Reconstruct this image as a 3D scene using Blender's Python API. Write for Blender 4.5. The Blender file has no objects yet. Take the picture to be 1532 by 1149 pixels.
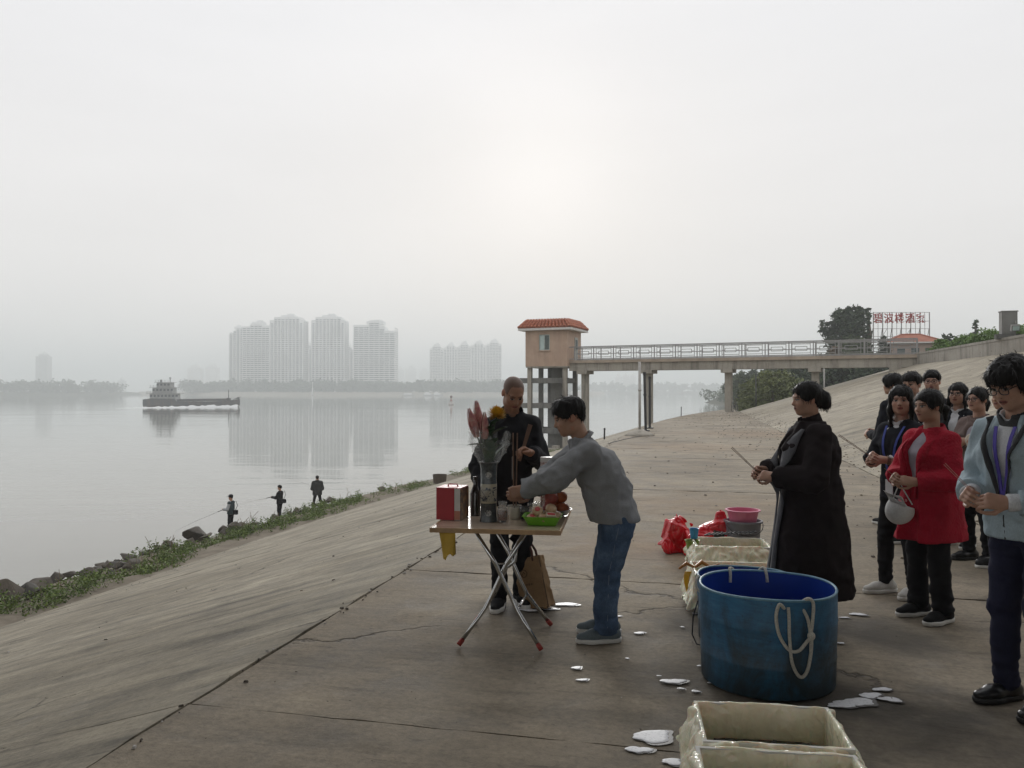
import bpy, math, random
import numpy as np
from mathutils import Vector, Matrix, Euler
R = math.radians
rng = random.Random(7)

# ------------------------------------------------------------------ camera, sky, sun, exposure
SC = bpy.context.scene
COL = SC.collection
EYE = 1.55
cam_d = bpy.data.cameras.new('camera'); cam = bpy.data.objects.new('camera', cam_d); COL.objects.link(cam)
cam_d.sensor_width = 36.0; cam_d.lens = 28.08; cam_d.clip_start = 0.05; cam_d.clip_end = 20000
cam.location = (0, 0, EYE); cam.rotation_euler = (R(90.5), 0, 0)
SC.camera = cam

SUN_EL, SUN_AZ = 15.0, 2.0          # degrees above the horizon, degrees clockwise from +Y
sun_dir = Vector((math.sin(R(SUN_AZ)) * math.cos(R(SUN_EL)), math.cos(R(SUN_AZ)) * math.cos(R(SUN_EL)), math.sin(R(SUN_EL))))
world = bpy.data.worlds.new('World'); SC.world = world; world.use_nodes = True
wn, wl = world.node_tree.nodes, world.node_tree.links
wn.clear()
w_out = wn.new('ShaderNodeOutputWorld')
sky = wn.new('ShaderNodeTexSky'); sky.sky_type = 'NISHITA'; sky.sun_disc = False
sky.sun_elevation = R(SUN_EL); sky.sun_rotation = R(SUN_AZ); sky.dust_density = 6.0; sky.air_density = 1.0
bg_sky = wn.new('ShaderNodeBackground'); bg_sky.inputs['Strength'].default_value = 0.06
wl.new(sky.outputs[0], bg_sky.inputs['Color'])
# the overcast layer: pale grey cloud, brighter round the veiled sun and towards the zenith
tc = wn.new('ShaderNodeTexCoord')
dot = wn.new('ShaderNodeVectorMath'); dot.operation = 'DOT_PRODUCT'; dot.inputs[1].default_value = sun_dir
nrm = wn.new('ShaderNodeVectorMath'); nrm.operation = 'NORMALIZE'
wl.new(tc.outputs['Generated'], nrm.inputs[0]); wl.new(nrm.outputs[0], dot.inputs[0])
def wmath(op, a, b=None):
    n = wn.new('ShaderNodeMath'); n.operation = op
    for i, v in enumerate((a, b)):
        if v is None: continue
        if isinstance(v, (int, float)): n.inputs[i].default_value = v
        else: wl.new(v, n.inputs[i])
    return n.outputs[0]
dpos = wmath('MAXIMUM', dot.outputs['Value'], 0.0)
glow_n = wmath('POWER', dpos, 260.0)
glow_w = wmath('POWER', dpos, 9.0)
sep = wn.new('ShaderNodeSeparateXYZ'); wl.new(nrm.outputs[0], sep.inputs[0])
upz = wmath('MAXIMUM', sep.outputs['Z'], 0.0)
cmap = wn.new('ShaderNodeMapping'); cmap.inputs['Scale'].default_value = (1.0, 1.0, 4.5); wl.new(nrm.outputs[0], cmap.inputs['Vector'])
cn = wn.new('ShaderNodeTexNoise'); cn.inputs['Scale'].default_value = 1.7; cn.inputs['Detail'].default_value = 4.0; cn.inputs['Roughness'].default_value = 0.5
wl.new(cmap.outputs[0], cn.inputs['Vector'])
cl = wmath('MULTIPLY', wmath('SUBTRACT', cn.outputs['Fac'], 0.5), 0.18)
lum = wmath('ADD', wmath('ADD', 0.925, wmath('MULTIPLY', wmath('POWER', upz, 0.7), 0.03)), cl)
lum = wmath('ADD', lum, wmath('ADD', wmath('MULTIPLY', glow_n, 0.085), wmath('MULTIPLY', glow_w, 0.0)))
tint = wn.new('ShaderNodeMix'); tint.data_type = 'RGBA'
tint.inputs['A'].default_value = (1.03, 0.985, 0.955, 1); tint.inputs['B'].default_value = (0.985, 0.984, 1.008, 1)
wl.new(wmath('MULTIPLY', upz, 2.2), tint.inputs['Factor'])
bg_cl = wn.new('ShaderNodeBackground'); wl.new(tint.outputs['Result'], bg_cl.inputs['Color']); wl.new(lum, bg_cl.inputs['Strength'])
wmix = wn.new('ShaderNodeMixShader'); wmix.inputs['Fac'].default_value = 0.975
wl.new(bg_sky.outputs[0], wmix.inputs[1]); wl.new(bg_cl.outputs[0], wmix.inputs[2]); wl.new(wmix.outputs[0], w_out.inputs['Surface'])

sun_d = bpy.data.lights.new('sun', 'SUN'); sun = bpy.data.objects.new('sun', sun_d); COL.objects.link(sun)
sun_d.energy = 1.1; sun_d.angle = R(16.0); sun_d.color = (1.0, 0.985, 0.955)
sun.rotation_euler = (-sun_dir).to_track_quat('-Z', 'Y').to_euler()
sun.location = (0, 0, 200)

SC.view_settings.view_transform = 'Standard'; SC.view_settings.look = 'None'
SC.view_settings.exposure = 0.0; SC.view_settings.gamma = 1.0; SC.view_settings.use_curve_mapping = False
SC.cycles.volume_bounces = 3; SC.cycles.max_bounces = 10; SC.cycles.use_denoising = True
SC.cycles.transparent_max_bounces = 16

# ------------------------------------------------------------------ helpers
F = 1195.0
def at(u, v, Y):
    """world point seen at photo pixel u,v and at depth Y"""
    return Vector(((u - 766.0) / F * Y, Y, EYE - (v - 585.0) / F * Y))
def gnd(u, v, z=0.0):
    Y = F * (EYE - z) / (v - 585.0)
    return Vector(((u - 766.0) / F * Y, Y, z))
BA = math.atan(0.2293); CA, SA = math.cos(BA), math.sin(BA)
def st(s, t, z=0.0):
    """bank frame: s metres inland across the bank, t metres along it"""
    return Vector((CA * s + SA * t, -SA * s + CA * t, z))
def to_st(x, y): return CA * x - SA * y, SA * x + CA * y

def tag(o, label=None, cat=None, group=None, kind=None):
    if label: o['label'] = label
    if cat: o['category'] = cat
    if group: o['group'] = group
    if kind: o['kind'] = kind
    return o
def link(name, mesh, mat=None, parent=None):
    o = bpy.data.objects.new(name, mesh); COL.objects.link(o)
    if mat is not None and mesh is not None and len(mesh.materials) == 0:
        for m in (mat if isinstance(mat, (list, tuple)) else [mat]): mesh.materials.append(m)
    if parent is not None: o.parent = parent
    return o
def empty(name, loc=(0, 0, 0), rz=0.0):
    o = bpy.data.objects.new(name, None); COL.objects.link(o)
    o.location = loc; o.rotation_euler = (0, 0, rz); o.empty_display_size = 0.1
    return o
def copy_tree(o, parent=None):
    c = o.copy(); COL.objects.link(c); c.parent = parent
    for ch in list(o.children): copy_tree(ch, c)
    return c

class MB:
    def __init__(s): s.v = []; s.f = []; s.m = []; s.mi = 0
    def add(s, vs, fs):
        b = len(s.v); s.v += [tuple(p) for p in vs]
        for f in fs: s.f.append([b + i for i in f]); s.m.append(s.mi)
        return s
    def box(s, c, d, rot=None, taper=1.0):
        hx, hy, hz = d[0] / 2, d[1] / 2, d[2] / 2
        ps = []
        for z in (-1, 1):
            k = taper if z > 0 else 1.0
            for x, y in ((-1, -1), (1, -1), (1, 1), (-1, 1)): ps.append(Vector((x * hx * k, y * hy * k, z * hz)))
        if rot is not None:
            M = rot if isinstance(rot, Matrix) else Euler(rot).to_matrix()
            ps = [M @ p for p in ps]
        C = Vector(c)
        return s.add([p + C for p in ps], [(3, 2, 1, 0), (4, 5, 6, 7), (0, 1, 5, 4), (1, 2, 6, 5), (2, 3, 7, 6), (3, 0, 4, 7)])
    def bar(s, a, b, w, h, up=(0, 0, 1)):
        a = Vector(a); b = Vector(b); d = (b - a); L = d.length; d.normalize()
        u = Vector(up); x = d.cross(u)
        if x.length < 1e-4: x = d.cross(Vector((1, 0, 0)))
        x.normalize(); u = x.cross(d)
        M = Matrix((x, d, u)).transposed()
        return s.box((a + b) / 2, (w, L, h), M)
    def tube(s, pts, r, n=10, cap=True, closed=False):
        pts = [Vector(p) for p in pts]; m = len(pts)
        rs = r if isinstance(r, (list, tuple)) else [r] * m
        ref = Vector((0, 0, 1)); prev = None; vs = []; fs = []
        for i, p in enumerate(pts):
            if closed: d = pts[(i + 1) % m] - pts[i - 1]
            else: d = pts[min(i + 1, m - 1)] - pts[max(i - 1, 0)]
            d.normalize()
            if prev is None:
                x = d.cross(ref)
                if x.length < 0.05: x = d.cross(Vector((1, 0, 0)))
            else: x = prev - d * prev.dot(d)
            x.normalize(); prev = x; y = d.cross(x)
            for k in range(n):
                a = 2 * math.pi * k / n
                vs.append(p + (x * math.cos(a) + y * math.sin(a)) * rs[i])
        for i in range(m if closed else m - 1):
            j = (i + 1) % m
            for k in range(n): fs.append((i * n + k, i * n + (k + 1) % n, j * n + (k + 1) % n, j * n + k))
        if cap and not closed:
            fs.append(tuple(range(n - 1, -1, -1))); fs.append(tuple((m - 1) * n + k for k in range(n)))
        return s.add(vs, fs)
    def lathe(s, prof, n=24, c=(0, 0, 0), sx=1.0, sy=1.0, cap0=True, cap1=True):
        vs = []; fs = []; C = Vector(c); m = len(prof)
        for r, z in prof:
            for k in range(n):
                a = 2 * math.pi * k / n
                vs.append(C + Vector((r * math.cos(a) * sx, r * math.sin(a) * sy, z)))
        for i in range(m - 1):
            for k in range(n): fs.append((i * n + k, i * n + (k + 1) % n, (i + 1) * n + (k + 1) % n, (i + 1) * n + k))
        if cap0: fs.append(tuple(range(n - 1, -1, -1)))
        if cap1: fs.append(tuple((m - 1) * n + k for k in range(n)))
        return s.add(vs, fs)
    def prism(s, poly, z0, z1):
        n = len(poly)
        vs = [(p[0], p[1], z0) for p in poly] + [(p[0], p[1], z1) for p in poly]
        fs = [tuple(range(n - 1, -1, -1)), tuple(range(n, 2 * n))] + [(i, (i + 1) % n, n + (i + 1) % n, n + i) for i in range(n)]
        return s.add(vs, fs)
    def mesh(s, name, smooth=False):
        me = bpy.data.meshes.new(name); me.from_pydata(s.v, [], s.f); me.update()
        if any(s.m): me.polygons.foreach_set('material_index', s.m)
        if smooth: me.polygons.foreach_set('use_smooth', [True] * len(me.polygons))
        return me
    def build(s, name, mat, parent=None, smooth=False):
        return link(name, s.mesh(name, smooth), mat, parent)
def auto_smooth(o, ang=35):
    me = o.data
    me.polygons.foreach_set('use_smooth', [True] * len(me.polygons))
    try: me.set_sharp_from_angle(angle=R(ang))
    except Exception: pass
    return o
def np_mesh(name, v, f, smooth=True):
    """mesh from numpy arrays of vertices and quads (or triangles)"""
    me = bpy.data.meshes.new(name); n = f.shape[1]
    me.vertices.add(len(v)); me.vertices.foreach_set('co', np.ascontiguousarray(v, dtype=np.float32).ravel())
    me.loops.add(f.size); me.loops.foreach_set('vertex_index', np.ascontiguousarray(f, dtype=np.int32).ravel())
    me.polygons.add(len(f)); me.polygons.foreach_set('loop_start', np.arange(0, f.size, n, dtype=np.int32))
    me.polygons.foreach_set('loop_total', np.full(len(f), n, dtype=np.int32))
    me.polygons.foreach_set('use_smooth', np.full(len(f), smooth, dtype=bool))
    me.update(calc_edges=True); me.validate()
    return me

# ------------------------------------------------------------------ material helpers
class NT:
    def __init__(s, name):
        s.mat = bpy.data.materials.new(name); s.mat.use_nodes = True
        s.n = s.mat.node_tree.nodes; s.l = s.mat.node_tree.links; s.n.clear()
        s.out = s.n.new('ShaderNodeOutputMaterial'); s.b = s.n.new('ShaderNodeBsdfPrincipled')
        s.l.new(s.b.outputs[0], s.out.inputs['Surface'])
    def put(s, sock, v):
        if isinstance(v, bpy.types.NodeSocket): s.l.new(v, sock)
        elif isinstance(v, (tuple, list)) and len(v) == 3 and sock.type == 'RGBA': sock.default_value = (*v, 1)
        else: sock.default_value = v
    def pos(s): return s.n.new('ShaderNodeNewGeometry').outputs['Position']
    def obj(s): return s.n.new('ShaderNodeTexCoord').outputs['Object']
    def gen(s): return s.n.new('ShaderNodeTexCoord').outputs['Generated']
    def rnd(s): return s.n.new('ShaderNodeObjectInfo').outputs['Random']
    def attr(s, name):
        a = s.n.new('ShaderNodeAttribute'); a.attribute_name = name; return a.outputs['Color']
    def map(s, v, rot=(0, 0, 0), scale=(1, 1, 1), loc=(0, 0, 0)):
        m = s.n.new('ShaderNodeMapping'); s.put(m.inputs['Vector'], v)
        m.inputs['Rotation'].default_value = rot; m.inputs['Scale'].default_value = scale; m.inputs['Location'].default_value = loc
        return m.outputs[0]
    def noise(s, v, scale, detail=4, rough=0.55, dist=0.0, color=False):
        n = s.n.new('ShaderNodeTexNoise'); s.put(n.inputs['Vector'], v); n.inputs['Scale'].default_value = scale
        n.inputs['Detail'].default_value = detail; n.inputs['Roughness'].default_value = rough; n.inputs['Distortion'].default_value = dist
        return n.outputs['Color' if color else 'Fac']
    def voro(s, v, scale, feature='F1', out='Distance'):
        n = s.n.new('ShaderNodeTexVoronoi'); n.feature = feature; s.put(n.inputs['Vector'], v); n.inputs['Scale'].default_value = scale
        return n.outputs[out]
    def ramp(s, f, stops):
        r = s.n.new('ShaderNodeValToRGB'); s.put(r.inputs[0], f); e = r.color_ramp.elements
        while len(e) < len(stops): e.new(0.5)
        for i, (p, c) in enumerate(stops):
            e[i].position = p; e[i].color = (*c, 1) if isinstance(c, (tuple, list)) else (c, c, c, 1)
        return r.outputs[0]
    def math(s, op, a, b=0.0, clamp=False):
        m = s.n.new('ShaderNodeMath'); m.operation = op; m.use_clamp = clamp; s.put(m.inputs[0], a); s.put(m.inputs[1], b); return m.outputs[0]
    def vmath(s, op, a, b):
        m = s.n.new('ShaderNodeVectorMath'); m.operation = op; s.put(m.inputs[0], a); s.put(m.inputs[1], b)
        return m.outputs['Value' if op in ('DISTANCE', 'LENGTH', 'DOT_PRODUCT') else 'Vector']
    def mix(s, f, a, b, mode='MIX'):
        m = s.n.new('ShaderNodeMix'); m.data_type = 'RGBA'; m.blend_type = mode
        s.put(m.inputs['Factor'], f); s.put(m.inputs['A'], a); s.put(m.inputs['B'], b); return m.outputs['Result']
    def bump(s, h, strength=0.3, dist=0.01, normal=None):
        b = s.n.new('ShaderNodeBump'); s.put(b.inputs['Height'], h); b.inputs['Strength'].default_value = strength; b.inputs['Distance'].default_value = dist
        if normal is not None: s.l.new(normal, b.inputs['Normal'])
        return b.outputs[0]
    def set(s, **k):
        for a, v in k.items():
            s.put(s.b.inputs[{'color': 'Base Color', 'rough': 'Roughness', 'metal': 'Metallic', 'normal': 'Normal', 'ior': 'IOR', 'alpha': 'Alpha',
                              'trans': 'Transmission Weight', 'spec': 'Specular IOR Level', 'sheen': 'Sheen Weight', 'sss': 'Subsurface Weight'}[a]], v)
        return s.mat
_mc = {}
def simple(name, col, rough=0.6, metal=0.0, var=0.12, scale=6.0, bump=0.0, spec=0.5, local=True, sheen=0.0):
    """one plain surface with a little mottling and relief"""
    if name in _mc: return _mc[name]
    t = NT(name); p = t.obj() if local else t.pos()
    n = t.noise(p, scale, 5, 0.6)
    dark = tuple(c * (1 - var) for c in col); lite = tuple(min(1, c * (1 + var)) for c in col)
    t.set(color=t.ramp(n, [(0.3, dark), (0.7, lite)]), rough=rough, metal=metal, spec=spec, sheen=sheen)
    if bump: t.set(normal=t.bump(t.noise(p, scale * 4, 4, 0.6), bump, 0.01))
    _mc[name] = t.mat
    return t.mat
# ------------------------------------------------------------------ ground materials
def bank_coords(t):
    return t.map(t.pos(), rot=(0, 0, BA))       # x = s (inland), y = t (along the bank)
def concrete(name, lo, hi, streak, rust=(), wet=()):
    t = NT(name); p = bank_coords(t)
    big = t.noise(p, 0.33, 6, 0.62, 0.6)
    col = t.ramp(big, [(0.28, lo), (0.52, tuple((a + b) / 2 for a, b in zip(lo, hi))), (0.74, hi)])
    mid = t.noise(p, 2.3, 6, 0.65, 0.3)
    col = t.mix(0.75, col, t.ramp(mid, [(0.28, 0.55), (0.5, 1.0), (0.72, 1.32)]), 'MULTIPLY')
    st1 = t.noise(t.map(p, rot=(0, 0, streak[0]), scale=streak[1]), 1.0, 7, 0.68, 0.35)
    col = t.mix(streak[2], col, t.ramp(st1, [(0.32, 0.45), (0.46, 0.95), (0.60, 1.06), (0.74, 1.40)]), 'MULTIPLY')
    st2 = t.noise(t.map(p, rot=(0, 0, streak[0] * 0.8), scale=(streak[1][0] * 2.2, streak[1][1] * 3.4, 1), loc=(5, 9, 0)), 1.0, 8, 0.7, 0.25)
    lines = t.ramp(st2, [(0.33, 0.38), (0.40, 0.95), (0.60, 1.0), (0.70, 1.22)])
    col = t.mix(streak[2], col, lines, 'MULTIPLY')
    fine = t.noise(p, 26.0, 6, 0.78)
    col = t.mix(0.6, col, t.ramp(fine, [(0.30, 0.55), (0.50, 1.0), (0.70, 1.42)]), 'MULTIPLY')
    # dark grime flecks and pale lime spots
    fl = t.noise(p, 5.5, 5, 0.72, 0.8)
    flm = t.ramp(fl, [(0.66, 0.0), (0.72, 1.0)])
    col = t.mix(t.math('MULTIPLY', flm, 0.6), col, (0.07, 0.062, 0.052))
    lim = t.noise(t.map(p, loc=(31, 17, 3)), 1.1, 8, 0.7, 0.4)
    col = t.mix(t.ramp(lim, [(0.60, 0.0), (0.80, 0.5)]), col, (0.36, 0.345, 0.32))
    def spot(c, r, tintc, amt, col):
        d = t.vmath('DISTANCE', t.pos(), c)
        wob = t.noise(p, 1.6, 6, 0.65, 0.5)
        m = t.math('SUBTRACT', 1.0, t.math('DIVIDE', d, r)); m = t.math('ADD', m, t.math('MULTIPLY', t.math('SUBTRACT', wob, 0.5), 1.6))
        return t.mix(t.math('MULTIPLY', t.ramp(m, [(0.05, 0.0), (0.75, 1.0)]), amt), col, tintc)
    for c, r in rust: col = spot(c, r, (0.25, 0.150, 0.075), 0.30, col)
    for c, r in wet: col = spot(c, r, (0.055, 0.048, 0.038), 0.78, col)
    bl = t.noise(t.map(p, loc=(7, 3, 0), scale=(0.8, 1.5, 1)), 0.95, 9, 0.74, 0.7)
    col = t.mix(0.8, col, t.ramp(bl, [(0.30, 0.52), (0.41, 0.86), (0.50, 1.0), (0.63, 1.10), (0.72, 1.32)]), 'MULTIPLY')
    pit = t.voro(t.map(p, scale=(1.0, 2.2, 1)), 7.0)
    col = t.mix(t.math('MULTIPLY', t.ramp(pit, [(0.05, 1.0), (0.13, 0.0)]), t.ramp(t.noise(p, 1.3, 3), [(0.50, 0.0), (0.62, 0.7)])), col, (0.06, 0.052, 0.042))
    # hairline cracks
    warp = t.vmath('ADD', p, t.vmath('MULTIPLY', t.vmath('SUBTRACT', t.noise(p, 1.4, 5, 0.6, 0, True), (0.5, 0.5, 0.5)), (0.9, 0.9, 0.0)))
    ce = t.voro(t.map(warp, rot=(0, 0, streak[0]), scale=(0.16, 0.36, 1.0) if streak[2] > 0.7 else (0.27, 0.27, 1.0)), 1.0, 'DISTANCE_TO_EDGE')
    cm = t.math('MULTIPLY', t.ramp(ce, [(0.0, 1.0), (0.006, 0.0)]), t.ramp(t.noise(p, 0.6, 3), [(0.46, 0.0), (0.58, 1.0)]))
    col = t.mix(t.math('MULTIPLY', cm, 0.75), col, (0.045, 0.04, 0.034))
    h = t.math('ADD', t.math('MULTIPLY', fine, 0.25), t.math('ADD', t.math('MULTIPLY', mid, 0.6), t.math('MULTIPLY', st1, streak[3])))
    h = t.math('SUBTRACT', h, t.math('MULTIPLY', cm, 0.8))
    t.set(color=col, rough=t.ramp(mid, [(0.3, 0.72), (0.7, 0.92)]), normal=t.bump(h, 0.8, 0.025), spec=0.35)
    return t.mat
M_PLAT = concrete('platform_concrete', (0.190, 0.156, 0.112), (0.330, 0.282, 0.210), (0.35, (0.5, 2.6, 1), 0.55, 0.3),
                  rust=[((2.6, 10.8, 0), 1.9), ((1.2, 8.0, 0), 1.2), ((2.0, 6.9, 0), 0.9), ((9.0, 29.0, 0), 4.0), ((5.0, 22.0, 0), 2.5)],
                  wet=[((1.45, 4.15, 0), 0.95), ((1.9, 3.7, 0), 0.8), ((0.95, 3.4, 0), 0.55), ((0.15, 5.65, 0), 0.55), ((1.2, 5.3, 0), 0.5), ((2.4, 5.0, 0), 0.5)])
M_SLOPE = concrete('slope_concrete', (0.212, 0.184, 0.134), (0.380, 0.338, 0.260), (0.30, (0.22, 3.2, 1), 0.95, 1.0))
M_SLOPE2 = concrete('inland_slope_concrete', (0.245, 0.212, 0.156), (0.405, 0.358, 0.275), (-0.22, (0.20, 2.4, 1), 0.85, 0.9))
def weathered_wall(name, lo, hi):
    t = NT(name); p = t.pos()
    big = t.noise(p, 0.7, 6, 0.65)
    col = t.ramp(big, [(0.3, lo), (0.7, hi)])
    drip = t.noise(t.map(p, scale=(2.2, 2.2, 0.22)), 1.0, 7, 0.7, 0.2)
    col = t.mix(0.85, col, t.ramp(drip, [(0.32, 0.42), (0.5, 1.0), (0.75, 1.12)]), 'MULTIPLY')
    fine = t.noise(p, 16.0, 5, 0.7)
    col = t.mix(0.5, col, t.ramp(fine, [(0.25, 0.75), (0.75, 1.2)]), 'MULTIPLY')
    t.set(color=col, rough=0.88, spec=0.3, normal=t.bump(t.math('ADD', drip, t.math('MULTIPLY', fine, 0.4)), 0.4, 0.02))
    return t.mat
M_WALL = weathered_wall('parapet_concrete', (0.22, 0.20, 0.17), (0.36, 0.335, 0.295))
M_BRIDGE = weathered_wall('bridge_concrete', (0.27, 0.245, 0.205), (0.40, 0.37, 0.32))
M_DECK = weathered_wall('viaduct_concrete', (0.16, 0.155, 0.145), (0.24, 0.232, 0.22))
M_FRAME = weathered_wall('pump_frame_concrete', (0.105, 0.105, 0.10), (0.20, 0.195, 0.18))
def earth(name, lo, hi, scale=0.8):
    t = NT(name); p = t.pos(); n = t.noise(p, scale, 8, 0.7, 0.4)
    t.set(color=t.ramp(n, [(0.3, lo), (0.7, hi)]), rough=0.95, spec=0.2, normal=t.bump(t.noise(p, scale * 6, 6, 0.7), 0.8, 0.05))
    return t.mat
M_EARTH = earth('bank_earth', (0.13, 0.108, 0.080), (0.26, 0.225, 0.175))
M_SOIL = earth('wooded_soil', (0.05, 0.055, 0.035), (0.10, 0.10, 0.065), 0.2)
M_SAND = earth('island_sand', (0.26, 0.23, 0.185), (0.36, 0.33, 0.275), 0.05)

# ------------------------------------------------------------------ river
WZ = -5.0
t = NT('river_water'); p = t.pos()
w1 = t.noise(t.map(p, rot=(0, 0, 0.12), scale=(0.10, 0.42, 1)), 1.0, 3, 0.5, 0.4)
w2 = t.noise(t.map(p, rot=(0, 0, -0.3), scale=(0.9, 2.0, 1)), 1.0, 3, 0.55)
patch = t.ramp(t.noise(t.map(p, rot=(0, 0, 0.05), scale=(0.010, 0.045, 1)), 1.0, 4, 0.6, 0.5), [(0.38, 0.12), (0.66, 1.0)])
hh = t.math('MULTIPLY', t.math('ADD', w1, t.math('MULTIPLY', w2, 0.14)), patch)
mud = t.noise(t.map(p, scale=(0.02, 0.05, 1)), 1.0, 4, 0.6)
t.set(color=t.ramp(mud, [(0.3, (0.235, 0.235, 0.205)), (0.7, (0.285, 0.28, 0.25))]), rough=0.035, ior=1.333, normal=t.bump(hh, 1.0, 0.045))
M_WATER = t.mat
mb = MB(); mb.add([(-5400, -1300, WZ), (5400, -1300, WZ), (5400, 5300, WZ), (-5400, 5300, WZ)], [(0, 1, 2, 3)])
tag(mb.build('river', M_WATER), kind='structure')

# ------------------------------------------------------------------ bank: platform slabs, slopes, shore
S_FOOT, S_TOP, MS = 3.2, 14.5, 0.295
def s_left(t): return -2.45 + 0.0025 * max(0.0, t - 25.0) ** 2
def slab(name, ta, tb, fl, fr, zl, zr, mat, parent, ns=20, nt=8, gap=0.007, thick=0.06, jag=0.006, skew=0.0, relief=0.003, lift=0.0):
    """one concrete slab between joints: chipped edges, slight relief, vertical sides"""
    r = random.Random(int(ta * 100) + len(name)); vs = []; fs = []
    for i in range(nt + 1):
        for j in range(ns + 1):
            f = j / ns; tt = ta + (tb - ta) * i / nt + skew * (1 - f)
            if i == 0: tt += gap + r.uniform(0, jag)
            if i == nt: tt -= gap + r.uniform(0, jag)
            sl, sr = fl(tt), fr(tt)
            ss = sl + (sr - sl) * f; z = zl + (zr - zl) * f
            if j == 0: ss += gap + r.uniform(0, jag)
            if j == ns: ss -= gap + r.uniform(0, jag)
            vs.append(st(ss, tt, z + lift + r.uniform(-relief, relief)))
    W = ns + 1
    for i in range(nt):
        for j in range(ns): fs.append((i * W + j, i * W + j + 1, (i + 1) * W + j + 1, (i + 1) * W + j))
    ring = [j for j in range(W)] + [i * W + ns for i in range(1, nt + 1)] + [nt * W + j for j in range(ns - 1, -1, -1)] + [i * W for i in range(nt - 1, 0, -1)]
    b = len(vs); vs += [vs[k] - Vector((0, 0, thick)) for k in ring]
    for a in range(len(ring)): c = (a + 1) % len(ring); fs.append((ring[c], ring[a], b + a, b + c))
    mb = MB(); mb.add(vs, fs)
    return mb.build(name, mat, parent)
def strip(name, tvals, svals, zfun, mat, smooth=True):
    mb = MB(); W = len(svals(tvals[0])); vs = []; fs = []
    for tt in tvals:
        for s_ in svals(tt): vs.append(st(s_, tt, zfun(s_, tt)))
    for i in range(len(tvals) - 1):
        for j in range(W - 1): fs.append((i * W + j, i * W + j + 1, (i + 1) * W + j + 1, (i + 1) * W + j))
    mb.add(vs, fs)
    return tag(mb.build(name, mat, None, smooth), kind='structure')
fr3 = lambda a, b, n: [a + (b - a) * i / n for i in range(n + 1)]
M_JOINT = simple('joint_dirt', (0.075, 0.064, 0.050), 0.95, local=False, scale=9)
# dark bedding under the joints
platform = strip('platform', fr3(-30, 75, 60), lambda t: [s_left(t) - 0.05, max(S_FOOT, s_left(t)) + 0.05], lambda s, t: -0.022, M_JOINT, False)
joints = [-30, -21, -12, -5.6, -2.6, 0.45, 3.52, 6.57, 9.62, 12.7, 15.7, 18.8, 21.8, 24.9, 28, 31, 34.1, 37.1, 40.2, 43.2, 46.3, 49.3, 52.4, 55.4, 58.5, 61.5, 64.6, 67.6, 70.7]
for a, b in zip(joints, joints[1:]):
    near = abs(a - 4) < 9
    slab('slab', a, b, s_left, lambda t: max(S_FOOT, s_left(t) + 0.3), 0, 0, M_PLAT, platform, ns=44 if near else 16, nt=14 if near else 6, gap=0.002 if near else 0.005, jag=0.010, lift=rng.uniform(-0.004, 0.004))
bed2 = strip('river_slope', fr3(-30, 75, 60), lambda t: [s_left(t) - 13.0, s_left(t) - 0.01], lambda s, t: -0.022 + MS * (s - s_left(t)), M_JOINT, False)
for a, b in zip([-30, -9, 3.52, 15.7, 28, 40.2, 52.4, 64.6], [-9, 3.52, 15.7, 28, 40.2, 52.4, 64.6, 75]):
    slab('slab', a, b, lambda t: s_left(t) - 12.95, s_left, -12.95 * MS, 0.0, M_SLOPE, bed2, ns=26, nt=60, gap=0.001, skew=0.25, relief=0.006, jag=0.010)
bed3 = strip('inland_slope', fr3(-30, 62.5, 60), lambda t: [max(S_FOOT, s_left(t)) + 0.02, S_TOP + 0.1], lambda s, t: -0.045 + MS * (s - S_FOOT), M_JOINT, False)
for a, b in zip([-30, -9, 3.52, 12.7, 21.8, 31, 40.2, 49.3], [-9, 3.52, 12.7, 21.8, 31, 40.2, 49.3, 62.5]):
    mb_s = slab('slab', a, b, lambda t: S_FOOT, lambda t: S_TOP, 0.0, (S_TOP - S_FOOT) * MS, M_SLOPE2, bed3, ns=26, nt=20, gap=0.008, relief=0.006, jag=0.012)

def vnoise(x, y, seed=0):
    def h(i, j): return (math.sin(i * 127.1 + j * 311.7 + seed * 74.7) * 43758.5453) % 1.0
    i, j = math.floor(x), math.floor(y); fx, fy = x - i, y - j
    fx = fx * fx * (3 - 2 * fx); fy = fy * fy * (3 - 2 * fy)
    return (h(i, j) * (1 - fx) + h(i + 1, j) * fx) * (1 - fy) + (h(i, j + 1) * (1 - fx) + h(i + 1, j + 1) * fx) * fy
def shore_z(s, t):
    d = s_left(t) - 12.9 - s            # metres beyond the toe of the slope
    z = -3.86 - 0.10 * d - 0.030 * max(0, d - 1.2) ** 2
    return z + (vnoise(s * 0.9, t * 0.7, 3) - 0.5) * 0.28 * min(1, d / 0.6) + (vnoise(s * 2.7, t * 2.3, 5) - 0.5) * 0.10
strip('shore_earth', fr3(-25, 78, 260), lambda t: [s_left(t) - 12.9 - 11.5 * k / 22 for k in range(23)], shore_z, M_EARTH)
DIKE_Z = 3.75
strip('dike_top', fr3(-30, 63, 12) + [63.1, 68, 80, 110, 160], lambda t: [S_TOP + 0.3 if t <= 63 else 21, S_TOP + 8, 40, 75], lambda s, t: DIKE_Z, earth('dike_soil', (0.12, 0.115, 0.085), (0.22, 0.21, 0.165), 0.4), False)

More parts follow.
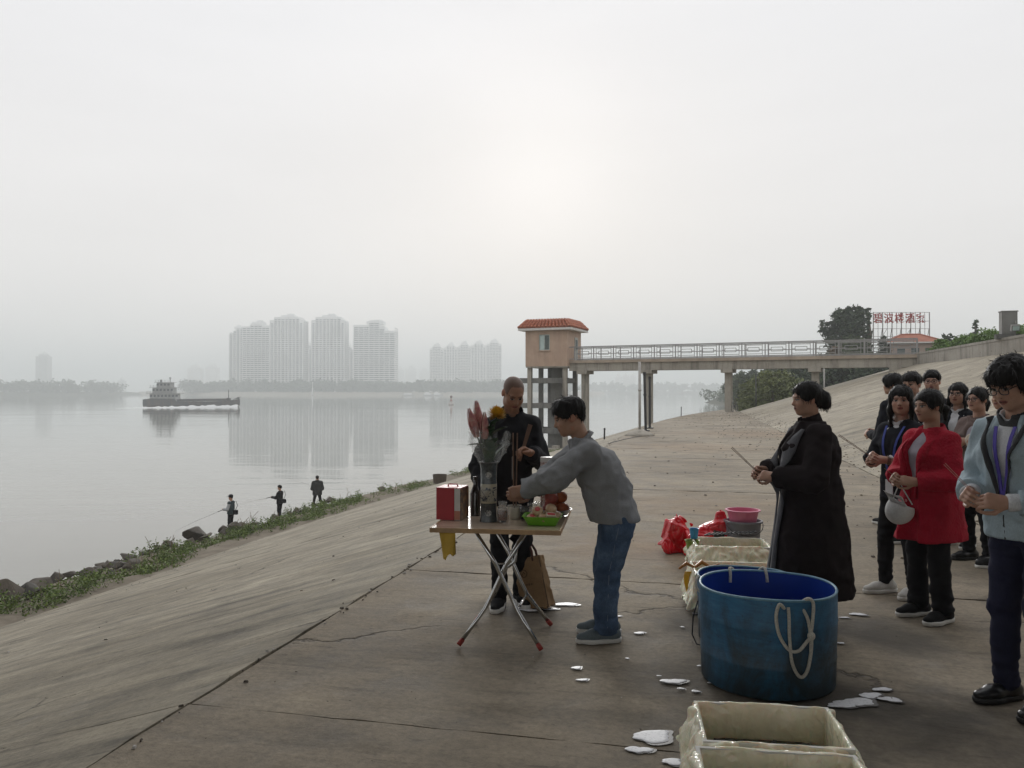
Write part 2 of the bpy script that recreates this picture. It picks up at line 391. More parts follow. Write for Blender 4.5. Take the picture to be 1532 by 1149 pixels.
# parapet wall on the dike edge, cast in lengths
wall = empty('parapet_wall', st(S_TOP, 30, 0)); wall_inv = Matrix.Translation(-wall.location)
tag(wall, 'long stained concrete parapet wall along the top of the sloped embankment', 'wall')
tt = -6.0; k = 0
while tt < 58.6:
    L = min(4.1, 58.8 - tt); mb = MB()
    a, b = st(S_TOP + 0.17, tt + 0.012), st(S_TOP + 0.17, tt + L - 0.012)
    mb.bar(a + Vector((0, 0, 3.50)), b + Vector((0, 0, 3.50)), 0.30, 1.0)
    mb.bar(a + Vector((0, 0, 4.06)), b + Vector((0, 0, 4.06)), 0.36, 0.125)
    if k % 2 == 0:
        for q in (0.3, 0.7): mb.bar(a.lerp(b, q) + Vector((-0.16, 0.03, 3.55)), a.lerp(b, q) + Vector((-0.13, 0.04, 3.55)), 0.07, 0.07)
    o = mb.build('wall_length', M_WALL, wall); o.matrix_parent_inverse = wall_inv
    tt += L; k += 1

# ------------------------------------------------------------------ far wooded bank on the platform's side of the river
def shore_x(Y):
    pts = [(55, 6), (75, 14), (110, 34), (180, 58), (280, 84), (356, 97), (440, 103), (470, 112), (520, 150), (700, 260), (1000, 420)]
    for (a, xa), (b, xb) in zip(pts, pts[1:]):
        if Y <= b: return xa + (xb - xa) * (Y - a) / (b - a)
    return pts[-1][1]
mb = MB(); ys = [58 + 4.0 * i for i in range(26)] + [165 + 14 * i for i in range(60)]; W = 26; vs = []; fs = []
def land_z(d, Y): return WZ - 0.6 + min(1.0, d / 22.0) * (7.0 if Y > 90 else 5.0 + 2.0 * max(0, (Y - 60) / 30)) + (vnoise(d * 0.1, Y * 0.05, 9) - 0.5) * 1.2
for Y in ys:
    for j in range(W):
        d = -2 + 320.0 * (j / (W - 1)) ** 2
        x = shore_x(Y) + d
        z = land_z(d, Y)
        s_, t_ = to_st(x, Y)
        if t_ < 62 and s_ > s_left(min(t_, 75)) - 20: z = min(z, -1.8 + max(0, (t_ - 75) * 0.04)) if s_ < S_FOOT + 2 else min(z, MS * (min(s_, S_TOP) - S_FOOT) - 0.6)
        vs.append((x, Y, z))
for i in range(len(ys) - 1):
    for j in range(W - 1): fs.append((i * W + j, i * W + j + 1, (i + 1) * W + j + 1, (i + 1) * W + j))
mb.add(vs, fs); tag(mb.build('wooded_bank', M_SOIL, None, True), kind='structure')

# ------------------------------------------------------------------ island, opposite banks
def land(name, poly, z, mat):
    mb = MB(); n = len(poly); cx = sum(p[0] for p in poly) / n; cy = sum(p[1] for p in poly) / n
    outer = [(p[0], p[1], WZ - 0.5) for p in poly]; mid = [(cx + (p[0] - cx) * 0.985, cy + (p[1] - cy) * 0.93, z * 0.6 + WZ * 0.4) for p in poly]
    inn = [(cx + (p[0] - cx) * 0.96, cy + (p[1] - cy) * 0.80, z) for p in poly]
    mb.add(outer + mid + inn, [(i, (i + 1) % n, n + (i + 1) % n, n + i) for i in range(n)] + [(n + i, n + (i + 1) % n, 2 * n + (i + 1) % n, 2 * n + i) for i in range(n)] + [tuple(range(2 * n, 3 * n))])
    return tag(mb.build(name, mat, None, True), kind='structure')
land('island', [(-560, 1260), (-430, 1150), (-250, 1112), (-60, 1120), (40, 1150), (120, 1230), (200, 1700), (-700, 1700), (-660, 1400)], 0.5, M_SAND)
land('far_river_bank', [(-900, 2050), (-200, 1950), (500, 1900), (1500, 1900), (1500, 3600), (-1500, 3600)], 1.0, M_SOIL)
land('opposite_bank', [(x * 1.4, y * 1.4) for x, y in [(-780, 640), (-520, 720), (-420, 850), (-455, 1000), (-640, 1300), (-1500, 1500), (-2200, 700), (-1000, 500)]], 0.5, M_SOIL)
# ------------------------------------------------------------------ foliage
def leaf_mat(name, lo, hi):
    t = NT(name); n = t.noise(t.pos(), 0.9, 3, 0.6); r = t.n.new('ShaderNodeNewGeometry').outputs['Random Per Island']
    f = t.math('ADD', t.math('MULTIPLY', n, 0.6), t.math('MULTIPLY', r, 0.4))
    t.set(color=t.ramp(f, [(0.25, lo), (0.75, hi)]), rough=0.6, spec=0.3)
    return t.mat
M_LEAF = [leaf_mat('leaf_dark', (0.018, 0.032, 0.016), (0.055, 0.082, 0.035)), leaf_mat('leaf_mid', (0.035, 0.055, 0.020), (0.085, 0.115, 0.045)),
          leaf_mat('leaf_willow', (0.085, 0.105, 0.030), (0.165, 0.185, 0.070)), leaf_mat('leaf_rust', (0.11, 0.07, 0.035), (0.18, 0.12, 0.06))]
M_BARK = simple('bark', (0.085, 0.068, 0.052), 0.9, local=False, scale=3, var=0.3, bump=0.5)
M_HEDGE = leaf_mat('hedge_leaf', (0.06, 0.115, 0.022), (0.17, 0.27, 0.065))
M_WEED = leaf_mat('weed_leaf', (0.050, 0.085, 0.018), (0.17, 0.225, 0.055))
def leaf_cloud(centres, radii, n, size, seed=1, flat=0.6, gap=0.0):
    """n leaf quads spread through ellipsoidal clumps -> (verts, quads)"""
    r = np.random.default_rng(seed); C = np.array(centres, float); Rr = np.array(radii, float)
    w = Rr.prod(1) ** (2 / 3); k = r.choice(len(C), n, p=w / w.sum())
    d = r.normal(size=(n, 3)); d /= np.linalg.norm(d, axis=1)[:, None]
    rad = (0.55 + 0.5 * r.random(n)) * (0.9 + 0.2 * np.sin(d[:, 0] * 7 + k) * np.sin(d[:, 1] * 6 + 2 * k))
    p = C[k] + d * rad[:, None] * Rr[k]
    a = r.normal(size=(n, 3)); a[:, 2] *= flat; a /= np.linalg.norm(a, axis=1)[:, None]
    b = np.cross(a, r.normal(size=(n, 3))); b /= np.linalg.norm(b, axis=1)[:, None]
    s = size * (0.6 + 0.8 * r.random(n))[:, None]
    v = np.stack([p - a * s, p + b * s * 0.45, p + a * s, p - b * s * 0.45], 1).reshape(-1, 3)
    return v, np.arange(4 * n).reshape(-1, 4)
def tree_meshes(h, w, seed, n=2600, leaf=0.26, low=0.28, droop=0.0, shape='round'):
    r = random.Random(seed); tr = MB(); cs = []; rs = []
    tr.tube([(0, 0, -0.4), (r.uniform(-.1, .1), 0, h * 0.25), (r.uniform(-.2, .2), r.uniform(-.2, .2), h * 0.55), (0, 0, h * 0.85)], [h * 0.035, h * 0.026, h * 0.018, h * 0.006], 8)
    nb = 16 if shape == 'round' else 14
    for k in range(nb):
        f = (k + 0.5) / nb; z = h * (low + (0.93 - low) * f)
        if shape == 'round': rad = w * 0.5 * math.sqrt(max(0.08, 1 - (2 * f - 0.85) ** 2 * 0.75))
        elif shape == 'cone': rad = w * 0.5 * (1.05 - f)
        else: rad = w * 0.5 * (0.75 + 0.25 * math.sin(3 * f))
        a = k * 2.4 + r.uniform(-.4, .4); q = rad * r.uniform(0.45, 0.75)
        c = (math.cos(a) * q, math.sin(a) * q, z - droop * q)
        cs.append(c); cr = max(0.28, rad * r.uniform(0.36, 0.55)); rs.append((cr, cr, cr * r.uniform(0.6, 0.9)))
        tr.tube([(0, 0, z * 0.72), (c[0] * 0.5, c[1] * 0.5, z * 0.9), c], [h * 0.011, h * 0.007, h * 0.003], 5)
    for _ in range(3):
        cs.append((r.uniform(-.1, .1) * w, r.uniform(-.1, .1) * w, h * r.uniform(0.6, 0.9))); rs.append((w * 0.2, w * 0.2, w * 0.18))
    v, f = leaf_cloud(cs, rs, n, leaf, seed)
    return tr.mesh('trunk', True), np_mesh('crown', v, f, False)
_protos = {}
def tree(loc, key, mat, label, sc=1.0, rz=0.0, group=None, name='tree', **kw):
    if key not in _protos: _protos[key] = tree_meshes(**kw)
    tm, cm = _protos[key]
    e = empty(name, loc, rz); e.scale = (sc, sc, sc)
    a = link('trunk', tm, M_BARK, e)
    cmm = cm if not cm.materials or cm.materials[0] is mat else cm.copy()
    if cmm is not cm: cmm.materials.clear()
    link('crown', cmm, mat, e)
    return tag(e, label, 'tree', group)
# trees by the restaurant and beyond the walkway
tree(at(1268, 0, 112).xy.to_3d() + Vector((0, 0, 3.4)), 'big', M_LEAF[0], 'tall round dark green tree rising behind the concrete walkway', name='broadleaf_tree', h=10.6, w=7.4, seed=3, n=5200, leaf=0.30)
tree(at(1252, 0, 104).xy.to_3d() + Vector((0, 0, 3.2)), 'rusty', M_LEAF[3], 'small reddish brown bush under the tall round tree', name='bush', h=4.2, w=3.4, seed=5, n=900, leaf=0.22)
tree(at(1281, 0, 103).xy.to_3d() + Vector((0, 0, 3.2)), 'mid', M_LEAF[1], 'smaller yellowish green tree in front of the tall round dark tree', name='broadleaf_tree', h=5.8, w=4.6, seed=6, n=1600, leaf=0.24)
tree(at(1300, 0, 106).xy.to_3d() + Vector((0, 0, 3.2)), 'cyp', M_LEAF[0], 'thin pointed cypress beside the rooftop sign frame', name='cypress_tree', h=10.2, w=1.3, seed=8, n=1100, leaf=0.2, low=0.1, shape='cone')
tree(at(1484 - 24, 0, 96).xy.to_3d() + Vector((0, 0, 3.4)), 'cyp2', M_LEAF[0], 'dark conifer top showing over the clipped hedge', name='conifer_tree', h=7.2, w=3.0, seed=9, n=900, leaf=0.24, low=0.2, shape='cone')
tree(at(1322, 0, 100).xy.to_3d() + Vector((0, 0, 3.4)), 'pine_s', M_LEAF[0], 'small layered pine below the rooftop sign frame', name='pine_tree', h=5.4, w=3.2, seed=21, n=700, leaf=0.2, low=0.3, shape='cone')
tree(at(1420, 0, 88).xy.to_3d() + Vector((0, 0, 3.4)), 'palm_s', M_LEAF[0], 'bluish shrub beside the red tiled restaurant roof', name='bush', h=4.6, w=2.2, seed=22, n=500, leaf=0.28, low=0.5)
willow = [(1135, 76, 0.92), (1158, 72, 1.0), (1176, 78, 1.0), (1118, 80, 0.6), (1150, 84, 1.05)]
for i, (u, Y, sc) in enumerate(willow):
    x = at(u, 0, Y).x
    tree((x, Y, -1.2), 'willow', M_LEAF[2], 'pale yellow green bushy willow at the end of the concrete platform', sc, i * 1.3, 'willows beyond the platform', name='willow_tree', h=5.0, w=5.2, seed=11, n=3000, leaf=0.17, low=0.12, droop=0.25)
dark = [(1232, 92, 1.0), (1262, 88, 1.1), (1292, 95, 1.05), (1325, 90, 1.1), (1352, 96, 1.0), (1205, 104, 1.0), (1245, 112, 1.2), (1310, 110, 1.15), (1375, 100, 0.8)]
for i, (u, Y, sc) in enumerate(dark):
    sc *= 0.88
    tree((at(u, 0, Y).x, Y, -0.6), 'dark%d' % (i % 2), M_LEAF[0], 'dense dark green tree in the hollow under the walkway', sc, i * 0.9, 'dark trees under the walkway', name='evergreen_tree', h=7.0, w=7.6, seed=13 + i % 2, n=3600, leaf=0.30, low=0.06)
far = [(1110, 150, 0.8), (1128, 165, 0.9), (1146, 150, 0.95), (1165, 172, 1.1), (1186, 150, 1.15), (1202, 175, 1.2), (1218, 160, 1.2), (1098, 190, 0.8), (1176, 205, 1.25), (1205, 215, 1.3), (1150, 215, 1.1), (1128, 225, 0.95)]
for i, (u, Y, sc) in enumerate(far):
    tree((at(u, 0, Y).x, Y, -0.5), 'farwood%d' % (i % 2), M_LEAF[1 - i % 2], 'hazy grey green tree on the wooded river bank beyond the willows', sc * 0.72, i, 'hazy trees on the wooded bank', name='broadleaf_tree', h=9.5, w=10.0, seed=17 + i % 2, n=3400, leaf=0.42, low=0.06)
def wood(name, label, spots, mat, per=42, leaf=2.2, seed=2):
    """a far-off belt of trees that reads as one mass"""
    cs = []; rs = []
    r = random.Random(seed)
    for x, y, z, hh, ww in spots:
        for _ in range(3):
            cs.append((x + r.uniform(-.3, .3) * ww, y + r.uniform(-.3, .3) * ww, z + hh * r.uniform(0.15, 0.68))); rs.append((ww * 0.5, ww * 0.5, hh * 0.36))
    v, f = leaf_cloud(cs, rs, per * len(spots), leaf, seed)
    return tag(link(name, np_mesh(name, v, f, False), mat), label, 'woodland', kind='stuff')
r2 = random.Random(4)
wood('headland_wood', 'bushes on the low point of land past the bridge pillar', [(shore_x(Y) + r2.uniform(2, 40), Y, -4.0, r2.uniform(4, 8.5), r2.uniform(5, 9)) for Y in [250 + 4.2 * i for i in range(54)]], M_LEAF[1], 130, 0.8, 3)
wood('bank_wood', 'hazy wood far along the near river bank', [(shore_x(Y) + 40 + r2.uniform(0, 120), Y, 1.0, r2.uniform(6, 10.5), r2.uniform(9, 13)) for Y in [230 + 5 * i for i in range(70)]], M_LEAF[0], 120, 1.0, 5)
def belt(name, label, pts, n, hs, seed, leaf=2.4, per=60, z0=0.0):
    r = random.Random(seed); sp = []
    for i in range(n):
        f = i / (n - 1) * (len(pts) - 1); k = min(int(f), len(pts) - 2); q = f - k
        x = pts[k][0] * (1 - q) + pts[k + 1][0] * q; y = pts[k][1] * (1 - q) + pts[k + 1][1] * q
        sp.append((x + r.uniform(-6, 6), y + r.uniform(-5, 30), z0, hs[0] + (hs[1] - hs[0]) * (0.6 * vnoise(i * 0.11, seed) + 0.4 * r.random()), r.uniform(9, 15)))
    return wood(name, label, sp, M_LEAF[0], per, leaf, seed)
belt('island_wood', 'long hazy belt of trees along the island under the towers', [(-500, 1200), (-250, 1150), (-60, 1150), (90, 1200)], 420, (13, 22), 6, 2.2, 80)
belt('left_wood', 'faint low wood on the opposite river bank', [(-1092, 924), (-728, 1036), (-602, 1204)], 260, (10, 22), 7, 2.0, 70)
belt('distant_wood', 'barely visible line of trees on the distant shore', [(-880, 2080), (-200, 1990), (500, 1940), (1300, 1940)], 480, (16, 28), 8, 4.0, 60)

# ------------------------------------------------------------------ towers
M_TW = simple('tower_render', (0.80, 0.795, 0.78), 0.8, local=False, scale=0.05)
M_TW2 = simple('tower_render_grey', (0.36, 0.36, 0.355), 0.8, local=False, scale=0.05)
M_TG = simple('tower_glass', (0.045, 0.055, 0.062), 0.25, local=False, scale=0.1)
def tower(u0, u1, vtop, Y, label, bays, style=0, group=None, rz=0.0, step=None, windows=True):
    w = (u1 - u0) / F * Y; top = at(0, vtop, Y).z; x = ((u0 + u1) / 2 - 766) / F * Y
    z0 = 0.4; H = top - z0; dep = w * 0.55 + 6; nf = max(8, int(H / 3.3)); fh = (H - 7) / nf
    e = empty('apartment_tower', (x, Y + dep / 2, z0), rz)
    tag(e, label, 'building', group)
    mb = MB(); bw = w / bays
    for i in range(bays):                                   # bays step back and forth
        off = 0.0 if i % 2 == 0 else 1.6
        hh = H - (4.5 if (i in (0, bays - 1)) else 0.0)
        if step: hh = H - step[i]
        mb.box(((i + 0.5) * bw - w / 2, off / 2, hh / 2 - 0.5), (bw * 0.998, dep - off, hh + 1))
    mb.build('wall', M_TW if style != 2 else M_TW2, e)
    cr = MB(); cr.box((0, 0, H + 1.2), (w * 0.42, dep * 0.6, 4.4)); cr.box((w * 0.05, 0, H + 4.2), (w * 0.2, dep * 0.3, 3.4)); cr.build('roof_house', M_TW, e)
    if not windows: return e
    g = MB(); sl = MB(); fins = MB()
    for i in range(bays):
        y = -dep / 2 + (0 if i % 2 == 0 else 1.6); xc = (i + 0.5) * bw - w / 2
        hh = H - (step[i] if step else (4.5 if i in (0, bays - 1) else 0))
        for k in range(int((hh - 3) / fh)):
            zc = 2.6 + k * fh
            if style == 1: ww, wh = bw * 0.9, fh * 0.46
            elif i % 2: ww, wh = bw * 0.74, fh * 0.62
            else: ww, wh = bw * 0.58, fh * 0.56
            g.box((xc, y - 0.02, zc), (ww, 0.5, wh))
            if i % 2 and style != 1: sl.box((xc, y - 0.7, zc - fh * 0.42), (bw * 0.84, 1.5, 0.9))
            if style == 1: sl.box((xc, y - 0.5, zc - fh * 0.44), (bw * 0.97, 1.1, 0.7))
        if i % 2 == 0: fins.box((xc - bw * 0.5, y - 0.5, hh / 2), (0.8, 1.2, hh * 0.99)); fins.box((xc + bw * 0.5, y - 0.5, hh / 2), (0.8, 1.2, hh * 0.99))
    for k in range(nf):                                    # side faces
        for sx in (-1, 1):
            for q in (-0.3, 0.05, 0.36): g.box((sx * w / 2, q * dep, 2.6 + k * fh), (0.5, dep * 0.14, fh * 0.5))
    tag(g.build('window', M_TG, e), kind='stuff'); tag(sl.build('balcony', M_TW, e), kind='stuff'); fins.build('fin', M_TW, e)
    return e
tower(343, 364, 491, 1330, 'hazy stepped tower at the outer end of the main tower group, behind its neighbour', 4, 2, step=[9, 4, 0, 0])
tower(363, 403, 484, 1215, 'tower with dense balcony rows beside the stepped end tower', 7, 1, step=[4, 4, 0, 0, 0, 3, 3])
tower(404, 453, 474, 1200, 'wide tower with dark window columns and crown next to the dense balcony tower', 9, 0)
tower(466, 515, 474, 1205, 'wide tower with dark window columns standing alone between two lower slabs', 9, 0)
tower(529, 590, 483, 1210, 'broad stepped tower with horizontal bands at the inner end of the main group', 8, 1, step=[3, 3, 3, -4, -4, 5, 12, 12])
tower(454, 466, 516, 1380, 'low pale slab block seen in the gap between the two wide towers', 3, 2)
tower(514, 528, 519, 1390, 'low pale slab block seen beside the broad stepped tower', 3, 2)
for i, (a, b, v) in enumerate([(643, 663, 517), (664, 684, 516), (685, 704, 514), (705, 727, 513), (728, 750, 511)]):
    tower(a, b, v, 1560 + 6 * i, ['lowest hazy tower of the separate row of five, end nearest the main group', 'second of the five hazy row towers counting from the main group', 'middle tower of the separate hazy row of five', 'fourth of the five hazy row towers counting from the main group', 'highest of the five hazy row towers, at the end towards the pump house'][i], 5, 0 if i % 2 else 1)
for a, b, v, Y in [(590, 604, 551, 2350), (607, 622, 549, 2380), (627, 642, 553, 2360)]:
    tower(a, b, v, Y, 'barely visible distant block between the two tower groups', 4, 0, 'faint blocks between the tower groups', windows=False)
for a, b, v, Y in [(280, 299, 548, 1950), (307, 324, 547, 1960)]:
    tower(a, b, v, Y, 'faint distant block standing behind the cargo barge wheelhouse', 4, 0, 'faint blocks behind the barge', windows=False)
for a, b, v, Y in [(921, 931, 562, 2150), (933, 941, 559, 2160), (943, 952, 561, 2150)]:
    tower(a, b, v, Y, 'small faint block seen under the walkway across the water', 3, 0, 'faint blocks seen under the walkway', windows=False)
tower(53, 70, 530, 1900, 'lone faint high tower above the opposite bank wood', 4, 2, windows=False)
tower(176, 185, 567, 2200, 'tiny faint tower on the horizon behind the barge', 3, 2, windows=False)
# ------------------------------------------------------------------ viaduct overhead (its soffit shades this stretch of the bank)
via = empty('road_viaduct', st(0, -6, 0)); vinv = Matrix.Translation(-via.location)
tag(via, 'wide grey concrete road viaduct passing over the bank above the gathering', 'viaduct')
mb = MB(); mb.bar(st(-70, -5.0, 7.6), st(45, -5.0, 7.6), 17.5, 0.5); o = mb.build('deck', M_DECK, via); o.matrix_parent_inverse = vinv
for q in (-11.9, -8.4, -4.9, -1.4, 2.1):
    mb = MB(); mb.bar(st(-70, q, 6.75), st(45, q, 6.75), 0.9, 1.2); o = mb.build('girder', M_DECK, via); o.matrix_parent_inverse = vinv
for s_ in (-34, 19):
    for q in (-11, -2.5):
        mb = MB(); c = st(s_, q, 0); mb.lathe([(0.8, -9), (0.8, 6.15)], 18, c); o = mb.build('pier', M_DECK, via, True); o.matrix_parent_inverse = vinv

# ------------------------------------------------------------------ walkway from the dike to the pump house
BL, BR = Vector((5.4, 65.0, 0)), Vector((27.6, 54.4, 0)); bd = (BR - BL).normalized(); bn = Vector((-bd.y, bd.x, 0)); BLEN = (BR - BL).length
DK = 4.0
walk = empty('footbridge', BL); winv = Matrix.Translation(-BL)
tag(walk, 'narrow concrete walkway on tall pillars leading out to the pump house', 'bridge')
def wpart(mb, name, mat, smooth=False):
    o = mb.build(name, mat, walk, smooth); o.matrix_parent_inverse = winv; return o
bp = lambda d, off, z: BL + bd * d + bn * off + Vector((0, 0, z))
mb = MB(); mb.bar(bp(-0.6, 0, DK - 0.10), bp(BLEN, 0, DK - 0.10), 1.9, 0.22); wpart(mb, 'deck', simple('deck_edge', (0.34, 0.275, 0.215), 0.85, local=False, scale=1.0, var=0.25))
for off in (-0.62, 0.62):
    mb = MB(); mb.bar(bp(-0.5, off, DK - 0.52), bp(BLEN, off, DK - 0.52), 0.3, 0.62); wpart(mb, 'beam', M_BRIDGE)
for x_ in (0.6, 5.9, 12.0, 18.1, 23.3):
    c = bp(x_, 0, 0); s_, t_ = to_st(c.x, c.y); sl = s_left(min(t_, 74))
    zb = MS * (s_ - S_FOOT) if s_ > S_FOOT else (0.0 if s_ > sl else MS * (s_ - sl))
    zb = max(zb, -5.6) - 0.3; w = 0.5 if x_ < 20 else 0.6
    mb = MB(); mb.bar(c + Vector((0, 0, zb)), c + Vector((0, 0, DK - 1.05)), w, w, up=bd)
    mb.box(c + Vector((0, 0, DK - 0.95)), (0.85, 1.7, 0.28), (0, 0, math.atan2(bd.y, bd.x))); wpart(mb, 'pillar', M_BRIDGE)
M_RAIL = simple('rail_metal', (0.27, 0.265, 0.26), 0.6, 0.1, local=False)
npan = 15; pl = BLEN / npan
pan = MB()
def rect(m, a, b, z0, z1, w):
    m.bar((a, 0, z0), (b, 0, z0), w, w); m.bar((a, 0, z1), (b, 0, z1), w, w); m.bar((a, 0, z0), (a, 0, z1), w, w, up=(0, 1, 0)); m.bar((b, 0, z0), (b, 0, z1), w, w, up=(0, 1, 0))
rect(pan, 0.20, pl - 0.20, 0.24, 0.88, 0.04); rect(pan, 0.42, pl - 0.42, 0.42, 0.70, 0.04)
pan.bar((0.20, 0, 0.56), (0.42, 0, 0.56), 0.035, 0.035); pan.bar((pl - 0.42, 0, 0.56), (pl - 0.20, 0, 0.56), 0.035, 0.035)
for xx in (0.20, pl - 0.20): pan.bar((xx, 0, 0.88), (xx, 0, 1.05), 0.035, 0.035, up=(0, 1, 0)); pan.bar((xx, 0, 0.12), (xx, 0, 0.24), 0.035, 0.035, up=(0, 1, 0))
pan_me = pan.mesh('railing_panel'); pan_me.materials.append(M_RAIL)
post = MB(); post.box((0, 0, 0.52), (0.07, 0.07, 1.1)); post_me = post.mesh('railing_post'); post_me.materials.append(M_RAIL)
ang = math.atan2(bd.y, bd.x)
for off in (-0.88, 0.88):
    for k in range(npan + 1):
        o = link('railing_post', post_me, None, walk); o.location = bp(k * pl, off, DK + 0.01) - BL; o.rotation_euler = (0, 0, ang)
        if k < npan and off < 0:
            o = link('railing_panel', pan_me, None, walk); o.location = bp(k * pl, off, DK + 0.01) - BL; o.rotation_euler = (0, 0, ang)
    for z, w in ((1.08, 0.08), (0.12, 0.06)) if off < 0 else ((1.08, 0.08), (0.12, 0.06), (0.6, 0.05)):
        mb = MB(); mb.bar(bp(-0.5, off, DK + z), bp(BLEN, off, DK + z), w, w); wpart(mb, 'handrail' if z > 1 else 'lower_rail', M_RAIL)

# ------------------------------------------------------------------ pump house
HC = bp(-2.30, 0.3, 0); HW, HD = 3.6, 3.6
hr = ang + R(3)
house = empty('pump_house', (HC.x, HC.y, 0), hr)
tag(house, 'small pinkish brown pump house with red tiled roof on concrete stilts', 'building')
t = NT('tile_cladding'); p = t.obj()
col = t.ramp(t.noise(p, 1.2, 6, 0.6), [(0.3, (0.40, 0.275, 0.20)), (0.7, (0.49, 0.35, 0.26))])
drip = t.noise(t.map(p, scale=(3, 3, 0.35)), 1.0, 6, 0.65)
t.set(color=t.mix(0.6, col, t.ramp(drip, [(0.3, 0.75), (0.7, 1.12)]), 'MULTIPLY'), rough=0.7)
M_CLAD = t.mat
M_ROOF = simple('roof_tile', (0.34, 0.10, 0.045), 0.5, local=True, scale=9, var=0.55)
M_WHITE = simple('white_trim', (0.62, 0.60, 0.57), 0.7)
M_GLASS = simple('window_glass', (0.06, 0.085, 0.085), 0.3, spec=0.3)
M_GLASSP = simple('window_glass_pale', (0.42, 0.52, 0.50), 0.15, spec=0.8)
M_ALU = simple('window_frame', (0.36, 0.40, 0.37), 0.45, 0.3)
z0, z1 = 3.55, 6.45
mb = MB()
def wall_face(hole):                                    # camera side wall with a window opening
    x0, x1, a, b = -HW / 2, HW / 2, hole[0], hole[1]
    for xa, xb, za, zb in ((x0, a, z0, z1), (b, x1, z0, z1), (a, b, z0, hole[2]), (a, b, hole[3], z1)):
        mb.box(((xa + xb) / 2, -HD / 2 + 0.1, (za + zb) / 2), (xb - xa, 0.2, zb - za))
wall_face((-0.62, 0.30, 4.85, 6.12))
mb.box((0, HD / 2 - 0.1, (z0 + z1) / 2), (HW, 0.2, z1 - z0)); mb.box((-HW / 2 + 0.1, 0, (z0 + z1) / 2), (0.2, HD - 0.402, z1 - z0)); mb.box((HW / 2 - 0.1, 0, (z0 + z1) / 2), (0.2, HD - 0.402, z1 - z0))
mb.build('wall', M_CLAD, house)
mb = MB(); mb.box((0, 0, z0 - 0.05), (HW - 0.05, HD - 0.05, 0.1)); mb.build('floor_slab', M_BRIDGE, house)
wi = MB(); yw = -HD / 2 + 0.08
for zz in (4.88, 6.09): wi.box((-0.16, yw, zz), (0.92, 0.08, 0.06))
for xx in (-0.59, -0.16, 0.27): wi.box((xx, yw, 5.485), (0.06, 0.082, 1.26))
win = wi.build('window', M_ALU, house)
for i, xx in enumerate((-0.375, 0.055)):
    g = MB(); g.box((xx, yw + 0.02, 5.485), (0.37, 0.012, 1.15)); g.build('pane', M_GLASSP if i == 0 else M_GLASS, win)
gr = MB()
for q in range(5): gr.box((-0.08 + q * 0.075, yw - 0.015, 5.485), (0.012, 0.012, 1.15))
gr.build('window_bar', M_ALU, win)
sl = MB(); sl.box((-0.16, -HD / 2 - 0.04, 4.80), (1.06, 0.14, 0.07)); sl.build('sill', M_CLAD, house)
d = MB(); d.box((HW / 2 + 0.02, 0.45, 4.98), (0.06, 0.8, 1.95)); dr = d.build('door', simple('door_panel', (0.40, 0.40, 0.37), 0.6), house)
g = MB(); g.box((HW / 2 + 0.055, 0.45, 5.35), (0.02, 0.5, 0.8)); g.build('pane', M_GLASS, dr)
h_ = MB(); h_.box((HW / 2 + 0.08, 0.15, 4.9), (0.04, 0.05, 0.14)); h_.build('handle', M_ALU, dr)
EX = 0.48
ea = MB(); ea.box((0, 0, z1 + 0.09), (HW + 2 * EX, HD + 2 * EX, 0.17)); ea.build('eaves', M_WHITE, house)
rf = MB(); hb, ht = HW / 2 + EX, HW / 2 - 0.06; za, zb = z1 + 0.18, z1 + 0.80
rf.add([(-hb, -hb, za), (hb, -hb, za), (hb, hb, za), (-hb, hb, za), (-ht, -ht, zb), (ht, -ht, zb), (ht, ht, zb), (-ht, ht, zb)], [(0, 1, 5, 4), (1, 2, 6, 5), (2, 3, 7, 6), (3, 0, 4, 7), (4, 5, 6, 7)])
rfo = rf.build('roof', M_ROOF, house)
tl = MB()
for side in range(4):
    Rm = Matrix.Rotation(side * math.pi / 2, 3, 'Z')
    for row in range(3):
        f0, f1 = row / 3, (row + 1) / 3 + 0.07
        ya, yb = -(hb + (ht - hb) * f0) - 0.05, -(hb + (ht - hb) * f1) - 0.01
        zza, zzb = za + (zb - za) * f0 + 0.05, za + (zb - za) * f1 + 0.03
        n = 14
        for k in range(n):
            fx = (k + 0.5) / n * 2 - 1
            xa, xb = fx * (hb + (ht - hb) * f0), fx * (hb + (ht - hb) * f1)
            w = hb / n * 0.8
            prof = [(-1, 0), (-0.6, 0.075), (0, 0.11), (0.6, 0.075), (1, 0)]
            vs = [Rm @ Vector((xa + q * w, ya - e * 0.6, zza + e)) for q, e in prof] + [Rm @ Vector((xb + q * w * 0.92, yb - e * 0.6, zzb + e)) for q, e in prof]
            tl.add(vs, [(i, i + 1, 6 + i, 5 + i) for i in range(4)] + [(4, 3, 2, 1, 0)])
tag(tl.build('roof_tile', M_ROOF, rfo), kind='stuff')
rg = MB()
for sx, sy in ((-1, -1), (1, -1), (1, 1), (-1, 1)): rg.tube([(sx * hb, sy * hb, za + 0.06), (sx * ht, sy * ht, zb + 0.05)], 0.085, 8)
for a, b in (((-ht, -ht), (ht, -ht)), ((ht, -ht), (ht, ht)), ((ht, ht), (-ht, ht)), ((-ht, ht), (-ht, -ht))): rg.tube([(*a, zb + 0.03), (*b, zb + 0.03)], 0.08, 8)
rg.build('ridge', M_ROOF, rfo, True)
